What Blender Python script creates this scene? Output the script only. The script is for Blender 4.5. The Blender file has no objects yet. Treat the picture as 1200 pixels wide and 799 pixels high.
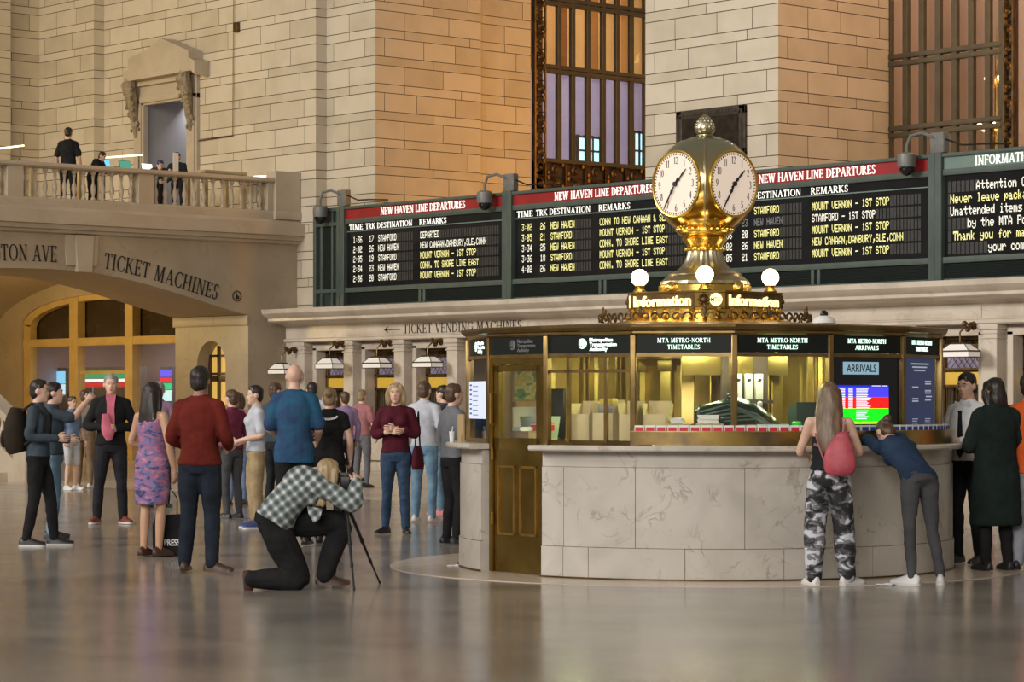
import bpy, bmesh, math, random
from mathutils import Vector, Matrix, Quaternion
from math import sin, cos, pi, radians, sqrt, atan2
SC = bpy.context.scene
COL = SC.collection
# ------------------------------------------------------------------ camera
YAW = atan2(.7493, .6623)
FPX, HOR, CAMH = 3100.0, 468.0, 1.5
RT = Vector((.6623, .7493, 0)); FW = Vector((-.7493, .6623, 0))
cam_data = bpy.data.cameras.new('camera')
cam_data.sensor_width = 36; cam_data.lens = FPX/1200*36
cam_data.shift_y = (HOR-399.5)/1200
cam_data.clip_end = 400
cam = bpy.data.objects.new('camera', cam_data); COL.objects.link(cam)
cam.location = (0, 0, CAMH); cam.rotation_euler = (pi/2, 0, YAW)
SC.camera = cam
# ------------------------------------------------------------------ view, world and lights
vs = SC.view_settings
vs.view_transform = 'Standard'; vs.look = 'None'; vs.exposure = 0.0; vs.gamma = 1.0; vs.use_curve_mapping = False
world = bpy.data.worlds.new('hall_ambience'); SC.world = world
world.use_nodes = True
wn = world.node_tree; bgn = wn.nodes['Background']
bgn.inputs[0].default_value = (1.0, .88, .74, 1); bgn.inputs[1].default_value = .22

def area(name, loc, target, size, energy, color, spread=180):
    d = bpy.data.lights.new(name, 'AREA'); d.shape = 'RECTANGLE'; d.size, d.size_y = size
    d.energy = energy; d.color = color; d.spread = radians(spread)
    o = bpy.data.objects.new(name, d); COL.objects.link(o); o.location = loc
    o.rotation_euler = (Vector(target)-Vector(loc)).to_track_quat('-Z', 'Y').to_euler()
    return o
def point(name, loc, energy, color, radius=.1):
    d = bpy.data.lights.new(name, 'POINT'); d.energy = energy; d.color = color; d.shadow_soft_size = radius
    o = bpy.data.objects.new(name, d); COL.objects.link(o); o.location = loc
    return o
area('north_key_light', (-38, -13, 18), (-31.5, 36, 5), (18, 9), 3900, (1, .95, .88), 88)  # added key light from the north, sized and aimed for the south wall
area('northwest_fill_light', (1, -14, 12), (-18, 17, 1), (20, 8), 2900, (1, .96, .92), 110)  # added fill light that lifts the booth base and the faces around it
area('west_chandelier_light', (6, 22, 14), (-40, 35, 6), (10, 6), 160, (1, .70, .40))
area('bay_uplight', (-38.2, 40.2, 7.2), (-44.6, 40.2, 7.2), (2.5, 7), 330, (1, .44, .06))
area('bay_uplight_west', (-27.6, 36.6, 9.2), (-32.8, 37.2, 7.5), (1.5, 4), 130, (1, .48, .16))
area('vault_light', (-55.5, 29.0, 3.2), (-55.5, 31, 5.2), (4, 1.2), 400, (1, .70, .28))
point('vault_lamp', (-54.5, 29.0, 3.4), 110, (1, .66, .2), .4)
area('balcony_light', (-52, 26, 9.5), (-54, 35, 8), (5, 2), 210, (1, .68, .14))
# ------------------------------------------------------------------ pixel rays -> places in the hall
def ray(px, py):
    return RT*((px-600)/FPX) + FW + Vector((0, 0, (HOR-py)/FPX))
def G(px, py):                       # a spot on the floor
    d = ray(px, py); t = CAMH/(-d.z); p = d*t
    return Vector((p.x, p.y, 0))
def onY(px, py, Y):
    d = ray(px, py); return d*(Y/d.y) + Vector((0, 0, CAMH))
def onX(px, py, X):
    d = ray(px, py); return d*(X/d.x) + Vector((0, 0, CAMH))
# ------------------------------------------------------------------ materials
def new_mat(name):
    m = bpy.data.materials.new(name); m.use_nodes = True
    nt = m.node_tree; b = nt.nodes['Principled BSDF']
    return m, nt, b
def rgba(c): return (c[0], c[1], c[2], 1)
def pm(name, c1, c2=None, scale=8, rough=.6, metal=0, bump=.0, detail=4, coat=0, spec=.5, vec='Object', stretch=None, lo=.35, hi=.65):
    """noise varied principled material"""
    m, nt, b = new_mat(name)
    if c2 is None: c2 = tuple(x*.8 for x in c1)
    tc = nt.nodes.new('ShaderNodeTexCoord'); n = nt.nodes.new('ShaderNodeTexNoise')
    n.inputs['Scale'].default_value = scale; n.inputs['Detail'].default_value = detail
    src = tc.outputs[vec]
    if stretch:
        mp = nt.nodes.new('ShaderNodeMapping'); mp.inputs['Scale'].default_value = stretch
        nt.links.new(src, mp.inputs[0]); src = mp.outputs[0]
    nt.links.new(src, n.inputs['Vector'])
    r = nt.nodes.new('ShaderNodeValToRGB'); r.color_ramp.elements[0].position = lo; r.color_ramp.elements[1].position = hi
    r.color_ramp.elements[0].color = rgba(c1); r.color_ramp.elements[1].color = rgba(c2)
    nt.links.new(n.outputs['Fac'], r.inputs[0]); nt.links.new(r.outputs[0], b.inputs['Base Color'])
    b.inputs['Roughness'].default_value = rough; b.inputs['Metallic'].default_value = metal
    b.inputs['Coat Weight'].default_value = coat; b.inputs['Specular IOR Level'].default_value = spec
    if bump:
        bp = nt.nodes.new('ShaderNodeBump'); bp.inputs['Strength'].default_value = bump; bp.inputs['Distance'].default_value = .02
        nt.links.new(n.outputs['Fac'], bp.inputs['Height']); nt.links.new(bp.outputs[0], b.inputs['Normal'])
    return m
def em(name, c, strength, base=None):
    m, nt, b = new_mat(name)
    b.inputs['Base Color'].default_value = rgba(base or c); b.inputs['Roughness'].default_value = .5
    b.inputs['Emission Color'].default_value = rgba(c); b.inputs['Emission Strength'].default_value = strength
    return m
def glass_mat(name, tint=(1, 1, 1), refl=.10):
    m = bpy.data.materials.new(name); m.use_nodes = True; nt = m.node_tree; nt.nodes.clear()
    out = nt.nodes.new('ShaderNodeOutputMaterial'); mx = nt.nodes.new('ShaderNodeMixShader')
    t = nt.nodes.new('ShaderNodeBsdfTransparent'); g = nt.nodes.new('ShaderNodeBsdfGlossy')
    t.inputs[0].default_value = rgba(tint); g.inputs['Roughness'].default_value = .02
    lw = nt.nodes.new('ShaderNodeLayerWeight'); lw.inputs['Blend'].default_value = .25
    ad = nt.nodes.new('ShaderNodeMath'); ad.operation = 'MULTIPLY_ADD'; ad.inputs[1].default_value = .22; ad.inputs[2].default_value = refl*.4
    nt.links.new(lw.outputs['Fresnel'], ad.inputs[0])
    nt.links.new(ad.outputs[0], mx.inputs[0]); nt.links.new(t.outputs[0], mx.inputs[1]); nt.links.new(g.outputs[0], mx.inputs[2])
    nt.links.new(mx.outputs[0], out.inputs[0])
    return m
def stone_mat(name, c1, c2, rough=.55, spread=.10, bump=.06):
    """cut stone: every block takes its own tint, clouds and faint veins inside"""
    m, nt, b = new_mat(name)
    geo = nt.nodes.new('ShaderNodeNewGeometry'); tc = nt.nodes.new('ShaderNodeTexCoord')
    n = nt.nodes.new('ShaderNodeTexNoise'); n.inputs['Scale'].default_value = 1.7; n.inputs['Detail'].default_value = 7
    nt.links.new(tc.outputs['Object'], n.inputs['Vector'])
    a = nt.nodes.new('ShaderNodeMath'); a.operation = 'MULTIPLY_ADD'; a.inputs[1].default_value = spread*6; 
    nt.links.new(geo.outputs['Random Per Island'], a.inputs[0]); nt.links.new(n.outputs['Fac'], a.inputs[2])
    r = nt.nodes.new('ShaderNodeValToRGB'); r.color_ramp.elements[0].position = .3; r.color_ramp.elements[1].position = .3+.5+spread*4
    r.color_ramp.elements[0].color = rgba(c1); r.color_ramp.elements[1].color = rgba(c2)
    nt.links.new(a.outputs[0], r.inputs[0]); nt.links.new(r.outputs[0], b.inputs['Base Color'])
    b.inputs['Roughness'].default_value = rough
    bp = nt.nodes.new('ShaderNodeBump'); bp.inputs['Strength'].default_value = bump; bp.inputs['Distance'].default_value = .02
    n2 = nt.nodes.new('ShaderNodeTexNoise'); n2.inputs['Scale'].default_value = 14; nt.links.new(tc.outputs['Object'], n2.inputs['Vector'])
    nt.links.new(n2.outputs['Fac'], bp.inputs['Height']); nt.links.new(bp.outputs[0], b.inputs['Normal'])
    return m
def marble_mat(name, c1, c2, vein, scale=1.2, rough=.25, vein_w=.035):
    m, nt, b = new_mat(name)
    tc = nt.nodes.new('ShaderNodeTexCoord')
    n = nt.nodes.new('ShaderNodeTexNoise'); n.inputs['Scale'].default_value = scale; n.inputs['Detail'].default_value = 8; n.inputs['Distortion'].default_value = .8
    nt.links.new(tc.outputs['Object'], n.inputs['Vector'])
    r = nt.nodes.new('ShaderNodeValToRGB'); r.color_ramp.elements[0].position = .35; r.color_ramp.elements[1].position = .65
    r.color_ramp.elements[0].color = rgba(c1); r.color_ramp.elements[1].color = rgba(c2)
    nt.links.new(n.outputs['Fac'], r.inputs[0])
    n2 = nt.nodes.new('ShaderNodeTexNoise'); n2.inputs['Scale'].default_value = scale*1.6; n2.inputs['Detail'].default_value = 9; n2.inputs['Distortion'].default_value = 1.2
    nt.links.new(tc.outputs['Object'], n2.inputs['Vector'])
    s = nt.nodes.new('ShaderNodeMath'); s.operation = 'SUBTRACT'; s.inputs[1].default_value = .5; nt.links.new(n2.outputs['Fac'], s.inputs[0])
    ab = nt.nodes.new('ShaderNodeMath'); ab.operation = 'ABSOLUTE'; nt.links.new(s.outputs[0], ab.inputs[0])
    mr = nt.nodes.new('ShaderNodeMapRange'); mr.inputs['From Min'].default_value = 0; mr.inputs['From Max'].default_value = vein_w
    mr.inputs['To Min'].default_value = .6; mr.inputs['To Max'].default_value = 0; nt.links.new(ab.outputs[0], mr.inputs['Value'])
    mask = nt.nodes.new('ShaderNodeTexNoise'); mask.inputs['Scale'].default_value = scale*2.2; nt.links.new(tc.outputs['Object'], mask.inputs['Vector'])
    mk = nt.nodes.new('ShaderNodeMapRange'); mk.inputs['From Min'].default_value = .47; mk.inputs['From Max'].default_value = .62; nt.links.new(mask.outputs['Fac'], mk.inputs['Value'])
    mm = nt.nodes.new('ShaderNodeMath'); mm.operation = 'MULTIPLY'; nt.links.new(mr.outputs[0], mm.inputs[0]); nt.links.new(mk.outputs[0], mm.inputs[1])
    mx = nt.nodes.new('ShaderNodeMixRGB'); mx.inputs['Color2'].default_value = rgba(vein)
    nt.links.new(mm.outputs[0], mx.inputs['Fac']); nt.links.new(r.outputs[0], mx.inputs['Color1'])
    nt.links.new(mx.outputs[0], b.inputs['Base Color']); b.inputs['Roughness'].default_value = rough
    return m
# ------------------------------------------------------------------ mesh builder
class MB:
    def __init__(s): s.v = []; s.f = []; s.mi = []; s.m = 0
    def add(s, vs_, fs_):
        o = len(s.v); s.v += [Vector(p) for p in vs_]
        for f in fs_: s.f.append(tuple(i+o for i in f)); s.mi.append(s.m)
        return s
    def quad(s, a, b, c, d): return s.add([a, b, c, d], [(0, 1, 2, 3)])
    def box(s, c, d, rz=0, bev=0):
        x, y, z = d[0]/2, d[1]/2, d[2]/2; c = Vector(c)
        R = Matrix.Rotation(rz, 3, 'Z')
        if bev:
            b = min(bev, x*.9, y*.9, z*.9)
            pts = []; 
            ring = lambda zz, k: [(-x+k, -y, zz), (x-k, -y, zz), (x, -y+k, zz), (x, y-k, zz), (x-k, y, zz), (-x+k, y, zz), (-x, y-k, zz), (-x, -y+k, zz)]
            ring2 = lambda zz: [(-x+b, -y+b*.3, zz), (x-b, -y+b*.3, zz), (x-b*.3, -y+b, zz), (x-b*.3, y-b, zz), (x-b, y-b*.3, zz), (-x+b, y-b*.3, zz), (-x+b*.3, y-b, zz), (-x+b*.3, -y+b, zz)]
            rs = [ring2(-z), ring(-z+b*.7, b*.7), ring(z-b*.7, b*.7), ring2(z)]
            for r in rs: pts += r
            fs = [tuple(range(7, -1, -1)), tuple(range(24, 32))]
            for k in range(3):
                for i in range(8): j = (i+1) % 8; fs.append((k*8+i, k*8+j, k*8+8+j, k*8+8+i))
            return s.add([R @ Vector(p)+c for p in pts], fs)
        pts = [(-x, -y, -z), (x, -y, -z), (x, y, -z), (-x, y, -z), (-x, -y, z), (x, -y, z), (x, y, z), (-x, y, z)]
        return s.add([R @ Vector(p)+c for p in pts], [(3, 2, 1, 0), (4, 5, 6, 7), (0, 1, 5, 4), (1, 2, 6, 5), (2, 3, 7, 6), (3, 0, 4, 7)])
    def span(s, x0, x1, y0, y1, z0, z1, bev=0):
        return s.box(((x0+x1)/2, (y0+y1)/2, (z0+z1)/2), (abs(x1-x0), abs(y1-y0), abs(z1-z0)), 0, bev)
    def rings(s, rs, cap0=True, cap1=True, closed=True):
        n = len(rs[0]); pts = [p for r in rs for p in r]; fs = []
        for k in range(len(rs)-1):
            for i in range(n if closed else n-1):
                j = (i+1) % n; fs.append((k*n+i, k*n+j, (k+1)*n+j, (k+1)*n+i))
        if cap0: fs.append(tuple(range(n-1, -1, -1)))
        if cap1: fs.append(tuple((len(rs)-1)*n+i for i in range(n)))
        return s.add(pts, fs)
    def lathe(s, prof, c=(0, 0, 0), n=24, a0=0, sq=None, cap=True):
        """prof: (radius, z)"""
        c = Vector(c); rs = []
        for r, z in prof:
            rs.append([c+Vector((r*cos(a0+2*pi*i/n), r*sin(a0+2*pi*i/n), z)) for i in range(n)])
        return s.rings(rs, cap, cap)
    def cyl(s, a, b, r, r2=None, n=12):
        return s.tube([a, b], [r, r if r2 is None else r2], n)
    def tube(s, pts, rad, n=8, closed=False, cap=True):
        pts = [Vector(p) for p in pts]
        if not isinstance(rad, (list, tuple)): rad = [rad]*len(pts)
        rs = []; up = None
        for i, p in enumerate(pts):
            t = (pts[min(i+1, len(pts)-1)]-pts[max(i-1, 0)])
            if t.length < 1e-9: t = Vector((0, 0, 1))
            t.normalize()
            if up is None: up = Vector((0, 0, 1)) if abs(t.z) < .9 else Vector((1, 0, 0))
            x = t.cross(up)
            if x.length < 1e-5: x = t.cross(Vector((.3, 1, .2)))
            x.normalize(); y = x.cross(t).normalized(); up = y
            rs.append([p+(x*cos(2*pi*k/n)+y*sin(2*pi*k/n))*rad[i] for k in range(n)])
        return s.rings(rs, cap, cap)
    def ball(s, c, r, n=14, m=10, R=None):
        """ellipsoid"""
        c = Vector(c); r = Vector(r) if isinstance(r, (tuple, list, Vector)) else Vector((r, r, r))
        pts = [(0, 0, -1)]; fs = []
        for k in range(1, m):
            a = -pi/2+pi*k/m
            for i in range(n): pts.append((cos(a)*cos(2*pi*i/n), cos(a)*sin(2*pi*i/n), sin(a)))
        pts.append((0, 0, 1)); L = len(pts)-1
        for i in range(n):
            j = (i+1) % n; fs.append((0, 1+j, 1+i)); fs.append((L, L-n+i, L-n+j))
        for k in range(m-2):
            for i in range(n):
                j = (i+1) % n; o = 1+k*n; fs.append((o+i, o+j, o+n+j, o+n+i))
        P = []
        for p in pts:
            q = Vector((p[0]*r.x, p[1]*r.y, p[2]*r.z))
            if R is not None: q = R @ q
            P.append(q+c)
        return s.add(P, fs)
    def prism(s, poly, o, u, v, d, back=True):
        """2D polygon (ccw seen along -d) at o + x*u + y*v, pushed out from 0 to d"""
        o, u, v, d = Vector(o), Vector(u), Vector(v), Vector(d); n = len(poly)
        a = [o+u*p[0]+v*p[1] for p in poly]; b = [q+d for q in a]
        fs = [tuple(range(n, 2*n))]
        if back: fs.append(tuple(range(n-1, -1, -1)))
        for i in range(n): j = (i+1) % n; fs.append((i, j, n+j, n+i))
        return s.add(a+b, fs)
    def build(s, name, mats, parent=None, smooth=True, angle=35, fixn=True):
        me = bpy.data.meshes.new(name)
        me.from_pydata([tuple(p) for p in s.v], [], s.f)
        if not isinstance(mats, (list, tuple)): mats = [mats]
        for m in mats: me.materials.append(m)
        if len(mats) > 1: me.polygons.foreach_set('material_index', s.mi)
        if fixn:
            bm = bmesh.new(); bm.from_mesh(me); bmesh.ops.recalc_face_normals(bm, faces=bm.faces[:]); bm.to_mesh(me); bm.free()
        me.update()
        if smooth:
            me.polygons.foreach_set('use_smooth', [True]*len(me.polygons)); me.set_sharp_from_angle(angle=radians(angle))
        o = bpy.data.objects.new(name, me); COL.objects.link(o)
        if parent is not None: o.parent = parent
        return o
def tag(o, label=None, cat=None, group=None, kind=None):
    if label: o['label'] = label
    if cat: o['category'] = cat
    if group: o['group'] = group
    if kind: o['kind'] = kind
    return o
def thing(name, label, cat, loc=(0, 0, 0), rz=0, group=None):
    o = bpy.data.objects.new(name, None); COL.objects.link(o); o.empty_display_size = .1
    o.location = loc; o.rotation_euler = (0, 0, rz)
    return tag(o, label, cat, group)
def struct(o): o['kind'] = 'structure'; return o
def dup(root, loc=None, rz=None, label=None, group=None):
    r = root.copy(); COL.objects.link(r)
    if loc is not None: r.location = loc
    if rz is not None: r.rotation_euler = (0, 0, rz)
    if label: r['label'] = label
    if group: r['group'] = group
    for ch in list(root.children):
        c = ch.copy(); COL.objects.link(c); c.parent = r
        for g in list(ch.children):
            d = g.copy(); COL.objects.link(d); d.parent = c
    return r
# ------------------------------------------------------------------ lettering: a serif capital alphabet, a sans one and a dot matrix one
TW, NW = .135, .055
class Glyph:
    def __init__(s): s.p = []
    def S(s, x0, y0, x1, y1, w):
        dx, dy = x1-x0, y1-y0
        if abs(dy) > 1e-6: s.p.append([(x0-w/2, y0), (x0+w/2, y0), (x1+w/2, y1), (x1-w/2, y1)] if dy > 0 else [(x1-w/2, y1), (x1+w/2, y1), (x0+w/2, y0), (x0-w/2, y0)])
        else: s.p.append([(x0, y0-w/2), (x1, y0-w/2), (x1, y0+w/2), (x0, y0+w/2)])
        return s
    def F(s, x, y, l=.26):
        yy = y if y < .5 else y-.05
        s.p.append([(x-l/2, yy), (x+l/2, yy), (x+l/2, yy+.05), (x-l/2, yy+.05)]); return s
    def V(s, x, w=TW, serif=True):
        s.S(x, 0, x, 1, w)
        if serif: s.F(x, 0); s.F(x, 1)
        return s
    def A(s, cx, cy, rx, ry, a0, a1, wx=TW, wy=NW, n=14):
        for i in range(n):
            t0 = radians(a0+(a1-a0)*i/n); t1 = radians(a0+(a1-a0)*(i+1)/n)
            o = lambda t, k: (cx+(rx-(wx if k else 0))*cos(t), cy+(ry-(wy if k else 0))*sin(t))
            q = [o(t0, 1), o(t0, 0), o(t1, 0), o(t1, 1)]
            s.p.append(q if a1 > a0 else q[::-1])
        return s
def mkglyphs():
    g = {}
    def n(c, w): g[c] = (Glyph(), w); return g[c][0]
    n('A', .82).S(.10, 0, .42, 1, NW).S(.70, 0, .40, 1, TW).S(.2, .33, .6, .33, NW).F(.10, 0, .22).F(.70, 0, .26)
    n('B', .68).V(.14).A(.30, .74, .28, .26, -90, 90).A(.30, .27, .34, .27, -90, 90).S(.14, .03, .32, .03, NW).S(.14, .5, .32, .5, NW).S(.14, .97, .32, .97, NW)
    n('C', .78).A(.44, .5, .42, .52, 48, 312).S(.70, .72, .74, .96, NW).S(.70, .28, .74, .08, NW)
    n('D', .82).V(.14).A(.30, .5, .47, .5, -90, 90).S(.14, .03, .32, .03, NW).S(.14, .97, .32, .97, NW)
    n('E', .64).V(.14).S(.14, .97, .54, .97, NW).S(.14, .5, .44, .5, NW).S(.14, .03, .57, .03, NW).S(.53, .8, .55, 1, NW).S(.54, .2, .58, 0, NW).S(.43, .4, .43, .6, NW)
    n('F', .58).V(.14).S(.14, .97, .52, .97, NW).S(.14, .5, .42, .5, NW).S(.51, .78, .53, 1, NW).S(.42, .4, .42, .6, NW)
    n('G', .82).A(.44, .5, .42, .52, 48, 330).S(.68, .72, .72, .96, NW).S(.70, .1, .70, .42, TW).F(.70, .45, .26)
    n('H', .84).V(.14).V(.68).S(.14, .5, .68, .5, NW)
    n('I', .36).V(.17)
    n('J', .42).S(.22, .1, .22, 1, TW).F(.22, 1).A(.08, .1, .21, .2, 270, 360)
    n('K', .80).V(.14).S(.18, .42, .62, 1, NW).S(.66, 0, .30, .60, TW).F(.62, 1, .24).F(.68, 0, .26)
    n('L', .62).V(.14).S(.14, .03, .56, .03, NW).S(.53, .22, .58, 0, NW)
    n('M', 1.0).S(.13, 0, .17, 1, NW).S(.48, .02, .20, 1, TW).S(.48, .02, .76, 1, NW).S(.82, 0, .79, 1, TW).F(.13, 0, .22).F(.14, 1, .2).F(.82, 0).F(.84, 1, .2)
    n('N', .86).S(.15, 0, .15, 1, NW).S(.68, 0, .17, 1, TW).S(.70, 0, .70, 1, NW).F(.15, 0, .24).F(.12, 1, .2).F(.70, 1, .24)
    n('O', .88).A(.44, .5, .42, .52, 0, 360, n=26)
    n('P', .64).V(.14).A(.28, .72, .32, .28, -90, 90).S(.14, .46, .30, .46, NW).S(.14, .97, .30, .97, NW)
    n('Q', .88).A(.44, .5, .42, .52, 0, 360, n=26).S(.80, -.16, .46, .06, TW)
    n('R', .74).V(.14).A(.28, .74, .30, .26, -90, 90).S(.14, .5, .30, .5, NW).S(.14, .97, .30, .97, NW).S(.62, 0, .32, .5, TW).F(.64, 0, .2)
    n('S', .56).A(.28, .75, .22, .27, 40, 250, .12).A(.27, .26, .24, .28, 70, -140, .12).S(.44, .76, .47, .96, NW).S(.06, .06, .08, .26, NW)
    n('T', .70).V(.35).S(.05, .97, .65, .97, NW).S(.05, .78, .07, 1, NW).S(.65, .78, .63, 1, NW)
    n('U', .82).S(.14, .3, .14, 1, TW).F(.14, 1).A(.42, .34, .35, .36, 180, 360, .12).S(.74, .3, .74, 1, NW).F(.74, 1, .22)
    n('V', .80).S(.40, 0, .13, 1, TW).S(.42, 0, .68, 1, NW).F(.12, 1).F(.69, 1, .22)
    n('W', 1.12).S(.34, 0, .12, 1, TW).S(.36, 0, .56, 1, NW).S(.78, 0, .55, 1, TW).S(.80, 0, .99, 1, NW).F(.11, 1).F(.55, 1, .3).F(1.0, 1, .22)
    n('X', .80).S(.66, 0, .14, 1, TW).S(.12, 0, .66, 1, NW).F(.12, 0, .24).F(.68, 0).F(.12, 1).F(.66, 1, .24)
    n('Y', .76).S(.38, 0, .38, .46, TW).S(.38, .42, .12, 1, TW).S(.38, .42, .64, 1, NW).F(.38, 0).F(.12, 1).F(.64, 1, .22)
    n('Z', .70).S(.08, .04, .58, .97, TW).S(.08, .97, .60, .97, NW).S(.06, .03, .62, .03, NW)
    n('-', .40).S(.08, .42, .34, .42, .09); n(' ', .36); n('.', .26).S(.1, 0, .1, .12, .12)
    n('0', .62).A(.31, .5, .27, .52, 0, 360, n=22); n('1', .44).V(.22).S(.10, .82, .2, .99, NW)
    n('2', .60).A(.29, .70, .24, .32, 160, -30).S(.10, .08, .46, .56, NW).S(.06, .05, .54, .05, .1)
    n('3', .58).A(.26, .74, .22, .28, 150, -90).A(.26, .26, .26, .28, 90, -150)
    n('4', .64).S(.42, 0, .42, 1, TW).S(.06, .3, .42, 1, NW).S(.04, .3, .58, .3, NW)
    n('5', .58).S(.12, .5, .15, 1, NW).S(.13, .94, .48, .94, .11).A(.25, .31, .27, .33, 120, -140)
    n('6', .60).A(.30, .30, .26, .32, 0, 360, n=20).A(.56, .34, .52, .68, 100, 180, .12)
    n('7', .58).S(.18, 0, .50, .94, TW).S(.06, .94, .54, .94, .11)
    n('8', .60).A(.30, .75, .21, .27, 0, 360, n=18).A(.30, .26, .26, .28, 0, 360, n=18)
    n('9', .60).A(.30, .70, .26, .32, 0, 360, n=20).A(.04, .66, .52, .68, -80, 0, .12)
    return {c: (q.p, w) for c, (q, w) in g.items()}
GLY = mkglyphs()
def serif(text, h, track=.05):
    """polygons and width of a line of serif capitals, cap height h"""
    x = 0; out = []
    for c in text:
        p, w = GLY[c]
        for q in p: out.append([((x+a)*h, b*h) for a, b in q])
        x += w+track
    return out, (x-track)*h
F57 = dict(zip("""&,-./0123456789:ABCDEFGHIJKLMNOPQRSTUVWXYZabcdefghiklmnopqrstuvwy""", """3649562050 0080703000 0808080808 0000606000 2010080402 3E5149453E 00427F4000 7249494946 2141494D33 1814127F10 2745454539 3C4A494931 4121110907 3649494936 464949291E 0000140000 7C1211127C 7F49494936 3E41414122 7F4141413E 7F49494941 7F09090901 3E41415173 7F0808087F 00417F4100 2040413F01 7F08142241 7F40404040 7F021C027F 7F0408107F 3E4141413E 7F09090906 3E4151215E 7F09192946 2649494932 03017F0103 3F4040403F 1F2040201F 3F4038403F 6314081463 0304780403 6159494D43 2054547840 7F28444438 3844444428 384444287F 3854545418 00087E0902 18A4A49C78 7F08040478 00447D4000 7F10284400 00417F4000 7C04780478 7C08040478 3844444438 FC18242418 18242418FC 7C08040408 4854545424 04043F4424 3C4040207C 1C2040201C 3C4030403C 4C9090907C""".split()))
def dots(text, cw, h):
    """5x7 cells: character pitch cw, height h"""
    out = []; px = cw/6.0; py = h/7.0
    for k, c in enumerate(text):
        if c not in F57: continue
        hx = F57[c]
        for i in range(5):
            b = int(hx[2*i:2*i+2], 16); j = 0
            while j < 8:
                if b >> j & 1:
                    e = j
                    while e < 7 and b >> (e+1) & 1: e += 1
                    x0 = k*cw+i*px; y1 = h-j*py; y0 = h-(e+1)*py
                    out.append([(x0, y0), (x0+px*1.02, y0), (x0+px*1.02, y1), (x0, y1)]); j = e+1
                else: j += 1
    return out, len(text)*cw
def put(mb, polys, o, u, v, d):
    for q in polys: mb.prism(q, o, u, v, d, back=False)
def sans(text, h, bold=.012):
    """polygons of a sans line from the built-in font, cap height about h"""
    cu = bpy.data.curves.new('lettering', 'FONT'); cu.body = text; cu.size = h/.7; cu.offset = bold*h; cu.resolution_u = 4
    ob = bpy.data.objects.new('lettering', cu); COL.objects.link(ob)
    dg = bpy.context.evaluated_depsgraph_get(); me = ob.evaluated_get(dg).to_mesh()
    out = [[(me.vertices[i].co.x, me.vertices[i].co.y) for i in p.vertices] for p in me.polygons]
    xs = [a for q in out for a, b in q]
    ob.evaluated_get(dg).to_mesh_clear(); bpy.data.objects.remove(ob); bpy.data.curves.remove(cu)
    x0 = min(xs); return [[(a-x0, b) for a, b in q] for q in out], max(xs)-x0
def put_flat(mb, polys, o, u, v, d):
    """letters as thin raised plates (front faces only, lifted by d)"""
    o, u, v, d = Vector(o), Vector(u), Vector(v), Vector(d)
    for q in polys: mb.add([o+u*a+v*b+d for a, b in q], [tuple(range(len(q)))])
# ------------------------------------------------------------------ shared materials
M = {}
M['stone'] = stone_mat('cut_limestone', (.47, .40, .29), (.63, .55, .43))
M['carving'] = pm('dark_carving', (.34, .27, .18), (.20, .15, .095), 9, .7, 0, .3)  # browner and darker stone for the carved consoles
M['mortar'] = pm('stone_joint', (.24, .19, .135), (.29, .235, .165), 6, .9)
M['smooth_stone'] = marble_mat('smooth_stone', (.36, .295, .21), (.42, .35, .255), (.30, .25, .18), .7, .45)
M['ticket_stone'] = marble_mat('ticket_screen_marble', (.50, .43, .35), (.62, .55, .46), (.40, .33, .26), 1.1, .32)
M['trim_stone'] = marble_mat('trim_stone', (.44, .365, .27), (.51, .435, .33), (.42, .34, .25), .9, .45)
M['brass'] = pm('aged_brass', (.62, .40, .12), (.42, .26, .07), 5, .30, 1, .02)
M['bronze'] = pm('dark_bronze', (.17, .105, .04), (.09, .055, .022), 6, .42, .8, .05)
M['gold'] = pm('polished_gold', (.85, .60, .16), (.72, .48, .10), 3, .27, 1)
M['pale_brass'] = pm('pale_brass', (.58, .52, .36), (.44, .40, .27), 4, .34, 1)
M['black'] = pm('black_paint', (.012, .012, .012), (.02, .02, .02), 10, .35)
M['black_glass'] = pm('black_glass', (.006, .007, .008), (.01, .011, .012), 3, .08)
M['green_metal'] = pm('green_painted_metal', (.075, .10, .086), (.06, .082, .07), 4, .42)
M['green_light'] = pm('grey_green_band', (.16, .23, .20), (.13, .20, .17), 3, .45)
M['louver'] = pm('louver_mesh', (.030, .040, .036), (.02, .028, .025), 30, .6)
M['red_band'] = pm('red_enamel', (.32, .016, .018), (.26, .013, .015), 2, .4)
M['ink'] = pm('engraved_black', (.012, .010, .008), (.02, .016, .012), 20, .7)
M['glass'] = glass_mat('clear_glass')
M['white_text'] = em('white_sign_letters', (1, .96, .88), .75, (.8, .8, .75))
M['led_white'] = em('white_board_dots', (1, .95, .78), 1.0, (.3, .3, .25))
M['led_yellow'] = em('yellow_board_dots', (1, .92, .36), 1.0, (.3, .3, .1))
M['led_dim'] = em('dim_board_dots', (.5, .5, .48), .25, (.1, .1, .1))
M['cell'] = pm('unlit_board_cells', (.050, .050, .048), (.035, .035, .034), 9, .35)
M['globe'] = em('lamp_globe', (1, .78, .45), 7.0)
M['sign_glow'] = em('glowing_sign_letters', (1, .74, .34), 1.7)
M['green_glow'] = em('glowing_white_letters', (.74, 1, .86), 1.35)
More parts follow.
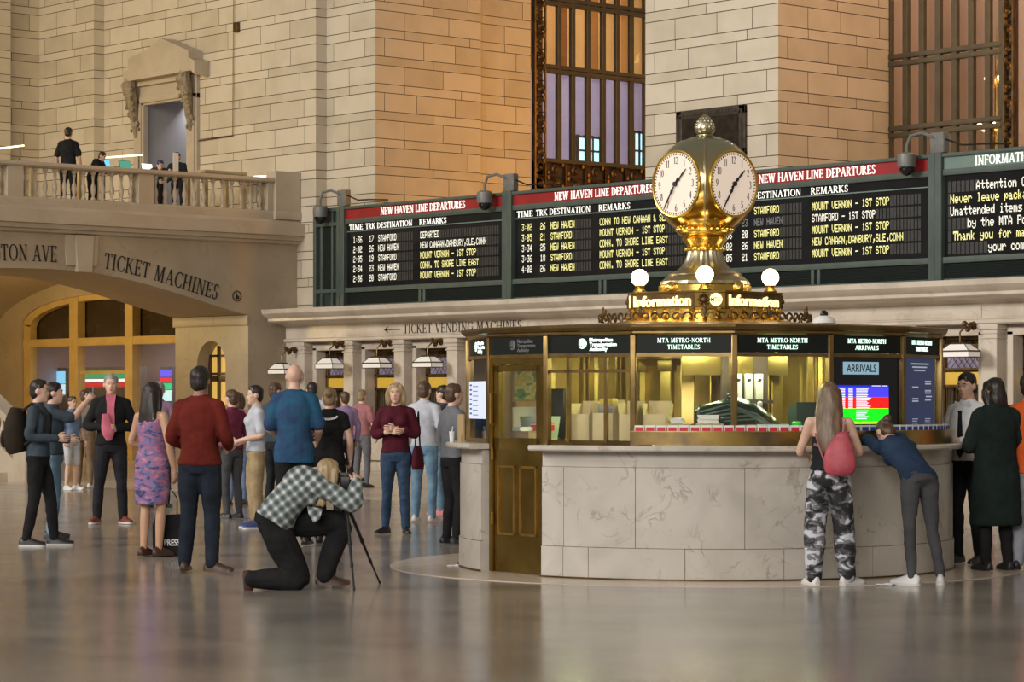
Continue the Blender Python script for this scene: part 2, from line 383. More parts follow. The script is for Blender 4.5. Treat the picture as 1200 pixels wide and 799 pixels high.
# ------------------------------------------------------------------ floor
def floor_material():
    m, nt, b = new_mat('polished_marble_floor')
    tc = nt.nodes.new('ShaderNodeTexCoord')
    n = nt.nodes.new('ShaderNodeTexNoise'); n.inputs['Scale'].default_value = .55; n.inputs['Detail'].default_value = 8; n.inputs['Distortion'].default_value = .6
    nt.links.new(tc.outputs['Object'], n.inputs['Vector'])
    br = nt.nodes.new('ShaderNodeTexBrick'); br.offset = 0; br.inputs['Scale'].default_value = 1
    br.inputs['Brick Width'].default_value = 1.2; br.inputs['Row Height'].default_value = 1.2; br.inputs['Mortar Size'].default_value = .006
    br.inputs['Color1'].default_value = (.36, .33, .295, 1); br.inputs['Color2'].default_value = (.30, .275, .25, 1); br.inputs['Mortar'].default_value = (.24, .20, .165, 1)
    nt.links.new(tc.outputs['Object'], br.inputs['Vector'])
    mx = nt.nodes.new('ShaderNodeMixRGB'); mx.blend_type = 'MULTIPLY'; mx.inputs['Fac'].default_value = .9
    r = nt.nodes.new('ShaderNodeValToRGB'); r.color_ramp.elements[0].position = .3; r.color_ramp.elements[1].position = .7
    r.color_ramp.elements[0].color = (.66, .64, .62, 1); r.color_ramp.elements[1].color = (1, .97, .93, 1)
    nt.links.new(n.outputs['Fac'], r.inputs[0]); nt.links.new(br.outputs['Color'], mx.inputs['Color1']); nt.links.new(r.outputs[0], mx.inputs['Color2'])
    nt.links.new(mx.outputs[0], b.inputs['Base Color'])
    n2 = nt.nodes.new('ShaderNodeTexNoise'); n2.inputs['Scale'].default_value = 1.1; n2.inputs['Detail'].default_value = 5
    nt.links.new(tc.outputs['Object'], n2.inputs['Vector'])
    mr = nt.nodes.new('ShaderNodeMapRange'); mr.inputs['To Min'].default_value = .10; mr.inputs['To Max'].default_value = .25
    nt.links.new(n2.outputs['Fac'], mr.inputs['Value']); nt.links.new(mr.outputs[0], b.inputs['Roughness'])
    b.inputs['Specular IOR Level'].default_value = .55
    bp = nt.nodes.new('ShaderNodeBump'); bp.inputs['Strength'].default_value = .09; bp.inputs['Distance'].default_value = .02
    n3 = nt.nodes.new('ShaderNodeTexNoise'); n3.inputs['Scale'].default_value = 2.2; n3.inputs['Detail'].default_value = 3
    nt.links.new(tc.outputs['Object'], n3.inputs['Vector']); nt.links.new(n3.outputs['Fac'], bp.inputs['Height']); nt.links.new(bp.outputs[0], b.inputs['Normal'])
    return m
b = MB(); b.span(-66, 12, -22, 24.6, -.12, 0)
struct(b.build('floor', floor_material(), smooth=False))
M['floor_border'] = marble_mat('floor_border_marble', (.50, .42, .33), (.58, .50, .41), (.40, .33, .26), .8, .22)
b = MB()
x = -66
for k in range(33):                       # border slabs between the hall floor and the ticket screen
    for (y0, y1) in ((24.6, 28.9), (28.9, 33.2), (33.2, 48)):
        b.span(x+.004, x+2.36-.004, y0+.004, y1-.004, -.12, -.0005)
    x += 2.364
struct(b.build('floor_border', M['floor_border'], smooth=False))
# ------------------------------------------------------------------ coursed stone walls
TALL, SHORT, PHASE = .40, .1915, 8.119
def courses(z0, z1):
    per = TALL+SHORT; k = math.floor((z0-PHASE)/per)-1; out = []
    while True:
        top = PHASE+per*k
        for a, b_, kind in ((top-TALL, top, 1), (top, top+SHORT, 0)):
            a2, b2 = max(a, z0), min(b_, z1)
            if b2-a2 > .02: out.append((a2, b2, kind, k*2+(1-kind)))
        if top > z1: break
        k += 1
    return out
def stone_wall(mb, p0, u, n, L, z0, z1, seed=0, openings=()):
    rnd = random.Random(seed); u = Vector((u[0], u[1], 0)); n = Vector((n[0], n[1], 0)); p0 = Vector((p0[0], p0[1], 0))
    for (a, b_, kind, idx) in courses(z0, z1):
        base = 1.10 if kind else 1.62
        cuts = [0.0]; xx = (base*.5 if idx % 4 < 2 else base) - (.3 if kind else 0)
        while xx < L-.25: cuts.append(xx); xx += base*rnd.choice((1, 1, 1, .82, 1.15))
        cuts.append(L)
        iv = list(zip(cuts, cuts[1:]))
        for (ua, ub, za, zb) in openings:
            if b_ > za+.02 and a < zb-.02:
                if b_ > zb+.03 or a < za-.03: pass
                nv = []
                for (s, e) in iv:
                    if e <= ua or s >= ub: nv.append((s, e)); continue
                    if s < ua: nv.append((s, ua))
                    if e > ub: nv.append((ub, e))
                iv = nv
        for (s, e) in iv:
            if e-s < .03: continue
            g = .008; d = -.03
            P = lambda uu, zz, dd: p0+u*uu+n*dd+Vector((0, 0, zz))
            o = [P(s, a, d), P(e, a, d), P(e, b_, d), P(s, b_, d)]
            gl = g if s > 0 else 0; gr = g if e < L else 0
            i = [P(s+gl, a+g, 0), P(e-gr, a+g, 0), P(e-gr, b_-g, 0), P(s+gl, b_-g, 0)]
            mb.m = 0; mb.add(i, [(0, 1, 2, 3)])
            mb.m = 1; mb.add(o+i, [(0, 1, 5, 4), (2, 3, 7, 6)]+([(1, 2, 6, 5)] if e < L else [])+([(3, 0, 4, 7)] if s > 0 else [])); mb.m = 0
SM = [M['stone'], M['mortar']]
ZT = 14.2
def sw(name, *a, **k):
    mb = MB(); stone_wall(mb, *a, **k)
    return struct(mb.build(name, SM, smooth=False, fixn=False))
DX0, DX1, DZ = -52.96, -51.17, 8.49       # doorway on the balcony
b = MB()
stone_wall(b, (-57.3, 34.9), (1, 0), (0, -1), 2.5, 5.4, ZT, 1)
stone_wall(b, (-54.8, 34.9), (0, 1), (1, 0), .3, 5.4, ZT, 2)
stone_wall(b, (-54.8, 35.2), (1, 0), (0, -1), 8.48, 5.4, ZT, 3, openings=[(DX0+54.8, DX1+54.8, 5.4, DZ)])
stone_wall(b, (-46.32, 35.2), (0, 1), (1, 0), .3, 3.2, ZT, 4)
stone_wall(b, (-46.32, 35.5), (1, 0), (0, -1), 1.72, 3.2, ZT, 5)
stone_wall(b, (-44.6, 35.5), (0, 1), (1, 0), 3.0, 3.2, ZT, 6)
stone_wall(b, (-48.2, 35.2), (1, 0), (0, -1), 1.88, 2.9, 5.4, 9)
struct(b.build('wall_south', SM, smooth=False, fixn=False))
b = MB()
stone_wall(b, (-44.72, 38.5), (0, 1), (1, 0), 8.5, 3.2, ZT, 7, openings=[(1.6, 8.4, 6.25, 14.3)])
stone_wall(b, (-44.72, 47), (1, 0), (0, -1), 8.5, 3.2, ZT, 8)
struct(b.build('wall_passage', SM, smooth=False, fixn=False))
b = MB()
stone_wall(b, (-36.3, 35.5), (1, 0), (0, -1), 3.45, 3.2, ZT, 11)
stone_wall(b, (-32.85, 35.5), (0, 1), (1, 0), 3.1, 3.2, ZT, 12)
stone_wall(b, (-36.3, 47), (0, -1), (-1, 0), 11.5, 3.2, ZT, 13)
struct(b.build('wall_pier', SM, smooth=False, fixn=False))
b = MB()
stone_wall(b, (-32.85, 38.6), (1, 0), (0, -1), 14, 3.2, ZT, 14, openings=[(.02, 3.2, 5.2, 14.3)])
struct(b.build('wall_bay', SM, smooth=False, fixn=False))
b = MB()
stone_wall(b, (-57.3, 18), (0, 1), (1, 0), 16.9, 5.4, ZT, 15)
stone_wall(b, (-57.0, 32.4), (0, 1), (1, 0), 1.5, 5.4, ZT, 16)
stone_wall(b, (-57.0, 33.9), (-1, 0), (0, 1), .3, 5.4, ZT, 17)
struct(b.build('wall_east', SM, smooth=False, fixn=False))
# ------------------------------------------------------------------ ticket screen under the board
b = MB()
PX0, PITCH = -44.48, 1.71
XS0, XS1 = -47.0, -19.0
cs = [PX0+PITCH*k for k in range(-1, 15)]
def arch_pts(n=20):
    P = [(28.6, 4.18), (29.64, 4.155), (30.4, 4.075), (31.26, 3.93), (32.19, 3.72), (33.15, 3.49), (33.87, 3.34)]
    out = []
    for i in range(len(P)-1):
        p0, p1, p2, p3 = P[max(i-1, 0)], P[i], P[i+1], P[min(i+2, len(P)-1)]
        if i == 0: p0 = (27.56, 4.155)
        for k in range(4):
            t = k/4
            out.append(tuple(.5*((2*p1[j])+(-p0[j]+p2[j])*t+(2*p0[j]-5*p1[j]+4*p2[j]-p3[j])*t*t+(-p0[j]+3*p1[j]-3*p2[j]+p3[j])*t**3) for j in (0, 1)))
    out.append(P[-1]); return out
for c0, c1 in zip(cs, cs[1:]):
    o0, o1 = c0+.36, c1-.36
    b.span(c0, o0, 34.9, 35.5, 0, 2.8); b.span(o1, c1, 34.9, 35.5, 0, 2.8)
    b.span(o0, o1, 34.9, 35.5, 0, 1.0); b.span(o0, o1, 34.9, 35.5, 2.56, 2.8)
    for (q0, q1) in ((o0-.12, o0), (o1, o1+.12)): b.span(q0, q1, 34.83, 34.9, 1.0, 2.62, .01)   # moulded frame
    b.span(o0-.12, o1+.12, 34.83, 34.9, 2.56, 2.68, .01)
    b.span(o0-.16, o1+.16, 34.55, 34.9, 1.0, 1.08, .015)                                       # ledge
    b.span(o0-.05, o1+.05, 34.80, 34.9, .22, .92, .01)
b.span(XS0, cs[0], 34.9, 35.5, 0, 2.8)
b.span(XS0, XS1, 34.72, 34.9, 0, .18, .01)
struct(b.build('wall_ticket_screen', M['ticket_stone'], angle=40))
for k, c in enumerate(cs):
    b = MB()
    b.span(c-.16, c+.16, 34.66, 34.95, .18, 2.58, .01); b.span(c-.20, c+.20, 34.62, 34.95, 0, .2, .01)
    b.span(c-.185, c+.185, 34.635, 34.95, 2.50, 2.53, .008); b.span(c-.18, c+.18, 34.64, 34.95, 2.58, 2.65, .012); b.span(c-.215, c+.215, 34.60, 34.95, 2.65, 2.74, .015)
    struct(b.build('pillar_%d' % (k+1), M['ticket_stone'], angle=40))
b = MB()
prof = [(35.5, 2.74), (34.60, 2.74), (34.57, 2.76), (34.57, 2.81), (34.63, 2.83), (34.63, 3.08), (34.58, 3.10), (34.50, 3.14), (34.20, 3.16), (34.14, 3.20), (34.14, 3.25), (34.06, 3.29), (33.98, 3.36), (33.96, 3.45), (35.5, 3.45)]
b.prism([(y, z) for y, z in prof], (XS0+.35, 0, 0), (0, 1, 0), (0, 0, 1), (XS1-XS0-.35, 0, 0))
for (x0, x1) in ((-44.5, -38.7), (-35, -27.5), (-27.2, -20)): b.span(x0, x1, 34.615, 34.64, 2.85, 3.06, .006)
struct(b.build('trim_1', M['ticket_stone'], angle=30))
b = MB(); P, w = serif('TICKET VENDING MACHINES', .20, .05)
x0 = onY(472.5, 382, 34.61).x; x1 = onY(611, 382, 34.61).x
s = (x1-x0)/w
put(b, P, (x0, 34.616, 2.865), (s, 0, 0), (0, 0, 1), (0, -.006, 0))
xa = onY(450, 384, 34.61).x; xb = onY(469, 384, 34.61).x
b.span(xa+.05, xb, 34.609, 34.616, 2.945, 2.965)
b.prism([(0, 0), (.14, -.07), (.09, 0), (.14, .07)], (xa, 34.616, 2.955), (1, 0, 0), (0, 0, 1), (0, -.007, 0), False)
tag(b.build('carved_lettering', M['ink'], smooth=False), 'black carved arrow and ticket vending machines lettering on the marble frieze', 'lettering')
# ------------------------------------------------------------------ ticket windows and the lamps before them
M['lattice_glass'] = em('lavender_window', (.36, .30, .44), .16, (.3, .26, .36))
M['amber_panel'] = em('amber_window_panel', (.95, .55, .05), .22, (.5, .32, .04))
M['booth_dark'] = pm('dark_ticket_office', (.05, .035, .03), (.08, .05, .045), 3, .7)
def ticket_window(k, c):
    root = thing('window_%d' % k, None, None, (c+PITCH/2, 35.12, 1.08)); struct(root)
    w = (PITCH-.72)/2
    b = MB(); b.span(-w, w, .30, .34, 0, 1.5); b.build('office_back', M['booth_dark'], root)
    b = MB(); b.span(-w+.05, w-.05, .05, .07, .95, 1.30); b.build('pane', M['lattice_glass'], root)
    b = MB(); b.span(-w+.05, w-.05, -.005, .03, .66, .88, .01); b.build('amber_panel', M['amber_panel'], root)
    b = MB()
    for sx in (-1, 1): b.span(sx*w-sx*.07, sx*w, -.03, .05, 0, 1.48, .006)
    for z in (.0, .62, .90, 1.30, 1.42): b.span(-w, w, -.03, .04, z, z+.05, .006)
    b.build('brass_frame', M['bronze'], root)
    b = MB(); n = 7
    for i in range(-4, n+1):
        for sg in (-1, 1):
            xa = -w+.07+i*(2*w-.14)/n; z0, z1 = .95, 1.30; dx = .30*sg
            x0, x1 = xa+(.15-.15*sg), xa+(.15+.15*sg)
            lo, hi = -w+.06, w-.06
            if min(x0, x1) < lo or max(x0, x1) > hi: continue
            b.tube([(x0, 0, z0), (x1, 0, z1)], .008, 4)
    for i in range(13):
        x = -w+.1+i*(2*w-.2)/12; b.tube([(x, 0, .05), (x, 0, .62)], .009, 5)
        b.ball((x, 0, 1.385), .022, 6, 4)
    for i in range(7):
        x = -w+.12+i*(2*w-.24)/6; b.lathe([(.0, 0), (.03, .02), (.012, .05), (.028, .08), (0, .10)], (x, -.01, 1.32), 6)
    b.build('grille', M['bronze'], root)
    return root
vis = [0, 1, 2, 3, 11, 12]
for k, i in enumerate(range(0, 15)):
    ticket_window(k+1, cs[i])
M['lamp_glass'] = em('milky_lamp_glass', (1, .92, .80), .22, (.7, .68, .64))
M['iron'] = pm('dark_iron', (.055, .045, .035), (.09, .07, .05), 9, .45, .6)
def counter_lamp(label, px, z=2.26):
    """bracketed lantern hanging before a ticket window"""
    p = onY(px, 426, 34.25); root = thing('counter_lamp', label, 'lamp', (p.x, 34.25, z), 0, 'lamps over the ticket windows')
    b = MB()
    ring = lambda w, zz: [(-w, -w*.5, zz), (w, -w*.5, zz), (w, w*.5, zz), (-w, w*.5, zz)]
    b.rings([ring(.30, -.10), ring(.30, -.02)], True, True); b.rings([ring(.29, .0), ring(.15, .11)], True, True)
    b.build('lamp_shade', M['lamp_glass'], root, smooth=False)
    b = MB(); b.rings([ring(.31, -.115), ring(.31, -.10)]); b.rings([ring(.31, -.02), ring(.31, .005)]); b.rings([ring(.16, .105), ring(.12, .135)])
    for sx in (-1, 1):
        for sy in (-.5, .5): b.tube([(sx*.305, sy*.305*1.0, -.1), (sx*.305, sy*.305, 0)], .008, 4); b.tube([(sx*.29, sy*.29, 0), (sx*.15, sy*.15, .11)], .008, 4)
    b.build('lamp_frame', M['iron'], root, smooth=False)
    b = MB(); b.tube([(0, 0, .13), (0, 0, .30), (.03, .1, .40), (0, .22, .44), (0, .36, .42)], [.014, .014, .02, .018, .016], 6)
    for i in range(7):
        a = i*.8; b.ball((.03*sin(a*2), .12+.04*i, .40+.05*cos(a*1.7)), (.05, .05, .045), 7, 5)
    b.build('bracket', M['bronze'], root)
    return root
counter_lamp('iron lantern with pale shade over the first ticket window right of the arch pillar', 386)
counter_lamp('pale shaded iron lantern over ticket window under the frieze arrow', 441.6)
counter_lamp('pale shaded iron lantern over ticket window nearest the booth door side', 501)
counter_lamp('pale shaded lantern beside the right edge of the booth above man in tie', 1125, 2.30)
counter_lamp('leftmost dark edged lantern hanging at the corner by the arch pillar', 330, 2.16)
# ------------------------------------------------------------------ east balcony, its arch and the passage below
XB = -47.0
A = arch_pts(); left = [(2*28.6-y, z) for y, z in A[1:]][::-1]
arc = left+A                                            # rising then falling, Y increasing
b = MB()
poly = [(34.0, 4.9), (19.0, 4.9), (19.0, 0), (arc[0][0], 0)]+arc+[(34.0, arc[-1][1])]
b.prism(poly, (XB-2.8, 0, 0), (0, 1, 0), (0, 0, 1), (2.8, 0, 0))
b.span(XB-2.8, XB, 34.0, 35.2, 3.34, 4.9)
# pillar on the right of the arch with a round headed niche in its north side
nx0, nx1, nz = -48.95, -47.85, 2.25
niche = [(nx0, 0), (nx0, nz)]+[((nx0+nx1)/2-.55*cos(pi*k/14), nz+.55*sin(pi*k/14)) for k in range(1, 14)]+[(nx1, nz), (nx1, 0)]
b.prism([(XB-2.8, 0), (XB-2.8, 3.34), (XB, 3.34), (XB, 0)]+niche[::-1], (0, 33.87, 0), (1, 0, 0), (0, 0, 1), (0, .5, 0))
b.span(XB-2.8, XB, 34.37, 35.2, 0, 3.34)
b.span(XB-2.84, XB+.03, 33.82, 33.87, 3.12, 3.34, .012)   # impost band
struct(b.build('wall_balcony', M['smooth_stone'], angle=30))
b = MB()                                                # slab, ledge mouldings
b.prism([(-57.3, 4.9), (XB, 4.9), (XB+.08, 4.93), (XB+.10, 4.98), (XB+.20, 5.0), (XB+.22, 5.08), (XB+.30, 5.10), (XB+.30, 5.36), (XB+.16, 5.38), (XB+.12, 5.45), (-57.3, 5.45)], (0, 19, 0), (1, 0, 0), (0, 0, 1), (0, 16.2, 0))
struct(b.build('floor_balcony', M['trim_stone'], angle=30))
b = MB()                                                # keystone
for (y0, y1, z0, t) in ((onX(75, 290, XB).y, onX(114.5, 290, XB).y, 4.27, .05), (onX(86, 290, XB).y, onX(106.5, 290, XB).y, 4.14, .12)):
    b.prism([(y0+.04, z0), (y1-.04, z0), (y1, 4.9), (y0, 4.9)], (XB, 0, 0), (0, 1, 0), (0, 0, 1), (t, 0, 0))
struct(b.build('trim_2', M['trim_stone'], smooth=False))
# balustrade
root = thing('balustrade', 'stone balustrade of turned balusters along the front of the balcony', 'balustrade', (XB-.05, 28, 5.45))
PED = [(34.5, 35.2, .26), (33.62, 34.5, .17)]
yy = lambda px: onX(px, 205, XB).y-28
peds = [(yy(311), yy(329.5), 0), (yy(160), yy(178), 0), (yy(6), yy(25.5), 0)]
step = peds[0][0]-peds[1][0]
peds += [(peds[2][0]-step, peds[2][1]-step, 0)]
b = MB(); b.span(-.16, .20, 34.5-28, 35.2-28, 0, 1.06, .02); b.span(-.18, .22, 34.48-28, 35.19-28, 0, .18, .015); b.build('end_pedestal', M['trim_stone'], root)
for y0, y1, _ in peds:
    b = MB(); b.span(-.12, .13, y0, y1, 0, .80, .012); b.build('pedestal', M['trim_stone'], root)
b = MB(); b.prism([(-.17, .80), (.15, .80), (.19, .83), (.19, .88), (.15, .905), (-.17, .905)], (0, peds[-1][0]-1, 0), (1, 0, 0), (0, 0, 1), (0, 34.5-28-peds[-1][0]+1, 0)); b.build('rail', M['trim_stone'], root, angle=30)
b = MB(); b.prism([(-.15, 0), (.15, 0), (.15, .14), (.11, .19), (-.11, .19), (-.15, .14)], (0, peds[-1][0]-1, 0), (1, 0, 0), (0, 0, 1), (0, 34.5-28-peds[-1][0]+1, 0)); b.build('plinth', M['trim_stone'], root, angle=30)
bprof = [(.045, 0), (.055, .02), (.055, .05), (.032, .06), (.028, .09), (.05, .17), (.056, .23), (.046, .30), (.026, .36), (.023, .41), (.032, .47), (.036, .50), (.026, .52), (.05, .545), (.055, .56), (.055, .61)]
b = MB(); b.lathe(bprof, (0, 0, .19), 10); first = b.build('baluster', M['trim_stone'], root)
k = 0
for (a0, a1) in ((peds[1][1], peds[0][0]), (peds[2][1], peds[1][0]), (peds[3][1], peds[2][0])):
    n = 12
    for i in range(n):
        o = first if k == 0 else first.copy(); k += 1
        if o is not first: COL.objects.link(o); o.parent = root
        o.location = (0, a0+(a1-a0)*(i+.5)/n, 0)
# arch lettering
def arch_letters(text, y0, y1, drop, name, label):
    b = MB(); P, w = serif(text, 1, .06); s = .33; tot = w*s
    import bisect
    def curve(y):
        for (a, za), (c, zc) in zip(arc, arc[1:]):
            if a <= y <= c: return za+(zc-za)*(y-a)/(c-a), atan2(zc-za, c-a)
        return arc[-1][1], 0
    x = 0; 
    for ch in text:
        p, cw = GLY[ch]; yc = y0+(y1-y0)*((x+cw/2)/w); z, t = curve(yc); z += drop
        sc_u = (y1-y0)/w
        for q in p: b.prism([((a-cw/2)*sc_u, c*s) for a, c in q], (XB+.006, yc, z), (0, cos(t), sin(t)), (0, -sin(t), cos(t)), (.008, 0, 0), False)
        x += cw+.06
    return tag(b.build(name, M['ink'], smooth=False), label, 'lettering')
arch_letters('TICKET MACHINES', onX(121, 305, XB).y, onX(254, 335, XB).y, .13, 'carved_lettering', 'black carved ticket machines lettering curving along the right of the arch')
arch_letters('LEXINGTON AVE', onX(66.5, 303, XB).y-(onX(66.5, 303, XB).y-onX(38, 303, XB).y)*4.15, onX(66.5, 303, XB).y, .15, 'carved_lettering', 'black carved street name lettering cut off by the left photo edge')
b = MB(); pc = onX(277.5, 347, XB)
n = 24
for i in range(n):
    a0, a1 = 2*pi*i/n, 2*pi*(i+1)/n
    b.prism([(.12*cos(a0), .12*sin(a0)), (.12*cos(a1), .12*sin(a1)), (.10*cos(a1), .10*sin(a1)), (.10*cos(a0), .10*sin(a0))], (XB+.002, pc.y, pc.z), (0, 1, 0), (0, 0, 1), (.01, 0, 0), False)
for q in ([(-.015, -.05), (.015, -.05), (.01, .03), (-.02, .03)], [(-.03, .045), (0, .045), (0, .075), (-.03, .075)], [(-.01, -.01), (.05, -.01), (.05, .01), (-.01, .01)], [(.03, -.06), (.06, -.06), (.05, .0), (.03, .0)], [(-.06, -.04), (-.04, -.06), (.03, -.06), (.02, -.04)]):
    b.prism(q, (XB+.002, pc.y, pc.z), (0, 1, 0), (0, 0, 1), (.01, 0, 0), False)
tag(b.build('access_emblem', M['ink'], smooth=False), 'small round wheelchair emblem at the right end of the arch', 'emblem')
# niche door
M['warm_pane'] = em('lit_amber_pane', (1, .62, .14), .5, (.6, .4, .1))
M['wood'] = pm('dark_wood', (.10, .055, .022), (.06, .03, .012), 4, .5, stretch=(1, 1, .15))
root = struct(thing('door_1', None, None, ((nx0+nx1)/2, 34.2, 0)))
b = MB(); b.span(-.53, .53, .04, .07, .02, 2.75); b.build('glazing', M['warm_pane'], root)
b = MB()
for x in (-.52, -.18, .18, .52): b.span(x-.035, x+.035, -.02, .05, 0, 2.7, .006)
for z in (.02, .5, 1.0, 1.9, 2.05, 2.45): b.span(-.55, .55, -.02, .05, z, z+(.14 if z in (1.9, .02) else .05), .006)
b.span(-.55, .55, -.01, .05, .02, 1.0)
b.build('door_frame', M['wood'], root)
b = MB(); 
# passage under the balcony: back wall, side wall with the big arched window, vault
YG = 36.2; WC, WH = -56.65, 3.66
def warc(h, rise, n=24): 
    return [(WC-h*cos(pi*k/n), 3.45+rise*sin(pi*k/n)) for k in range(n+1)]
b = MB()
op = warc(WH, .70)
b.prism([(-62, 0), (-62, 5.2), (-49.8, 5.2), (-49.8, 0)]+[(WC+WH, 0)]+op[::-1]+[(WC-WH, 0)], (0, YG, 0), (1, 0, 0), (0, 0, 1), (0, .5, 0))
b.span(-50.3, -49.8, 35.2, YG, 0, 5.0)
struct(b.build('wall_passage_side', M['smooth_stone'], angle=30))
b = MB(); b.span(-62, -61.6, 19, YG, 0, 5.2); struct(b.build('wall_passage_end', M['smooth_stone'], smooth=False))
b = MB()
rs = []
for Y in (19.0, 36.2): rs.append([(-49.8, Y, 4.75), (-54, Y, 4.75)]+[(-54-7.7*sin(pi/2*k/14), Y, 3.2+1.55*cos(pi/2*k/14)) for k in range(1, 15)])
b.rings(rs, False, False, closed=False)
struct(b.build('ceiling_vault', M['smooth_stone']))
M['yellow_frame'] = pm('ochre_painted_frame', (.58, .42, .17), (.50, .35, .13), 3, .45)
M['dark_glass'] = pm('dark_lunette_glass', (.028, .02, .012), (.045, .03, .018), 2, .12)
win = struct(thing('window_20', None, None, (WC, YG, 0)))
b = MB(); op2 = warc(WH-.32, .62)
ring = []
n = len(op)
for i in range(n-1):
    b.prism([(op[i][0]-WC, op[i][1]), (op[i+1][0]-WC, op[i+1][1]), (op2[i+1][0]-WC, op2[i+1][1]-.06), (op2[i][0]-WC, op2[i][1]-.06)], (0, .06, 0), (1, 0, 0), (0, 0, 1), (0, .2, 0))
for sx in (-1, 1): b.span(sx*WH, sx*(WH-.32), .06, .26, 0, 3.45, .01)
for px0, px1 in ((80, 89.5), (145, 154)):
    x0, x1 = onY(px0, 400, YG).x-WC, onY(px1, 400, YG).x-WC; b.span(x0, x1, .025, .27, 0, 4.1, .012)
b.span(-WH, WH, .04, .28, 2.86, 3.06, .012)
b.build('window_frame', M['yellow_frame'], win)
b = MB(); b.prism([(-WH, 3.0)]+[(x-WC, z) for x, z in op]+[(WH, 3.0)], (0, .30, 0), (1, 0, 0), (0, 0, 1), (0, .03, 0)); b.build('lunette_panel', M['dark_glass'], win, smooth=False)
b = MB(); b.span(onY(89.5, 400, YG).x-WC, onY(145, 400, YG).x-WC, .1, .16, 2.14, 2.22); b.build('glazing_bar', M['yellow_frame'], win)
b = MB(); b.span(-WH, WH, .16, .17, 0, 2.9); b.build('pane', M['glass'], win)
# hall behind the window
M['pink_wall'] = pm('pale_lilac_wall', (.52, .42, .46), (.46, .38, .42), .6, .6)
b = MB(); b.span(-62, -50, 40.5, 40.7, 0, 4); b.span(-62, -61.8, 36.8, 40.5, 0, 4); b.span(-50, -49.8, 36.8, 40.5, 0, 4); b.span(-62, -50, 36.8, 40.5, 3.3, 3.5)
struct(b.build('wall_ticket_hall', M['pink_wall'], smooth=False))
area('ticket_hall_light', (-56, 38.6, 3.2), (-56, 39.2, 0), (8, 2), 150, (1, .90, .86))
def machine(label, px, y, cols, w=.9):
    p = onY(px, 440, y); root = thing('ticket_machine', label, 'ticket machine', (p.x, y, 0), 0, 'ticket machines behind the arched window')
    b = MB(); b.span(-w/2, w/2, 0, .6, 0, 2.35, .03); b.build('cabinet', pm('machine_grey', (.10, .10, .11), (.14, .14, .15), 3, .4), root)
    z = 2.28
    for c, h in cols:
        b = MB(); b.span(-w/2+.06, w/2-.06, -.02, 0, z-h, z-.02); b.build('screen', em('screen_colour', c, 1.1), root); z -= h
    b = MB(); b.span(-w/2+.1, w/2-.1, -.06, 0, .9, 1.1, .02); b.build('ledge', M['iron'], root)
    return root
machine('ticket machine with cyan and white screen behind the left window bay', 64, 38.2, [((.25, .7, 1), .35), ((.6, .9, 1), .30)], 1.2)
machine('ticket machine with dark green screen behind the middle window bay', 120, 38.0, [((.02, .30, .12), .22), ((.85, .9, .95), .10), ((.5, .02, .02), .14)], 2.4)
machine('ticket machine with blue red and green screen bands in right window bay', 194.5, 38.2, [((.10, .10, .8), .20), ((.7, .03, .05), .14), ((.03, .55, .22), .18), ((.5, .8, .85), .3)], .62)
# staircase at the left edge
M['stair_stone'] = marble_mat('stair_marble', (.50, .42, .33), (.58, .5, .40), (.40, .33, .25), 1.2, .35)
b = MB(); X0 = -42.3
for i in range(12): b.span(X0-.32*(i+1)-.02, X0-.32*i, 20.5, 25.1, .165*i, .165*(i+1), .01); 
for i in range(12): b.span(X0-.32*(i+1), X0-.32*i, 20.5, 25.1, 0, .165*i+.01) if i else None
struct(b.build('stair', M['stair_stone'], angle=30))
root = thing('stair_balustrade', 'sloping stone stair balustrade at the left photo edge', 'balustrade', (X0, 25.22, 0))
b = MB(); sl = .165/.32
prl = [(.3, .92), (.3, 1.06), (-3.9, 1.06+4.2*sl), (-3.9, .92+4.2*sl)]
b.prism(prl, (0, -.16, 0), (1, 0, 0), (0, 0, 1), (0, .32, 0)); b.build('rail', M['trim_stone'], root, smooth=False)
b = MB(); b.prism([(.3, 0), (.3, .36), (-3.9, .36+4.2*sl), (-3.9, 0)], (0, -.13, 0), (1, 0, 0), (0, 0, 1), (0, .26, 0)); b.build('stringer', M['trim_stone'], root, smooth=False)
b = MB(); b.span(.3, .72, -.2, .2, 0, 1.12, .02); b.span(.26, .76, -.24, .24, 1.12, 1.2, .02); b.build('newel', M['trim_stone'], root)
for i in range(15):
    x = .15-.27*i; z = .36+(.3-x)*sl
    b = MB(); b.lathe([(r*1.15, zz*.92) for r, zz in bprof], (x, 0, z-.02), 10); b.build('baluster', M['trim_stone'], root)
# ------------------------------------------------------------------ stone doorway on the balcony
root = struct(thing('door_2', None, None, (0, 35.2, 0)))
b = MB(); cx = (DX0+DX1)/2
for x0, x1 in ((DX0-.42, DX0), (DX1, DX1+.42)):
    b.span(x0, x1, -.10, .05, 5.45, DZ+.12, .015); b.span(x0+.06, x1-.06, -.14, -.09, 5.45, DZ+.05, .01)
b.span(DX0-.42, DX1+.42, -.10, .05, DZ, DZ+.55, .012); b.span(DX0-.1, DX1+.1, -.15, -.08, DZ+.05, DZ+.2, .01); b.span(DX0-.1, DX1+.1, -.2, -.08, DZ+.45, DZ+.60, .012)
b.build('surround', M['trim_stone'], root)
b = MB(); q = [onY(px, py, 35.0) for px, py in ((153, 97), (153, 86), (159, 83), (159, 70), (182, 58), (197, 45.5), (230, 60), (230, 68), (237, 72), (237, 88), (233, 92))]
q = [(p.x, p.z) for p in q]; q[-1] = (q[-1][0], q[0][1]+.02)
b.prism(q[::-1], (0, -.42, 0), (1, 0, 0), (0, 0, 1), (0, .42, 0)); b.build('pediment', M['trim_stone'], root, smooth=False)
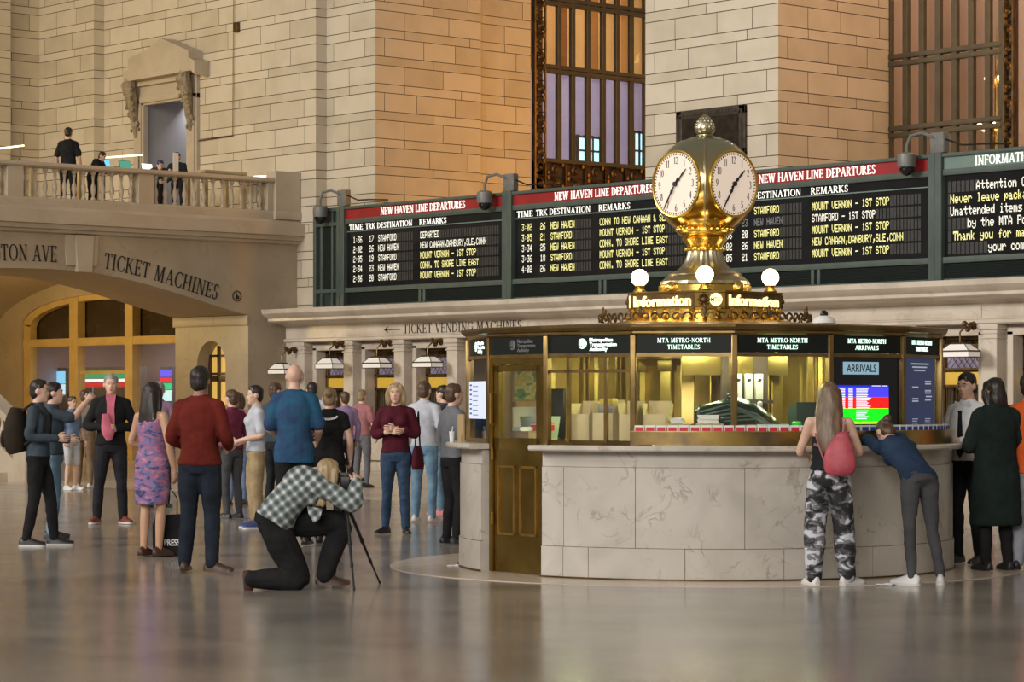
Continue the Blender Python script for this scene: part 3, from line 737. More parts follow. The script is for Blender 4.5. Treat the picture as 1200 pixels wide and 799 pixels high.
for x in (DX0-.24, DX1+.24):
    b = MB()
    rnd = random.Random(int(x*10))
    b.tube([(x, -.30, DZ+.62), (x, -.34, DZ+.40), (x, -.24, DZ+.10), (x, -.20, DZ-.3), (x, -.13, DZ-.75)], [.12, .17, .13, .10, .05], 10)
    for i in range(40):
        i = i*.65; z = DZ+.5-1.2*i/26; r = .055*(1-.4*i/26)
        b.ball((x+rnd.uniform(-.15, .15), -.44+.30*i/26+rnd.uniform(-.03, .03), z), (r, r, r*1.2), 7, 5)
    b.build('console', M['carving'], root)
M['grey_wall'] = pm('cool_grey_plaster', (.34, .32, .31), (.30, .28, .28), .8, .7)
b = MB()                                              # corridor beyond
b.span(-54.6, DX0-.05, 35.25, 40, 5.45, 9); b.span(DX1+.05, -49.5, 35.6, 40, 5.45, 9); b.span(-54, -50, 39.6, 40, 5.45, 9.5); b.span(-54, -50, 35.7, 40, 9, 9.3); b.span(-54, -50, 35.25, 40, 5.2, 5.44)
b.prism([(-53.0, 7.35), (-51.1, 6.9), (-51.1, 9), (-53, 9)], (0, 37.6, 0), (1, 0, 0), (0, 0, 1), (0, .3, 0))
struct(b.build('wall_corridor', M['grey_wall'], smooth=False))
b = MB(); pa, pb = onY(195, 176, 39.4), onY(221, 203, 39.4)
b.span(pa.x, pb.x+1, 39.45, 39.6, 5.45, pa.z); b.build('inner_door', M['wood'], root, smooth=False)
area('corridor_light', (-52.3, 36.4, 8.75), (-52, 38.6, 6.5), (1.2, .5), 38, (.86, .9, 1))
# conduit on the wall
b = MB(); pt = onY(274, -40, 35.16); p1 = onY(272.5, 159, 35.16); p2 = onY(232, 165, 35.16)
b.tube([pt, p1], .011, 6); b.tube([p1, (p2.x, 35.16, p2.z)], .011, 6); pb_ = onY(276.5, 32, 35.14); b.box((pb_.x, 35.15, pb_.z), (.16, .08, .22), 0, .01)
tag(b.build('cable_conduit', M['bronze']), 'thin dark conduit with small box running down wall right of the doorway', 'conduit')
# ------------------------------------------------------------------ departure boards
BY = 34.5
XU = [onY(403, 300, BY).x, onY(598.5, 300, BY).x, onY(828, 300, BY).x, onY(1100.5, 300, BY).x]
XU[2] = (XU[1]+XU[3])/2
XU.append(XU[3]+5.39); XL = onY(371, 300, BY).x
Z0, Z1 = 3.45, 5.58
ROWS = [4.865, 4.66, 4.455, 4.25, 4.045]
CW, CH = .0765, .135
def frame_bits(b, x0, x1, leftpost=True, rightpost=True):
    b.span(x0, x1, BY-.10, BY+.06, 5.52, Z1, .01); b.span(x0, x1, BY-.08, BY+.06, 5.215, 5.315, .01)
    b.span(x0, x1, BY-.08, BY+.06, 3.76, 3.86, .01); b.span(x0, x1, BY-.06, BY+.06, Z0, Z0+.05, .01)
    for on, x in ((leftpost, x0), (rightpost, x1)):
        if on: b.span(x-.14 if x == x1 else x, x if x == x1 else x+.14, BY-.12, BY+.06, Z0, Z1+.02, .012)
    xm = (x0+x1)/2
    for dx in (-.07, .07): b.span(xm+dx-.035, xm+dx+.035, BY-.07, BY+.06, Z0, 3.78, .008)
def board(x0, x1, name, label, cat, header, band, rows, cols=True, hdr_x=None, group=None):
    root = thing(name, label, cat, (x0, 0, 0), 0, group); w = x1-x0
    b = MB(); frame_bits(b, 0, w); b.build('frame', M['green_metal'], root)
    b = MB(); b.span(.05, w-.05, BY+.0, BY+.25, Z0, Z1-.03); b.build('casing', M['green_metal'], root, smooth=False)
    b = MB(); b.span(.14, w-.14, BY-.05, BY, 5.315, 5.52); band_o = b.build('header_band', band, root, smooth=False)
    P, tw = serif(header, .148, .045); b = MB(); tx = (w-tw)/2 if hdr_x is None else hdr_x
    put(b, P, (tx, BY-.05, 5.345), (1, 0, 0), (0, 0, 1), (0, -.012, 0)); b.build('header_lettering', M['white_text'], band_o, smooth=False)
    b = MB(); b.span(.14, w-.14, BY-.02, BY, 3.86, 5.215); sc = b.build('screen', M['black_glass'], root, smooth=False)
    b = MB()
    for k in range(22): z = Z0+.05+k*.0325; 
    n = 10
    for k in range(n):
        z = Z0+.06+.30*k/n; b.prism([(0, 0), (.02, 0), (.045, .022), (.025, .022)], (.1, BY-.0, z), (0, -1, 0), (0, 0, 1), (w-.2, 0, 0))
    b.span(.1, w-.1, BY-.002, BY+.01, Z0+.05, 3.77)
    b.build('louver_panel', M['louver'], root, smooth=False)
    if cols:
        b = MB(); b.span(.16, w-.16, BY-.035, BY-.02, 5.035, 5.055); b.build('header_rule', M['green_light'], sc, smooth=False)
        b = MB()
        for t, x, wd in (('TIME', .21, .47), ('TRK', .77, .33), ('DESTINATION', 1.16, 1.16), ('REMARKS', 2.55, .86)):
            P, tw = serif(t, .115, .05); put(b, P, (x, BY-.02, 5.075), (wd/tw, 0, 0), (0, 0, 1), (0, -.008, 0))
        b.build('column_heading', M['white_text'], sc, smooth=False)
    bw, by, bd, bc = MB(), MB(), MB(), MB()
    for k, r in enumerate(rows):
        z = ROWS[k]-CH/2 if cols else r[-1]-.075
        if cols:
            used = []
            for t, x, col in r:
                p, tw = dots(t, CW, CH); put_flat({'w': bw, 'y': by, 'd': bd}[col], p, (x, BY-.024, z), (1, 0, 0), (0, 0, 1), (0, -.003, 0)); used.append((x, x+tw))
            for (c0, c1) in ((.34, .72), (.88, 1.08), (1.2, 2.42), (2.58, 5.1)):
                m = int((c1-c0)/CW)
                for j in range(m):
                    xx = c0+j*CW
                    if any(u0-.02 <= xx < u1-.02 for u0, u1 in used): continue
                    bc.quad((xx+.008, BY-.0235, z-.02), (xx+CW-.012, BY-.0235, z-.02), (xx+CW-.012, BY-.0235, z+CH+.015), (xx+.008, BY-.0235, z+CH+.015))
        else:
            t, x, col, zz = r; cw, ch = .093, .15
            p, tw = dots(t, cw, ch); put_flat(by if col == 'y' else bw, p, (x, BY-.024, z), (1, 0, 0), (0, 0, 1), (0, -.003, 0))
            for j in range(int((w-.5)/cw)):
                xx = .2+j*cw
                if x-.03 <= xx < x+tw-.02: continue
                bc.quad((xx+.008, BY-.0235, z-.02), (xx+cw-.012, BY-.0235, z-.02), (xx+cw-.012, BY-.0235, z+ch+.015), (xx+.008, BY-.0235, z+ch+.015))
    for mb_, nm, mt in ((bw, 'white_dot_lettering', 'led_white'), (by, 'yellow_dot_lettering', 'led_yellow'), (bd, 'dim_dot_lettering', 'led_dim'), (bc, 'blank_cells', 'cell')):
        if mb_.v: mb_.build(nm, M[mt], sc, smooth=False)
    return root
def R(time, trk, dest, rem, cols='www', y2='w'):
    return [(time, .36, cols[0]), (trk, .90, cols[1]), (dest, 1.20, cols[2]), (rem, 2.58, y2)]
MV, SL, NC = 'MOUNT VERNON - 1ST STOP', 'CONN. TO SHORE LINE EAST', 'NEW CANAAN,DANBURY,SLE,CONN'
H = 'NEW HAVEN LINE DEPARTURES'; gb = 'departure boards over the ticket windows'
board(XU[0], XU[1], 'departure_board', 'leftmost red headed departure board listing 1:36 to 2:36 trains', 'departure board', H, M['red_band'],
      [R('1:36', '17', 'STAMFORD', 'DEPARTED'), R('2:02', '26', 'NEW HAVEN', NC, 'www'), R('2:05', '19', 'STAMFORD', MV, 'www', 'y'), R('2:34', '23', 'NEW HAVEN', SL, 'www', 'y'), R('2:36', '20', 'STAMFORD', MV, 'www', 'y')], group=gb)
board(XU[1], XU[2], 'departure_board', 'middle red headed departure board listing 3:02 to 4:02 trains', 'departure board', H, M['red_band'],
      [R('3:02', '26', 'NEW HAVEN', 'CONN TO NEW CANAAN & SLE', 'yyy', 'y'), R('3:05', '21', 'STAMFORD', MV, 'yyy', 'y'), R('3:34', '25', 'NEW HAVEN', SL, 'wwy', 'y'), R('3:36', '18', 'STAMFORD', MV, 'wwy', 'y'), R('4:02', '26', 'NEW HAVEN', SL, 'wwy', 'y')], group=gb)
board(XU[2], XU[3], 'departure_board', 'right red headed departure board half behind the golden clock', 'departure board', H, M['red_band'],
      [R('4:05', '19', 'STAMFORD', MV, 'yyy', 'y'), R('4:34', '23', 'NEW HAVEN', 'STAMFORD - 1ST STOP', 'ddd', 'w'), R('4:36', '20', 'STAMFORD', MV, 'wwy', 'y'), R('5:02', '26', 'NEW HAVEN', NC, 'wwy', 'y'), R('5:05', '21', 'STAMFORD', MV, 'wwy', 'y')], group=gb)
board(XU[3], XU[4], 'information_board', 'information board with grey green header and yellow notice text at right edge', 'information board', 'INFORMATION', M['green_light'],
      [('Attention Customers', .80, 'w', 5.02), ('Never leave packages', .26, 'y', 4.82), ('Unattended items may', .26, 'w', 4.615), ('by the MTA Police', .62, 'w', 4.41), ('Thank you for making', .32, 'y', 4.205), ('your commute safe', 1.05, 'w', 4.0)], cols=False, hdr_x=.80)
root = thing('louver_cabinet', 'narrow green louvered cabinet at the left end of the departure boards', 'cabinet', (XL, 0, 0)); w = XU[0]-XL-.02
b = MB()
for x in (0, w-.12): b.span(x, x+.1, BY-.1, BY+.2, Z0, Z1, .01)
for x in (.22, w-.34): b.span(x, x+.06, BY-.07, BY+.2, Z0, Z1, .01)
for z, h in ((5.50, .08), (5.19, .08), (3.77, .08), (Z0, .05)): b.span(0, w, BY-.09, BY+.2, z, z+h, .01)
b.build('frame', M['green_metal'], root)
b = MB(); b.span(.05, w-.05, BY, BY+.2, Z0, Z1-.02)
for k in range(34):
    z = 3.86+1.32*k/34; b.prism([(0, 0), (.02, 0), (.045, .025), (.025, .025)], (.28, BY, z), (0, -1, 0), (0, 0, 1), (w-.6, 0, 0))
b.build('louver_panel', M['louver'], root, smooth=False)
# cameras on the boards
M['cam_grey'] = pm('camera_housing_grey', (.13, .13, .12), (.18, .18, .17), 6, .4)
def board_camera(x, label):
    root = thing('security_camera', label, 'camera', (x, BY-.06, Z1+.02), 0, 'security cameras on the boards')
    b = MB(); b.span(-.13, .17, -.03, .12, 0, .34, .02); b.build('mount_post', M['cam_grey'], root)
    b = MB(); b.tube([(-.05, -.02, .26), (-.22, -.12, .34), (-.40, -.20, .30), (-.46, -.22, .14), (-.46, -.22, 0)], .028, 8); b.build('arm', M['cam_grey'], root)
    b = MB(); b.lathe([(.10, .0), (.155, -.03), (.16, -.16), (.15, -.24)], (-.46, -.22, .02), 16); b.build('housing', M['cam_grey'], root)
    b = MB(); b.lathe([(.13, 0), (.125, -.05), (.085, -.11), (.03, -.14), (0, -.145)], (-.46, -.22, -.22), 16); b.build('dome', M['black_glass'], root)
    b = MB(); b.tube([(.17, .02, .22), (.5, .05, .10), (.9, .05, .09), (1.5, .05, .05)], .016, 5); b.build('cable', M['black'], root)
    return root
board_camera(XU[0], 'small grey camera on left end of the departure boards')
board_camera(XU[1], 'grey camera between the first two departure boards')
board_camera(XU[3], 'grey camera left of the information board header')
# ------------------------------------------------------------------ great windows in the bays
M['lilac_room'] = pm('lilac_office_wall', (.42, .38, .55), (.36, .33, .48), .5, .7)
M['window_frame'] = pm('green_bronze_window_frame', (.085, .068, .036), (.065, .052, .027), 4, .5, .15)
M['amber_wall'] = pm('amber_plaster', (.62, .36, .10), (.52, .29, .08), .6, .7)
M['pink_brown'] = pm('pink_brown_wall', (.42, .31, .245), (.36, .26, .205), .5, .7)
def scroll_band(b, o, u, L, W, n, v=(0, 0, 1), d=(1, 0, 0)):
    """pierced ornamental strip: a frame with scrolls and rosettes in it"""
    o, u, v, d = Vector(o), Vector(u), Vector(v), Vector(d)
    b.tube([o, o+v*L], .03, 5); b.tube([o+u*W, o+u*W+v*L], .03, 5)
    st = L/n
    for i in range(n):
        c = o+u*W/2+v*(st*(i+.5)); sg = 1 if i % 2 else -1; R = min(W, st)*.42
        pts = []
        for k in range(16):
            t = k/15; a = sg*(t*5.6)+(.6 if sg > 0 else 2.4); r = R*(1-.72*t); pts.append(c+u*r*cos(a)+v*r*sin(a)*1.05)
        b.tube(pts, [.034-.012*k/15 for k in range(16)], 4)
        b.ball(c, .045, 6, 4)
        b.ball(c+u*W*.36*sg+v*st*.42, (.05, .05, .07), 6, 4); b.ball(c-u*W*.36*sg-v*st*.2, (.045, .045, .06), 6, 4)
        b.tube([o+v*(st*i), o+u*W+v*(st*i)], .014, 4)
# window in the passage wall (plane X = const), seen through the first opening
XW = -44.72
win = struct(thing('window_30', None, None, (XW, 0, 0)))
wy = [onX(p, 130, XW).y for p in (654.6, 670.8, 688.7, 706.6, 722.8, 739.5)]; stp = (wy[-1]-wy[0])/5
wy += [wy[-1]+stp*(k+1) for k in range(4)]
yA = onX(626.5, 130, XW).y; yB = onX(638.5, 130, XW).y; yE = 46.8
zf = lambda px, py: onX(px, py, XW).z
b = MB()
for y in wy:
    b.span(-.06, .05, y-.06, y+.06, 6.9, ZT, .015)
for py in (188, 83.5, 78, 4, -2): z = zf(645, py); b.span(-.07, .07, yB, yE, z-.045, z+.045, .015)
b.span(-.12, .08, yA-.02, yB, 6.2, 6.28); b.span(-.12, .08, yA, yE, 6.2, 6.3, .02)
b.build('window_frame', M['window_frame'], win)
b = MB(); scroll_band(b, (.02, yA, 6.25), (0, 1, 0), ZT-6.3, yB-yA, 22); b.build('side_scrollwork', M['bronze'], win)
b = MB(); L = yE-yB; n = 10
for i in range(n): scroll_band(b, (.02, yB+L*i/n, 6.28), (0, 1, 0), zf(645, 190)-6.3, L/n, 2)
b.build('bottom_scrollwork', M['bronze'], win)
b = MB(); b.span(-.30, -.28, yA, yE, 6.2, ZT); b.build('pane', M['glass'], win)
b = MB(); b.span(-.10, -.08, yA, yB, 6.2, ZT); b.span(-.10, -.08, yA, yE, 6.2, zf(645, 190)); b.build('backing', M['booth_dark'], win)
b = MB(); b.span(-6, -5.8, 36, 60, 5.6, 9.95); b.span(-6, -.35, 56, 56.2, 5.6, 15); b.span(-6, -.3, 36, 56, 5.4, 5.6); b.span(-6, -.3, 37.5, 37.7, 5.6, 15)
b.span(-6, -.35, 37.7, 56, 15, 15.2)
o = b.build('wall_office', M['lilac_room'], smooth=False); o.location = (XW, 0, 0); struct(o)
b = MB(); b.span(-6.02, -5.8, 36, 60, 9.95, 15)
for k in range(16): b.span(-5.8, -5.5, 38.6+k*1.1, 39.0+k*1.1, 10.0, 15)
o = b.build('wall_office_upper', M['amber_wall'], smooth=False); o.location = (XW, 0, 0); struct(o)
area('office_light', (XW-1.6, 47, 9.0), (XW-5.8, 47, 7), (3, 10), 170, (.86, .86, 1))
area('office_upper_light', (XW-2.5, 46, 14.5), (XW-5.8, 46, 12), (2, 12), 240, (1, .62, .2))
M['day_window'] = em('bright_office_window', (.45, .88, 1), 1.15)
XO = XW-5.75
for k, (pa, pb_, qa, qb) in enumerate(((676.5, 702, 160, 189), (742, 760, 155, 194))):
    A1, B1 = onX(pa, qb, XO), onX(pb_, qa, XO); A2 = onX(pa, qa, XO)
    r = struct(thing('window_%d' % (31+k), None, None, (XO, (A1.y+B1.y)/2, A1.z))); w = B1.y-A1.y; h = A2.z-A1.z
    b = MB(); b.span(-.02, .02, -w/2, w/2, 0, h); b.build('pane', M['day_window'], r, smooth=False)
    b = MB()
    for y in (-w/2, -w/6, w/6, w/2): b.span(-.03, .06, y-.025, y+.025, -.05, h+.05)
    for z in (0, h*.45, h): b.span(-.03, .06, -w/2, w/2, z-.025, z+.025)
    b.build('glazing_bar', M['iron'], r, smooth=False)
# window in the second bay (plane Y = const)
YW = 38.62
win = struct(thing('window_40', None, None, (0, YW, 0)))
wx = [onY(p, 100, YW).x for p in (1043, 1062, 1081, 1100, 1119.5, 1139, 1158.5, 1175)]
xe = onY(1189.5, 100, YW).x
b = MB()
for x in wx: b.span(x-.062, x+.062, -.05, .06, 5.2, ZT, .015)
z1, z2, z3, z4 = [onY(1100, q, YW).z for q in (60.5, 69, 146, 154)]
for z in (z1, z2, z3, z4, z1+3.3, z2+3.3, 6.0): b.span(wx[0], wx[-1], -.07, .08, z-.045, z+.045, .015)
b.build('window_frame', M['window_frame'], win)
b = MB(); scroll_band(b, (wx[-1]+.06, -.03, 5.3), (1, 0, 0), ZT-5.3, xe-wx[-1]-.08, 26); b.build('side_scrollwork', M['bronze'], win)
b = MB(); b.span(wx[-1], xe, .06, .1, 5.2, ZT); b.build('backing', M['booth_dark'], win)
b = MB(); b.span(wx[0], wx[-1], .10, .11, 5.2, ZT); b.build('pane', M['glass'], win)
b = MB(); b.span(-34.5, -27, 41.5, 41.7, 4, 15); b.span(-34.5, -34.3, 38.9, 41.5, 4, 15); b.span(-27.2, -27, 38.9, 41.5, 4, 15); b.span(-34.5, -27, 38.9, 41.5, 14.9, 15.1); b.span(-34.5, -27, 38.9, 41.5, 3.9, 4.1)
struct(b.build('wall_gallery', M['pink_brown'], smooth=False))
area('gallery_light', (-31, 39.6, 13.8), (-31, 41.5, 8), (5, 1), 430, (1, .72, .5))
M['bulb'] = em('reflection_bulb', (1, .72, .28), 12)
p = onY(1168, 140, 40.4)
root = thing('chandelier', 'added chandelier with small golden bulbs imitating a reflection in the right hand tall window', 'chandelier', (p.x, 40.4, p.z-1.2))  # bulbs added behind the pane to imitate a chandelier's reflection in the glass
b = MB(); b.lathe([(0, -.1), (.08, 0), (.05, .3), (.10, .6), (.04, 1.0), (.03, 2.6), (.0, 3.0)], (0, 0, 0), 10); b.build('stem', M['brass'], root)
for (z, r, n) in ((.25, .42, 7), (1.0, .34, 6), (1.9, .22, 5)):
    for i in range(n):
        a = 2*pi*i/n+z
        b = MB(); b.tube([(0, 0, z), (r*.5*cos(a), r*.5*sin(a), z-.1), (r*cos(a), r*sin(a), z)], .02, 5); arm = b.build('arm', M['brass'], root)
        b = MB(); b.ball((r*cos(a), r*sin(a), z+.07), .055, 8, 6); b.build('bulb', M['bulb'], arm)
# bronze grille on the pier
vx0, vx1 = onY(791, 150, 35.42).x, onY(872, 150, 35.42).x; vz0, vz1 = onY(830, 186, 35.42).z, onY(830, 127, 35.42).z
root = thing('wall_vent', 'dark bronze ventilation grille on stone pier behind the clock finial', 'vent', ((vx0+vx1)/2, 35.5, vz0)); w = (vx1-vx0)/2; h = vz1-vz0
b = MB()
for s in (-1, 1): b.span(s*w, s*(w-.16), -.07, 0, 0, h, .02)
b.span(-w, w, -.07, 0, 0, .16, .02); b.span(-w, w, -.07, 0, h-.16, h, .02); b.build('frame', M['iron'], root)
b = MB(); 
for i in range(30):
    for z in (.08, h-.08): b.ball((-w+.08+i*(2*w-.16)/29, -.07, z), (.025, .02, .035), 6, 4)
for i in range(22):
    for s in (-1, 1): b.ball((s*(w-.08), -.07, .12+i*(h-.24)/21), (.035, .02, .025), 6, 4)
b.build('beading', M['iron'], root)
b = MB(); b.span(-w+.15, w-.15, -.02, 0, .15, h-.15)
for i in range(26):
    z = .17+i*(h-.34)/26; b.prism([(0, 0), (.03, 0), (.045, .03), (.03, .03)], (-w+.16, -.02, z), (0, -1, 0), (0, 0, 1), (2*w-.32, 0, 0))
b.build('slat_panel', M['iron'], root, smooth=False)
# ------------------------------------------------------------------ information booth
BD = 23.95
BC = RT*(226/FPX*BD)+FW*BD; BC.z = 0
_d = BC.normalized(); BRZ = atan2(-_d.x, _d.y)
def bl(theta, r, z=0):
    t = radians(theta); return Vector((r*sin(t), -r*cos(t), z))
def bw(theta, r, z=0):
    return Matrix.Rotation(BRZ, 3, 'Z') @ bl(theta, r, z) + BC
def curved(b, a0, a1, r0, r1, z0, z1, step=2.5, bev=0):
    n = max(1, int(abs(a1-a0)/step)); rs = []
    for k in range(n+1):
        a = a0+(a1-a0)*k/n
        if bev: rs.append([bl(a, r0, z0), bl(a, r1-bev, z0), bl(a, r1, z0+bev), bl(a, r1, z1-bev), bl(a, r1-bev, z1), bl(a, r0, z1)])
        else: rs.append([bl(a, r0, z0), bl(a, r1, z0), bl(a, r1, z1), bl(a, r0, z1)])
    b.rings(rs)
M['booth_marble'] = marble_mat('booth_marble', (.44, .405, .355), (.54, .50, .44), (.20, .15, .11), 2.1, .30, .022)
M['counter_marble'] = marble_mat('counter_marble', (.46, .42, .36), (.56, .51, .45), (.3, .24, .19), 2.2, .22)
M['frame_brass'] = pm('dulled_brass', (.30, .20, .075), (.20, .13, .05), 5, .34, .9, .02)
M['brass_panel'] = pm('brown_brass_panel', (.33, .22, .06), (.22, .14, .035), 3, .30, 1, .02)
M['interior_brass'] = pm('interior_brass', (.50, .36, .13), (.36, .25, .08), 3, .34, .85)
M['ceiling_cream'] = pm('booth_ceiling', (.45, .40, .26), (.4, .35, .22), 2, .6)
b = MB(); curved(b, -180, 180, 0.0, 2.85, 0, .006, 6); o = b.build('trim_3', M['floor_border'], smooth=False); o.location = BC; o.rotation_euler = (0, 0, BRZ); struct(o)
V0 = -61.0; STEP = 22.5
va = [V0+STEP*k for k in range(17)]
RGL = 2.13
M['sign_black'] = pm('matt_sign_black', (.006, .008, .007), (.009, .011, .010), 4, .5, spec=.2)
booth = thing('information_booth', 'round brass and marble information booth with lit signs under the golden clock', 'booth', BC, BRZ)
b = MB()
for a0, a1 in ((-38.3, -32.2), (-32.2, -15), (-15, 8.5), (8.5, 31), (31, 54), (54, 77), (77, 100), (100, 150), (150, 200), (200, 250), (250, 283), (283, 298.8)):
    curved(b, a0+.07, a1-.07, 1.95, 2.215, .272, .935, 1.5)
for a0, a1 in ((-38.3, -32.2), (-32.2, -25.8), (-25.8, -4.2), (-4.2, 17), (17, 39), (39, 61), (61, 83), (83, 110), (110, 160), (160, 210), (210, 260), (260, 298.8)):
    curved(b, a0+.07, a1-.07, 1.95, 2.225, 0.006, .268, 1.5)
curved(b, -38.3, 298.8, 1.95, 2.205, .939, 1.07)
curved(b, -38.25, 298.75, 1.94, 2.195, .02, 1.06)
b.build('marble_base', M['booth_marble'], booth)
b = MB(); curved(b, -39.3, 299.6, 1.5, 2.345, 1.07, 1.117, 2.5, .012); b.build('counter', M['counter_marble'], booth)
b = MB(); curved(b, -38.5, 299, 2.225, 2.24, 0.006, .02); b.build('base_seam', M['bronze'], booth)
# frame
prism_ring = lambda b, prof: b.lathe(prof, (0, 0, 0), 16, radians(V0-90), cap=False)
b = MB(); prism_ring(b, [(1.98, 2.035), (2.15, 2.035), (2.165, 2.05), (2.165, 2.065), (2.19, 2.075), (2.21, 2.10), (2.215, 2.118), (2.19, 2.124), (1.2, 2.17), (0, 2.175)])
b.build('roof', M['frame_brass'], booth, angle=20)
b = MB(); prism_ring(b, [(2.12, 2.033), (0, 2.033)]); b.build('ceiling', M['ceiling_cream'], booth)
b = MB(); prism_ring(b, [(2.09, 1.855), (2.155, 1.855), (2.155, 1.885), (2.09, 1.885), (2.09, 1.855)]); b.build('transom_rail', M['frame_brass'], booth, smooth=False)
for k in range(16):
    b = MB(); p = bl(va[k], RGL+.005); b.box((p.x, p.y, 1.576), (.05, .06, .918), radians(va[k]), .008); b.build('mullion', M['frame_brass'], booth)
for k in range(1, 16):
    b = MB(); p0, p1 = bl(va[k], RGL), bl(va[k+1], RGL); b.tube([p0+Vector((0, 0, 1.135)), p1+Vector((0, 0, 1.135))], .022, 4); b.build('sill_rail', M['frame_brass'], booth, smooth=False)
# panel helper: frame of a face k (between va[k] and va[k+1])
def face(k, r=None):
    p0, p1 = bl(va[k], RGL), bl(va[k+1], RGL); c = (p0+p1)/2; u = (p1-p0).normalized(); n = bl((va[k]+va[k+1])/2, 1)
    return c, u, n, (p1-p0).length
def slab(b, k, u0, u1, z0, z1, off=0, t=.012):
    c, u, n, L = face(k); o = c+n*off
    b.prism([(u0, z0), (u1, z0), (u1, z1), (u0, z1)], o, u, (0, 0, 1), n*t)
Lf = face(0)[3]; hw = Lf/2-.02
def logo(b, o, u, n, r, cut=True):
    pts = [(r*cos(2*pi*i/24), r*sin(2*pi*i/24)) for i in range(24)]
    b.prism(pts, o, u, (0, 0, 1), n*.004, False)
def mta_logo(parent, k, u0, z, r, mat):
    c, u, n, L = face(k); o = c+u*u0+Vector((0, 0, z))+n*.014
    b = MB()
    for i in range(28):                                    # disc with dark M T A strokes left open
        a0, a1 = -2.3+4.6*i/28, -2.3+4.6*(i+1)/28
        b.prism([(r*.80*cos(a0)*.35, r*.8*sin(a0)), (r*cos(a0), r*sin(a0)), (r*cos(a1), r*sin(a1)), (r*.80*cos(a1)*.35, r*.8*sin(a1))], o, u, (0, 0, 1), n*.004, False)
    for x in (-.75, -.35, .02): b.prism([(x*r, -.5*r), (x*r+.16*r, -.5*r), (x*r+.16*r, .55*r), (x*r, .55*r)], o, u, (0, 0, 1), n*.004, False)
    b.build('sign_emblem', mat, parent, smooth=False)
def sign(k, lines, logo_=False, mat='green_glow', serif_=True, off=0):
    b = MB(); slab(b, k, -hw, hw, 1.888, 2.032, 0, .014); s = b.build('sign_panel', M['sign_black'], booth, smooth=False)
    c, u, n, L = face(k); b = MB()
    if logo_:
        P = []
        for j, t in enumerate(lines):
            p, w = sans(t, .030, .03); f = min(1, .26/w); put(b, [[(a*f, b_) for a, b_ in q] for q in p], c+u*(off+.0)+n*.0142+Vector((0, 0, 1.984-.038*j)), u, (0, 0, 1), n*.003)
        b.build('sign_lettering', M[mat], s, smooth=False); mta_logo(s, k, off-.07, 1.968, .042, M[mat])
    else:
        for j, t in enumerate(lines):
            p, w = serif(t, .036, .06); f = (.44 if j == 0 else .27)/w*(1 if len(lines) > 1 else 1)
            put(b, [[(a*f-w*f/2, b_) for a, b_ in q] for q in p], c+n*.0142+Vector((0, 0, 1.972-.055*j)), u, (0, 0, 1), n*.003)
        b.build('sign_lettering', M[mat], s, smooth=False)
    return s
M['dim_sign'] = em('unlit_sign_lettering', (.3, .3, .3), .06, (.12, .12, .12))
TT = ['MTA METRO-NORTH', 'TIMETABLES']; AR = ['MTA METRO-NORTH', 'ARRIVALS']; MT = ['Metropolitan', 'Transportation', 'Authority']
sign(15, MT, True, off=-.02); sign(0, MT, True, 'dim_sign'); sign(1, MT, True); sign(2, TT); sign(3, TT); sign(4, AR); sign(5, TT); sign(6, TT); sign(14, TT)
for k in range(7, 14): sign(k, TT)
for k in (1, 2, 3, 6, 7, 8, 9, 10, 11, 12, 13, 14):
    b = MB(); slab(b, k, -hw, hw, 1.14, 1.86, -.01, .006); b.build('pane', M['glass'], booth, smooth=False)
# first window: extra bars
for u0 in (-.21, .15):
    b = MB(); slab(b, 1, u0-.014, u0+.014, 1.14, 1.86, -.02, .035); b.build('window_bar', M['frame_brass'], booth, smooth=False)
b = MB(); slab(b, 1, -hw, hw, 1.725, 1.75, -.02, .035); b.build('window_bar', M['frame_brass'], booth, smooth=False)
# door
b = MB()
for s in (-1, 1): slab(b, 0, s*hw if s < 0 else hw-.05, -hw+.05 if s < 0 else hw, .01, 1.855, -.03, .06)
slab(b, 0, -hw, hw, 1.80, 1.855, -.03, .05)
b.build('door_frame', M['brass_panel'], booth, smooth=False)
b = MB(); dw = hw-.055
slab(b, 0, -dw, dw, .012, 1.06, -.025, .035)
for s in (-1, 1): slab(b, 0, -dw if s < 0 else dw-.07, -dw+.07 if s < 0 else dw, 1.06, 1.795, -.025, .04)
slab(b, 0, -dw, dw, 1.06, 1.17, -.025, .04); slab(b, 0, -dw, dw, 1.74, 1.795, -.025, .04)
dm = MB()
for (a0, a1) in ((-dw+.06, -.035), (.035, dw-.06)):
    for (e0, e1, f0, f1) in ((a0, a0+.02, .33, .93), (a1-.02, a1, .33, .93), (a0, a1, .33, .35), (a0, a1, .91, .93)): slab(dm, 0, e0, e1, f0, f1, .01, .014)
door = b.build('door', M['brass_panel'], booth, smooth=False); dm.build('door_moulding', M['brass'], door, smooth=False)
b = MB(); slab(b, 0, -dw+.07, dw-.07, 1.17, 1.74, -.01, .006); b.build('door_pane', M['glass'], door, smooth=False)
c, u, n, L = face(0); b = MB(); hx = c+u*(-dw-.01)+n*.05; b.tube([hx+Vector((0, 0, 1.28))-n*.04, hx+Vector((0, 0, 1.29)), hx+Vector((0, 0, 1.55)), hx+Vector((0, 0, 1.56))-n*.04], .011, 6); b.build('pull_handle', M['brass'], door)
b = MB()
for z in (.42, .98): b.cyl(c+u*(-dw-.01)+n*.03+Vector((0, 0, z)), c+u*(-dw-.01)+n*.03+Vector((0, 0, z+.10)), .012)
b.build('hinge', M['brass'], door)
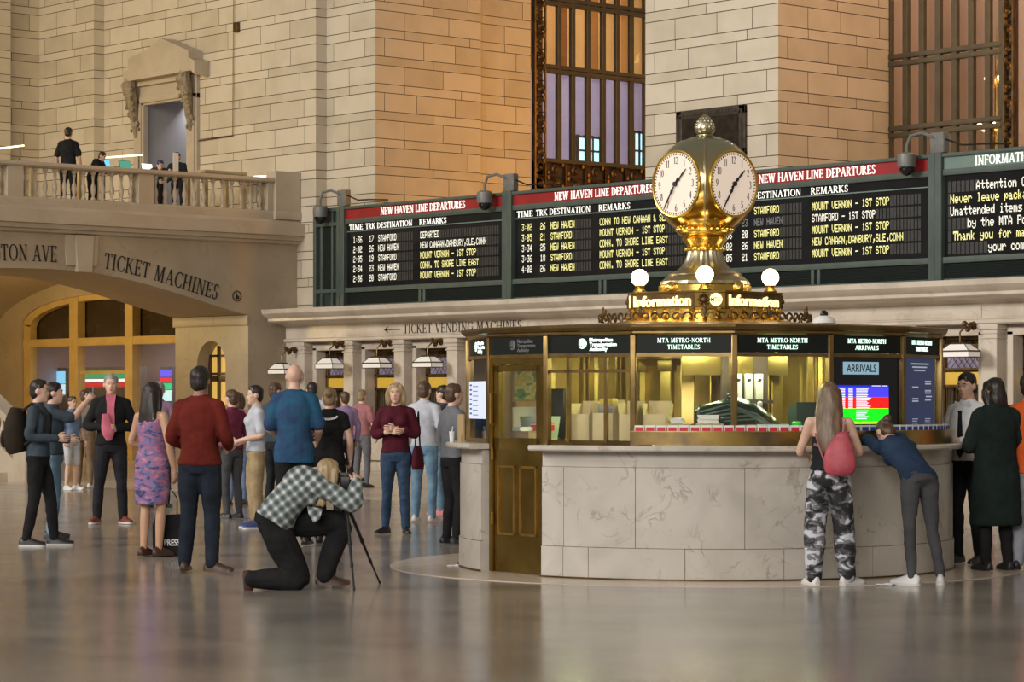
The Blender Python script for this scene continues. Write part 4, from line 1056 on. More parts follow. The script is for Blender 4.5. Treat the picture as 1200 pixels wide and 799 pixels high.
# left face: black panel with white route screen
M['map_screen'] = em('white_blue_screen', (.62, .74, 1), .62, (.5, .5, .6))
b = MB(); slab(b, 15, -hw, hw, 1.14, 1.86, -.012, .012); p15 = b.build('display_panel', M['black_glass'], booth, smooth=False)
b = MB(); slab(b, 15, -.30, .36, 1.33, 1.66, 0, .03); b.build('route_screen', M['map_screen'], p15, smooth=False)
b = MB()
for i, cc in enumerate(range(7)):
    slab(b, 15, -.26, -.19, 1.62-.042*i, 1.635-.042*i, .03, .003); slab(b, 15, -.14, .06-.02*(i % 2), 1.612-.042*i, 1.618-.042*i, .03, .003)
b.build('screen_lettering', pm('screen_blue_ink', (.03, .10, .22), (.04, .14, .2), 8, .5), p15, smooth=False)
# arrivals face
b = MB(); slab(b, 4, -hw, hw, 1.14, 1.86, -.012, .012); p4 = b.build('display_panel', M['black_glass'], booth, smooth=False)
M['pale_blue_sign'] = em('pale_blue_sign_plate', (.30, .52, .66), .55, (.2, .3, .36))
b = MB(); slab(b, 4, -.26, .14, 1.71, 1.815, 0, .012); s = b.build('arrivals_sign', M['pale_blue_sign'], p4, smooth=False)
P, w = sans('ARRIVALS', .062, .01); c, u, n, L = face(4); b = MB(); f = .34/w
put(b, [[(a*f, q_) for a, q_ in q] for q in P], c+u*(-.23)+n*.0125+Vector((0, 0, 1.732)), u, (0, 0, 1), n*.002); b.build('sign_lettering', M['ink'], s, smooth=False)
for z0, z1, cc, nm in ((1.605, 1.62, (.01, .02, .45), 'title'), (1.52, 1.605, (.05, .04, .95), 'blue'), (1.425, 1.52, (1.0, .01, .01), 'red'), (1.315, 1.425, (.005, .95, .01), 'green'), (1.295, 1.315, (.35, .85, .02), 'lime')):
    b = MB(); slab(b, 4, -.335, .255, z0, z1, 0, .012); b.build('arrivals_screen', em('%s_screen_band' % nm, cc, 1.15), p4, smooth=False)
b = MB(); rnd = random.Random(5)
for i in range(13):
    z = 1.592-.0135*i
    for (u0, wd) in ((-.31, .06), (-.21, .05), (-.12, .17-.05*rnd.random())): slab(b, 4, u0, u0+wd, z-.003, z+.004, .0122, .002)
for i in range(5): slab(b, 4, -.12, .02-.02*(i % 3), 1.40-.016*i, 1.407-.016*i, .0122, .002)
slab(b, 4, .06, .16, 1.612, 1.617, .0122, .002); slab(b, 4, .18, .24, 1.612, 1.617, .0122, .002)
b.build('screen_lettering', em('white_screen_ink', (.85, .85, 1), 1.0), p4, smooth=False)
# dark blue timetable face
M['navy_panel'] = em('navy_notice_panel', (.03, .045, .11), .55, (.03, .04, .09))
b = MB(); slab(b, 5, -.40, .30, 1.14, 1.86, .0, .01); p5 = b.build('notice_panel', M['navy_panel'], booth, smooth=False)
b = MB()
for i in range(3): slab(b, 5, -.24+.04*i, .16-.04*i, 1.80-.028*i, 1.812-.028*i, .0102, .002)
for (u0, z) in ((-.2, 1.60), (-.2, 1.50), (-.2, 1.48), (.08, 1.63), (.08, 1.65), (.08, 1.57), (.08, 1.55), (.10, 1.52), (.08, 1.49)): slab(b, 5, u0, u0+.13, z, z+.012, .0102, .002)
for u0 in (-.2, .08):
    for i in range(6): slab(b, 5, u0, u0+.10+.02*(i % 2), 1.24+.018*i, 1.246+.018*i, .0102, .002)
b.build('notice_lettering', em('grey_notice_ink', (.45, .48, .6), .5), p5, smooth=False)
b = MB(); slab(b, 5, -hw, hw, 1.14, 1.86, -.02, .004); b.build('pane', M['glass'], booth, smooth=False)
# core and interior fittings
b = MB(); b.lathe([(.62, .0), (.62, .25), (.56, .28), (.56, 1.80), (.64, 1.86), (.64, 2.03)], (0, 0, 0), 24, cap=False)
for i in range(8):
    p = bl(i*45+10, .58); b.box((p.x, p.y, 1.0), (.12, .06, 1.9), radians(i*45+10), .01); b.box((p.x, p.y, 1.80), (.16, .09, .10), radians(i*45+10), .01)
b.build('inner_column', M['interior_brass'], booth)
b = MB()
for a in (-8, 14, 36, -70, 60, 100, 200):
    p = bl(a, 1.05); b.box((p.x, p.y, 1.0), (.12, .05, 2.0), radians(a), .01)
for a in (3, 25):
    p = bl(a, 1.12); b.box((p.x, p.y, 1.80), (.52, .05, .18), radians(a), .01)
b.build('inner_pilaster', M['interior_brass'], booth)
b = MB(); p = bl(16, 1.0); b.box((p.x, p.y, 1.0), (.34, .10, 2.0), radians(16)); b.build('inner_cabinet', M['wood'], booth, smooth=False)
b = MB(); b.lathe([(.3, .02), (1.93, .02), (1.93, .03), (.3, .03)], (0, 0, 0), 32); b.build('inner_floor', M['wood'], booth, smooth=False)
for a in (-50, -25, -3, 18, 40, 70, 120, 180, 240):
    p = bw(a, 1.45, 1.99); area('booth_ceiling_light', p, (p.x, p.y, 0), (.22, .22), 8.5, (.93, 1, .50))
def bx(x, y, z): return Matrix.Rotation(BRZ, 3, 'Z') @ Vector((x, y, z)) + BC
b = MB(); curved(b, 78, 284, 1.88, 1.90, .03, 2.03, 5.5)
for a in range(80, 284, 17): p = bl(a, 1.86); b.box((p.x, p.y, 1.0), (.16, .05, 2.0), radians(a), .01)
for x in (-1.12, -.78): b.cyl((x, .55, .03), (x, .55, 2.03), .055, .05, 12)
b.build('inner_wall', M['interior_brass'], booth)
# things inside, on the inner counter
M['card'] = pm('pale_cardboard', (.60, .50, .27), (.52, .43, .22), 3, .8)
M['card2'] = pm('brown_cardboard', (.42, .30, .15), (.36, .25, .12), 3, .8)
M['paper'] = pm('white_paper', (.78, .78, .76), (.72, .72, .70), 4, .7)
def carton(theta, r, w, d, h, label, open_=True, mat='card', z=1.117, rot=0, at=None):
    p = at or bw(theta, r, z); root = thing('carton', label, 'box', p, BRZ+radians(theta+rot), 'cartons inside the booth')
    b = MB(); t = .006
    b.span(-w/2, w/2, -d/2, -d/2+t, 0, h); b.span(-w/2, w/2, d/2-t, d/2, 0, h); b.span(-w/2, -w/2+t, -d/2, d/2, 0, h); b.span(w/2-t, w/2, -d/2, d/2, 0, h); b.span(-w/2, w/2, -d/2, d/2, 0, t)
    if not open_: b.span(-w/2, w/2, -d/2, d/2, h-t, h+.001)
    b.build('carton_body', M[mat], root, smooth=False)
    if open_:
        b = MB(); b.prism([(-w/2, 0), (w/2, 0), (w/2, .11), (-w/2, .11)], (0, d/2, h), (1, 0, 0), (0, .06, 1), (0, .004, 0)); b.build('flap', M[mat], root, smooth=False)
        for s in (-1, 1): b = MB(); b.prism([(-d/2, 0), (d/2, 0), (d/2, .09), (-d/2, .09)], (s*w/2, 0, h), (0, 1, 0), (s*.12, 0, .98), (.004, 0, 0)); b.build('flap', M[mat], root, smooth=False)
    else:
        b = MB(); b.span(-.025, .025, -d/2-.001, d/2+.001, h, h+.003); b.build('tape', M['card2'], root, smooth=False)
    return root
carton(-32.6, 1.87, .21, .2, .26, 'open carton at the left of the first booth window, nearest the door')
carton(-25.8, 1.87, .20, .2, .27, 'open carton with yellow bundle on it in the first booth window')
carton(-19.0, 1.88, .16, .2, .26, 'open carton at right end of the first booth window')
carton(-12.2, 1.87, .20, .2, .26, 'open carton at the left of the first timetables window')
carton(-6.5, 1.88, .22, .2, .18, 'closed carton under a small paper pile in the first timetables window', False)
carton(1.2, 1.88, .23, .2, .18, 'closed carton under the thick paper pile beside the wrapped bundle', False)
carton(11.8, 1.90, .22, .18, .17, 'closed carton right of the brass post in the second timetables window', False)
def pile(theta, r, w, d, z, n, label, mat='paper', grp='paper piles in the booth', at=None):
    p = at or bw(theta, r, z); root = thing('paper_pile', label, 'papers', p, BRZ+radians(theta), grp)
    rnd = random.Random(int(theta*7)); b = MB()
    for i in range(n): b.box((rnd.uniform(-.008, .008), rnd.uniform(-.008, .008), .006+.012*i), (w, d, .011), rnd.uniform(-.08, .08))
    b.build('sheets', M[mat], root, smooth=False); return root
pile(-6.8, 1.88, .10, .14, 1.299, 4, 'small pale blue paper pile on a closed carton', 'paper')
pile(1.0, 1.88, .17, .15, 1.299, 6, 'thick pale paper pile on carton beside the black wrapped bundle', 'paper')
root = thing('yellow_bundle', 'yellow and grey paper bundle lying on open carton', 'bundle', bw(-25.8, 1.86, 1.387), BRZ+radians(-25.8))
b = MB(); b.box((0, 0, .035), (.15, .14, .07), .2, .02); b.build('grey_bundle', pm('grey_bag', (.3, .3, .28), (.2, .2, .2), 8, .5), root)
b = MB(); b.box((0, 0, .095), (.13, .12, .05), -.1, .02); b.build('yellow_bundle_top', pm('yellow_bag', (.6, .45, .05), (.5, .36, .05), 8, .5), root)
# wrapped bundle
M['black_plastic'] = pm('dark_green_plastic', (.006, .018, .015), (.010, .030, .025), 6, .22, 0, .6)
root = thing('wrapped_bundle', 'dark green plastic wrapped bundle slumped across two timetables windows', 'bundle', bw(9, 1.72, 1.117), BRZ+radians(9))
b = MB(); rs = []; prof = [(-.36, .30, .05), (-.32, .33, .10), (-.20, .37, .14), (-.02, .40, .15), (.14, .36, .14), (.28, .26, .12), (.40, .13, .08), (.46, .05, .03)]
for (x, h, d) in prof:
    rs.append([(x, d*.75*cos(2*pi*i/14), max(.0, (h*.5+.0)+(h*.5 if sin(2*pi*i/14) > 0 else h*.45)*sin(2*pi*i/14))+(.012*sin(5*x*9+i*2.2))) for i in range(14)])
b.rings(rs); b.build('plastic_cover', M['black_plastic'], root, angle=60)
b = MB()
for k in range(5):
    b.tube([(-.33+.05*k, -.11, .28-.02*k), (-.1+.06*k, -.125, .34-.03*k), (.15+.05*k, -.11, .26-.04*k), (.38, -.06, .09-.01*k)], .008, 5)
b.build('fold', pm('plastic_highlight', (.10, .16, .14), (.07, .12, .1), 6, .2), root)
b = MB(); b.box((-.05, 0, .405), (.07, .06, .05), .5, .02); b.build('knot', M['black_plastic'], root)
# monitor, tags, bottle
root = thing('monitor', 'dark green computer monitor seen from behind in the booth window', 'monitor', bw(30, 1.80, 1.117), BRZ+radians(22))
b = MB(); b.rings([[(-.20, -.14, .03), (.20, -.14, .03), (.20, -.14, .36), (-.20, -.14, .36)], [(-.15, .16, .06), (.15, .16, .06), (.15, .16, .31), (-.15, .16, .31)]]); b.build('monitor_case', pm('monitor_green', (.02, .045, .036), (.03, .06, .05), 3, .45), root, smooth=False)
b = MB(); b.span(-.12, .12, -.1, .1, 0, .03, .01); b.build('monitor_foot', M['iron'], root)
root = thing('notice_card', 'pale blue card lying against the glass beside green capped bottle', 'card', bw(17.2, 1.98, 1.117), BRZ+radians(17.2))
b = MB(); b.prism([(-.14, 0), (.14, 0), (.14, .19), (-.14, .19)], (0, 0, .0), (1, 0, 0), (0, .35, .93), (0, -.006, 0)); b.build('card_sheet', pm('pale_blue_card', (.42, .62, .66), (.38, .56, .62), 5, .5), root, smooth=False)
root = thing('spray_bottle', 'small bottle with bright green cap beside the monitor', 'bottle', bw(22.8, 1.98, 1.117), BRZ)
b = MB(); b.lathe([(.040, 0), (.042, .02), (.042, .12), (.03, .14)], (0, 0, 0), 14); b.build('bottle_body', M['paper'], root)
b = MB(); b.lathe([(.043, .12), (.043, .19), (.03, .20)], (0, 0, 0), 14); b.build('bottle_cap', pm('green_cap', (.02, .55, .04), (.02, .45, .04), 5, .4), root)
root = thing('lilac_bottle', 'lilac bottle standing inside second timetables window', 'bottle', bw(17.5, 1.55, 1.117), BRZ)
b = MB(); b.lathe([(.045, 0), (.048, .02), (.048, .26), (.03, .30), (.02, .33)], (0, 0, 0), 14); b.build('bottle_body', pm('lilac_plastic', (.42, .28, .44), (.36, .24, .4), 5, .4), root)
b = MB(); b.lathe([(.022, .33), (.022, .36), (.0, .37)], (0, 0, 0), 10); b.build('bottle_cap', M['paper'], root)
for i, (a, lab) in enumerate(((10.7, 'left'), (15.0, 'middle'), (19.3, 'right'))):
    root = thing('leaflet_stack', '%s white leaflet stack on the dark shelf behind the second timetables window' % lab, 'leaflets', bw(a+2.5, 1.22, 1.50), BRZ+radians(a), 'leaflets on the dark shelf')
    b = MB(); b.span(-.032, .032, -.05, .0, 0, .22, .004); b.build('leaflet_block', M['paper'], root)
    b = MB(); b.prism([(-.02, .15), (.012, .155), (.022, .175), (-.008, .18)], (0, -.05, 0), (1, 0, 0), (0, 0, 1), (0, -.002, 0)); b.build('leaflet_mark', M['ink'], root, smooth=False)
b = MB(); p = bl(17.5, 1.22); q_ = bl(17.5, 1.13); b.box((p.x, p.y, 1.48), (.40, .2, .03), radians(17.5)); b.box((p.x, p.y, 1.28), (.40, .2, .03), radians(17.5)); b.box((q_.x, q_.y, 1.0), (.42, .03, 1.9), radians(17.5)); b.build('inner_shelf', M['booth_dark'], booth, smooth=False)
# behind the door pane
root = thing('poster', 'colourful yellow and green poster behind the booth door glass', 'poster', bx(-1.58, .10, 1.50), BRZ+radians(-8))
b = MB(); b.span(-.16, .16, 0, .01, 0, .40); 
def poster_mat():
    m, nt, bs = new_mat('poster_print'); tc = nt.nodes.new('ShaderNodeTexCoord'); n = nt.nodes.new('ShaderNodeTexNoise'); n.inputs['Scale'].default_value = 9; n.inputs['Detail'].default_value = 2
    nt.links.new(tc.outputs['Object'], n.inputs['Vector']); r = nt.nodes.new('ShaderNodeValToRGB'); r.color_ramp.interpolation = 'CONSTANT'
    e = r.color_ramp.elements; e[0].color = (.03, .12, .10, 1); e[1].position = .62; e[1].color = (.75, .45, .04, 1)
    for p, c in ((.42, (.12, .28, .03, 1)), (.5, (.65, .55, .28, 1)), (.56, (.5, .42, .05, 1))): x = e.new(p); x.color = c
    nt.links.new(n.outputs['Color'], r.inputs[0]); nt.links.new(r.outputs[0], bs.inputs['Base Color']); return m
b.build('poster_sheet', poster_mat(), root, smooth=False)
b = MB(); b.span(-.18, .18, .01, .02, -.02, .42); b.build('backing_board', M['card2'], root, smooth=False)
root = thing('white_cabinet', 'white cabinet below the poster behind the booth door', 'cabinet', bx(-1.55, -.02, .03), BRZ+radians(-8))
b = MB(); b.span(-.19, .19, -.05, .3, 0, 1.40, .01); b.build('cabinet_body', M['paper'], root)
b = MB(); b.span(-.18, .18, -.06, -.05, .1, 1.36, .004); b.build('cabinet_door', M['paper'], root)
root = thing('dark_screen', 'tall black screen at the right behind the booth door glass', 'screen', bx(-1.36, -.30, 1.117), BRZ+radians(-20))
b = MB(); b.span(-.11, .11, 0, .04, .04, .48, .01); b.build('screen_casing', M['black'], root); b = MB(); b.span(-.08, .08, -.05, .09, 0, .04, .01); b.build('screen_foot', M['black'], root)
root = thing('desk', 'small brown desk heaped with papers just behind the booth door', 'desk', bx(-1.50, -.80, .03), BRZ+radians(-60))
b = MB(); b.span(-.26, .26, -.17, .25, 1.06, 1.10, .008); b.build('desk_top', M['card2'], root)
for sx in (-.23, .23):
    for sy in (-.14, .22): b = MB(); b.span(sx-.02, sx+.02, sy-.02, sy+.02, 0, 1.06); b.build('desk_leg', M['wood'], root, smooth=False)
carton(-50.0, 1.60, .36, .22, .09, 'flat carton on the desk behind the door', False, 'card2', 1.131, -10, bx(-1.53, -.80, 1.131))
pile(-58, 1.60, .16, .16, 1.225, 3, 'paper pile on the flat carton behind the door', 'paper', at=bx(-1.58, -.79, 1.223))
root = thing('red_box', 'red box lying on papers behind the booth door glass', 'box', bx(-1.42, -.84, 1.225), BRZ+radians(-45))
b = MB(); b.span(-.09, .09, -.06, .06, 0, .075, .004); b.build('box_body', pm('red_card', (.5, .03, .02), (.42, .02, .02), 4, .5), root)
b = MB(); b.span(-.092, .092, -.062, .062, .055, .06); b.build('box_lid_edge', M['paper'], root)
root = thing('glass_tray', 'pale green tray with green items behind the red box', 'tray', bx(-1.46, -.60, 1.131), BRZ+radians(-50))
b = MB(); b.rings([[(-.15, -.08, 0), (.15, -.08, 0), (.15, .08, 0), (-.15, .08, 0)], [(-.17, -.1, .22), (.17, -.1, .22), (.17, .1, .22), (-.17, .1, .22)]]); b.build('tray_body', pm('pale_green_plastic', (.35, .45, .36), (.3, .4, .3), 4, .4), root, smooth=False)
b = MB(); b.ball((-.05, -.105, .09), (.04, .02, .05), 8, 6); b.build('green_item', pm('green_foil', (.02, .4, .12), (.02, .3, .1), 4, .4), root)
# outside: cardboard sheet and cup on the left counter, pen, tray of leaflets
root = thing('cardboard_sheet', 'brown cardboard sheet leaning on the booth end left of the white screen', 'cardboard', bw(-84.5, 2.20, 1.117), BRZ+radians(-62))
b = MB(); b.span(-.10, .04, 0, .012, 0, .25); b.build('sheet', M['card2'], root, smooth=False)
root = thing('paper_cup', 'small white cup with straw at left end of the booth counter', 'cup', bw(-84, 2.29, 1.117), BRZ)
b = MB(); b.lathe([(.018, 0), (.025, .09), (.027, .095), (.022, .095)], (0, 0, 0), 12); b.build('cup_body', M['paper'], root)
b = MB(); b.cyl((0, 0, .08), (.008, 0, .14), .004, n=6); b.build('straw', M['paper'], root)
root = thing('pen', 'red pen lying on the counter below the leaflet tray', 'pen', bw(-12, 2.30, 1.117), BRZ+radians(-12))
b = MB(); b.cyl((-.07, 0, .006), (.05, 0, .006), .006, n=8); b.build('pen_barrel', pm('red_plastic', (.4, .03, .03), (.35, .02, .02), 4, .4), root)
b = MB(); b.cyl((.05, 0, .006), (.075, 0, .006), .006, .002, 8); b.build('pen_cap', M['paper'], root)
M['tray_brass'] = pm('brown_brass_tray', (.45, .30, .09), (.20, .15, .09), 2.2, .28, .9, vec='Object', lo=.42, hi=.58)
root = thing('leaflet_tray', 'long curved brass leaflet tray on the counter along the booth windows', 'tray', (BC.x, BC.y, 1.117), BRZ)
b = MB(); curved(b, -15.8, 79, 2.165, 2.25, 0, .012, 1.5); curved(b, -15.8, 79, 2.235, 2.25, .012, .115, 1.5); curved(b, -15.8, 79, 2.165, 2.172, .012, .15, 1.5)
for a in (-15.8, 78.6): curved(b, a, a+.4, 2.165, 2.25, .012, .115)
b.build('tray_body', M['tray_brass'], root)
b = MB(); curved(b, -15.8, 79, 2.245, 2.253, .115, .123, 1.5); b.build('tray_edge', M['brass'], root)
def leaflet(theta, kind, label, grp):
    root = thing('leaflet', label, 'leaflet', bw(theta, 2.20, 1.131), BRZ+radians(theta), grp)
    b = MB(); b.span(-.040, .040, -.004, .016, 0, .155); b.build('leaflet_sheet', M['paper'], root, smooth=False)
    b = MB(); b.span(-.034, .034, -.006, -.004, .10, .140); b.build('cover_print', kind, root, smooth=False); return root
rd = pm('red_leaflet_print', (.62, .03, .05), (.5, .02, .04), 5, .6); bu = pm('blue_leaflet_print', (.02, .09, .38), (.02, .07, .3), 5, .6)
r0 = leaflet(-14.2, rd, 'red fronted timetable leaflet standing in the tray left of the woman in camouflage', 'red leaflets in the tray')
for k in range(1, 19): dup(r0, bw(-14.2+2.42*k, 2.20, 1.131), BRZ+radians(-14.2+2.42*k))
b0 = leaflet(32.5, bu, 'blue fronted timetable leaflet standing in the tray right of the woman in camouflage', 'blue leaflets in the tray')
for k in range(1, 19): dup(b0, bw(32.5+2.42*k, 2.20, 1.131), BRZ+radians(32.5+2.42*k))
# roof dome
root = thing('security_dome', 'small white security dome on the booth roof right of the clock', 'camera', bw(49.5, 1.36, 2.163), BRZ)
b = MB(); b.lathe([(.10, 0), (.10, .02), (.075, .05), (.04, .065)], (0, 0, 0), 16); b.build('dome_base', M['paper'], root)
b = MB(); b.ball((0, 0, .075), (.035, .035, .04), 10, 8); b.build('lens_dome', M['black_glass'], root)
# ------------------------------------------------------------------ the clock
clk = thing('four_faced_clock', 'golden four faced ball clock with acorn finial on top of the booth', 'clock', (BC.x, BC.y, 2.165), BRZ)
Zc = lambda z: z-2.165
b = MB(); b.lathe([(.99, 0), (.99, .012), (.80, .03), (.70, .05), (.66, .05)], (0, 0, 0), 40); b.lathe([(.62, .04), (.62, .14)], (0, 0, 0), 32); b.build('plinth', M['gold'], clk)
def ornament(b, c, ang, s, tall):
    R = Matrix.Rotation(radians(ang), 3, 'Z'); c = Vector(c)
    W = lambda x, y, z: c+R @ Vector((x*s, y*s, z*s))
    for sg in (-1, 1):
        pts = []
        for k in range(11):
            t = k/10; a = t*5.0; r = .42*(1-.7*t); pts.append(W(sg*(.5-r*cos(a)), 0, .42+r*sin(a)))
        b.tube(pts, [.10*s*(1-.4*k/10) for k in range(11)], 5)
    if tall:
        b.ball(W(0, 0, .75), (.14*s, .1*s, .42*s), 7, 6, R); b.ball(W(0, 0, 1.2), (.10*s, .08*s, .16*s), 6, 5, R)
        for sg in (-1, 1): b.ball(W(sg*.20, 0, .72), (.12*s, .08*s, .26*s), 6, 5, R)
    else: b.ball(W(0, 0, .45), (.13*s, .1*s, .22*s), 7, 5, R)
b = MB(); n = 30
for i in range(n):
    a = 360*i/n; ornament(b, bl(a, .955, .008), a, .115, i % 3 == 0)
b.build('cresting', M['bronze'], clk)
OV = [-75, -7, 15, 83, 105, 173, 195, 263]
b = MB()
def octr(r, z): return [bl(a, r, z) for a in OV]
b.rings([octr(.66, .135), octr(.70, .142), octr(.70, .15), octr(.69, .155), octr(.69, .275), octr(.705, .28), octr(.705, .295), octr(.42, .31)])
sg = b.build('sign_drum', M['brass_panel'], clk, smooth=False)
b = MB(); nn = 36
for i in range(nn):
    a = 360*i/nn; p = bl(a, .665, .05); q = bl(a, .70, .125)
    b.tube([bl(a, .64, .045), bl(a, .70, .07), bl(a, .66, .10), bl(a, .70, .135)], [.016, .024, .014, .022], 5)
b.build('bracket_row', M['gold'], clk)
P, w = sans('Information', .092, .035)
for (a0, a1) in ((-75, -7), (15, 83), (105, 173), (195, 263)):
    p0, p1 = bl(a0, .69), bl(a1, .69); u = (p1-p0).normalized(); n = Vector((u.y, -u.x, 0)); L = (p1-p0).length; f = L*.88/w
    b = MB(); put(b, [[(x*f, y) for x, y in q] for q in P], p0+u*L*.06+n*.002+Vector((0, 0, .166)), u, (0, 0, 1), n*.012); b.build('sign_lettering', M['sign_glow'], sg, smooth=False)
    b = MB(); b.prism([(L*.02, .155), (L*.98, .155), (L*.98, .274), (L*.02, .274)], p0, u, (0, 0, 1), n*.002); b.build('sign_plate', M['bronze'], sg, smooth=False)
for (a0, a1) in ((-7, 15), (83, 105), (173, 195), (263, 285)):
    p0, p1 = bl(a0, .69), bl(a1, .69); u = (p1-p0).normalized(); n = Vector((u.y, -u.x, 0)); c = (p0+p1)/2+Vector((0, 0, .215))
    b = MB(); r = .056; c2 = c+u*.05
    pts = [(r*cos(2*pi*i/24), r*sin(2*pi*i/24)) for i in range(24)]; b.prism(pts, c2+n*.002, u, (0, 0, 1), n*.008); lg = b.build('sign_emblem', M['sign_glow'], sg, smooth=False)
    P2, w2 = sans('MTA', .038, .02); b = MB(); f = .085/w2; put(b, [[(x*f, y) for x, y in q] for q in P2], c2+u*(-.045)+n*.0105+Vector((0, 0, -.02)), u, (0, 0, 1), n*.002); b.build('emblem_lettering', M['ink'], lg, smooth=False)
    b = MB(); b.ball(c+n*.01-u*.055, .03, 8, 6)
    for i in range(8): b.ball(c+n*.008-u*.055+u*.04*cos(i*pi/4)+Vector((0, 0, .045*sin(i*pi/4))), .018, 6, 4)
    b.build('rosette', M['bronze'], sg)
# base drum and fluted skirt
b = MB(); b.lathe([(.41, .295), (.42, .30), (.42, .36), (.40, .37)], (0, 0, 0), 32)
for a in (-45, 45, 135, 225): p = bl(a, .42, .335); b.ball(p, (.06, .06, .06), 10, 8)
b.build('base_drum', M['gold'], clk)
b = MB(); prof = [(.405, .37), (.395, .40), (.34, .445), (.325, .455), (.335, .465), (.31, .475), (.25, .50), (.205, .54), (.175, .59), (.158, .64), (.15, .68)]
nf = 48; rs = []
for r, z in prof: rs.append([bl(360*i/nf, r*(1+(.035 if i % 2 else -.03)*(1 if .30 > r > .14 else .4)), z) for i in range(nf)])
b.rings(rs); b.build('fluted_skirt', M['pale_brass'], clk, angle=25)
b = MB(); b.lathe([(.15, .675), (.17, .68), (.178, .69), (.17, .70), (.155, .71), (.165, .73), (.20, .775), (.205, .79), (.195, .80), (.175, .805), (.21, .815), (.25, .84), (.262, .86), (.25, .88)], (0, 0, 0), 32)
for i in range(28): b.ball(bl(360*i/28, .255, .868), .016, 6, 5)
for i in range(20): b.ball(bl(360*i/20, .178, .692), .013, 6, 5)
b.build('neck', M['gold'], clk)
# ball with four flats
RB, ZB, DF = .455, Zc(3.43), .352
b = MB(); b.ball((0, 0, 0), RB, 96, 64)
dirs = [bl(a, 1) for a in (45, 135, 225, 315)]
for v in b.v:
    for d in dirs:
        t = v.dot(d)
        if t > DF: v -= d*(t-DF)
    v.z += ZB
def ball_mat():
    """polished metal, gold below and turning grey green towards the top"""
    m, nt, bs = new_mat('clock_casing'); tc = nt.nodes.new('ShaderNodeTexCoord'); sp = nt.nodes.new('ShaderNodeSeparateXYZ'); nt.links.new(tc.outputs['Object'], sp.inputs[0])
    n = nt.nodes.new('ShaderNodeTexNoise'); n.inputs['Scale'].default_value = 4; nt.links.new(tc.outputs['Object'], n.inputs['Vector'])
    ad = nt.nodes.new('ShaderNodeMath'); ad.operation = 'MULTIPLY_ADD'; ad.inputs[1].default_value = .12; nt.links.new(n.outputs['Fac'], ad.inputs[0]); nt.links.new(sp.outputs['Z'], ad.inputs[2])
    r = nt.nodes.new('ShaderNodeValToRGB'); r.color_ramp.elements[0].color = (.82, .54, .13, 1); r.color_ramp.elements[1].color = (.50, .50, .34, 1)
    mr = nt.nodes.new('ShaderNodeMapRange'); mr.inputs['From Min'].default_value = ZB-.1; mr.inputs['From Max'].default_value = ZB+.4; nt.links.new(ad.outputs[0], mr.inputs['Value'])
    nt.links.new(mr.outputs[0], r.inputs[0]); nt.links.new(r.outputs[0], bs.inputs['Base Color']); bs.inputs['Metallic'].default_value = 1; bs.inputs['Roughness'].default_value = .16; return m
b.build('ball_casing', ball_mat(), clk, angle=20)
M['face'] = em('backlit_clock_face', (1, .80, .64), .42, (.62, .54, .46)); M['clock_ink'] = pm('clock_black', (.015, .012, .01), (.02, .015, .012), 9, .5)
def clock_hand(b, o, u, n, ang, L, w, tail):
    a = radians(90-ang); d = Vector((cos(a), sin(a))); q = Vector((-d.y, d.x)); pts = []
    for s, ww in ((-tail, w*.5), (-tail*.4, w*.35), (L*.12, w*.45), (L*.30, w*1.5), (L*.42, w*.6), (L*.70, w*.9), (L, .002)): pts.append((s, ww))
    poly = [tuple(d*s-q*ww) for s, ww in pts]+[tuple(d*s+q*ww) for s, ww in pts[::-1]]
    b.prism(poly, o, u, (0, 0, 1), n*.006)
for a in (-45, 45, 135, 225):
    n = bl(a, 1); u = Vector((-n.y, n.x, 0)); o = n*DF+Vector((0, 0, ZB))
    b = MB(); pts = [(.288*cos(2*pi*i/48), .288*sin(2*pi*i/48)) for i in range(48)]; b.prism(pts, o, u, (0, 0, 1), n*.012); fc = b.build('dial', M['face'], clk, smooth=False)
    b = MB(); b.tube([o+n*.012+u*.293*cos(2*pi*i/48)+Vector((0, 0, .293*sin(2*pi*i/48))) for i in range(49)], .014, 8, cap=False); b.build('bezel', M['gold'], clk)
    b = MB(); oo = o+n*.0125
    for i in range(60):
        t = 2*pi*i/60; r0, r1 = (.258, .274); w = .0048 if i % 5 else .007
        x = Vector((cos(t), sin(t))); q = Vector((-x.y, x.x)); b.prism([tuple(x*r0-q*w), tuple(x*r1-q*w), tuple(x*r1+q*w), tuple(x*r0+q*w)], oo, u, (0, 0, 1), n*.002, False)
    for h in range(1, 13):
        P, w = serif(str(h), .062, .0); t = radians(90-30*h); cx, cz = .212*cos(t), .212*sin(t)
        put(b, [[(x*.85-w*.85/2, y-.031) for x, y in q] for q in P], oo+u*cx+Vector((0, 0, cz)), u, (0, 0, 1), n*.002)
    b.build('numerals', M['clock_ink'], fc, smooth=False)
    b = MB(); clock_hand(b, oo+n*.006, u, n, 46, .185, .011, .05); b.build('hour_hand', M['clock_ink'], fc, smooth=False)
    b = MB(); clock_hand(b, oo+n*.014, u, n, 213, .262, .010, .06); b.cyl(oo+n*.004, oo+n*.026, .022); b.build('minute_hand', M['clock_ink'], fc, smooth=False)
b = MB(); b.lathe([(.22, ZB+.395), (.21, ZB+.41), (.13, ZB+.432), (.07, ZB+.440), (.06, ZB+.448), (.075, ZB+.455), (.075, ZB+.462), (.055, ZB+.468)], (0, 0, 0), 28)
for a in (0, 90, 180, 270):
    b.tube([bl(a, RB*cos(radians(e))+.004, ZB+RB*sin(radians(e))) for e in range(-62, 66, 6)], .011, 6)
b.build('crown', M['pale_brass'], clk)
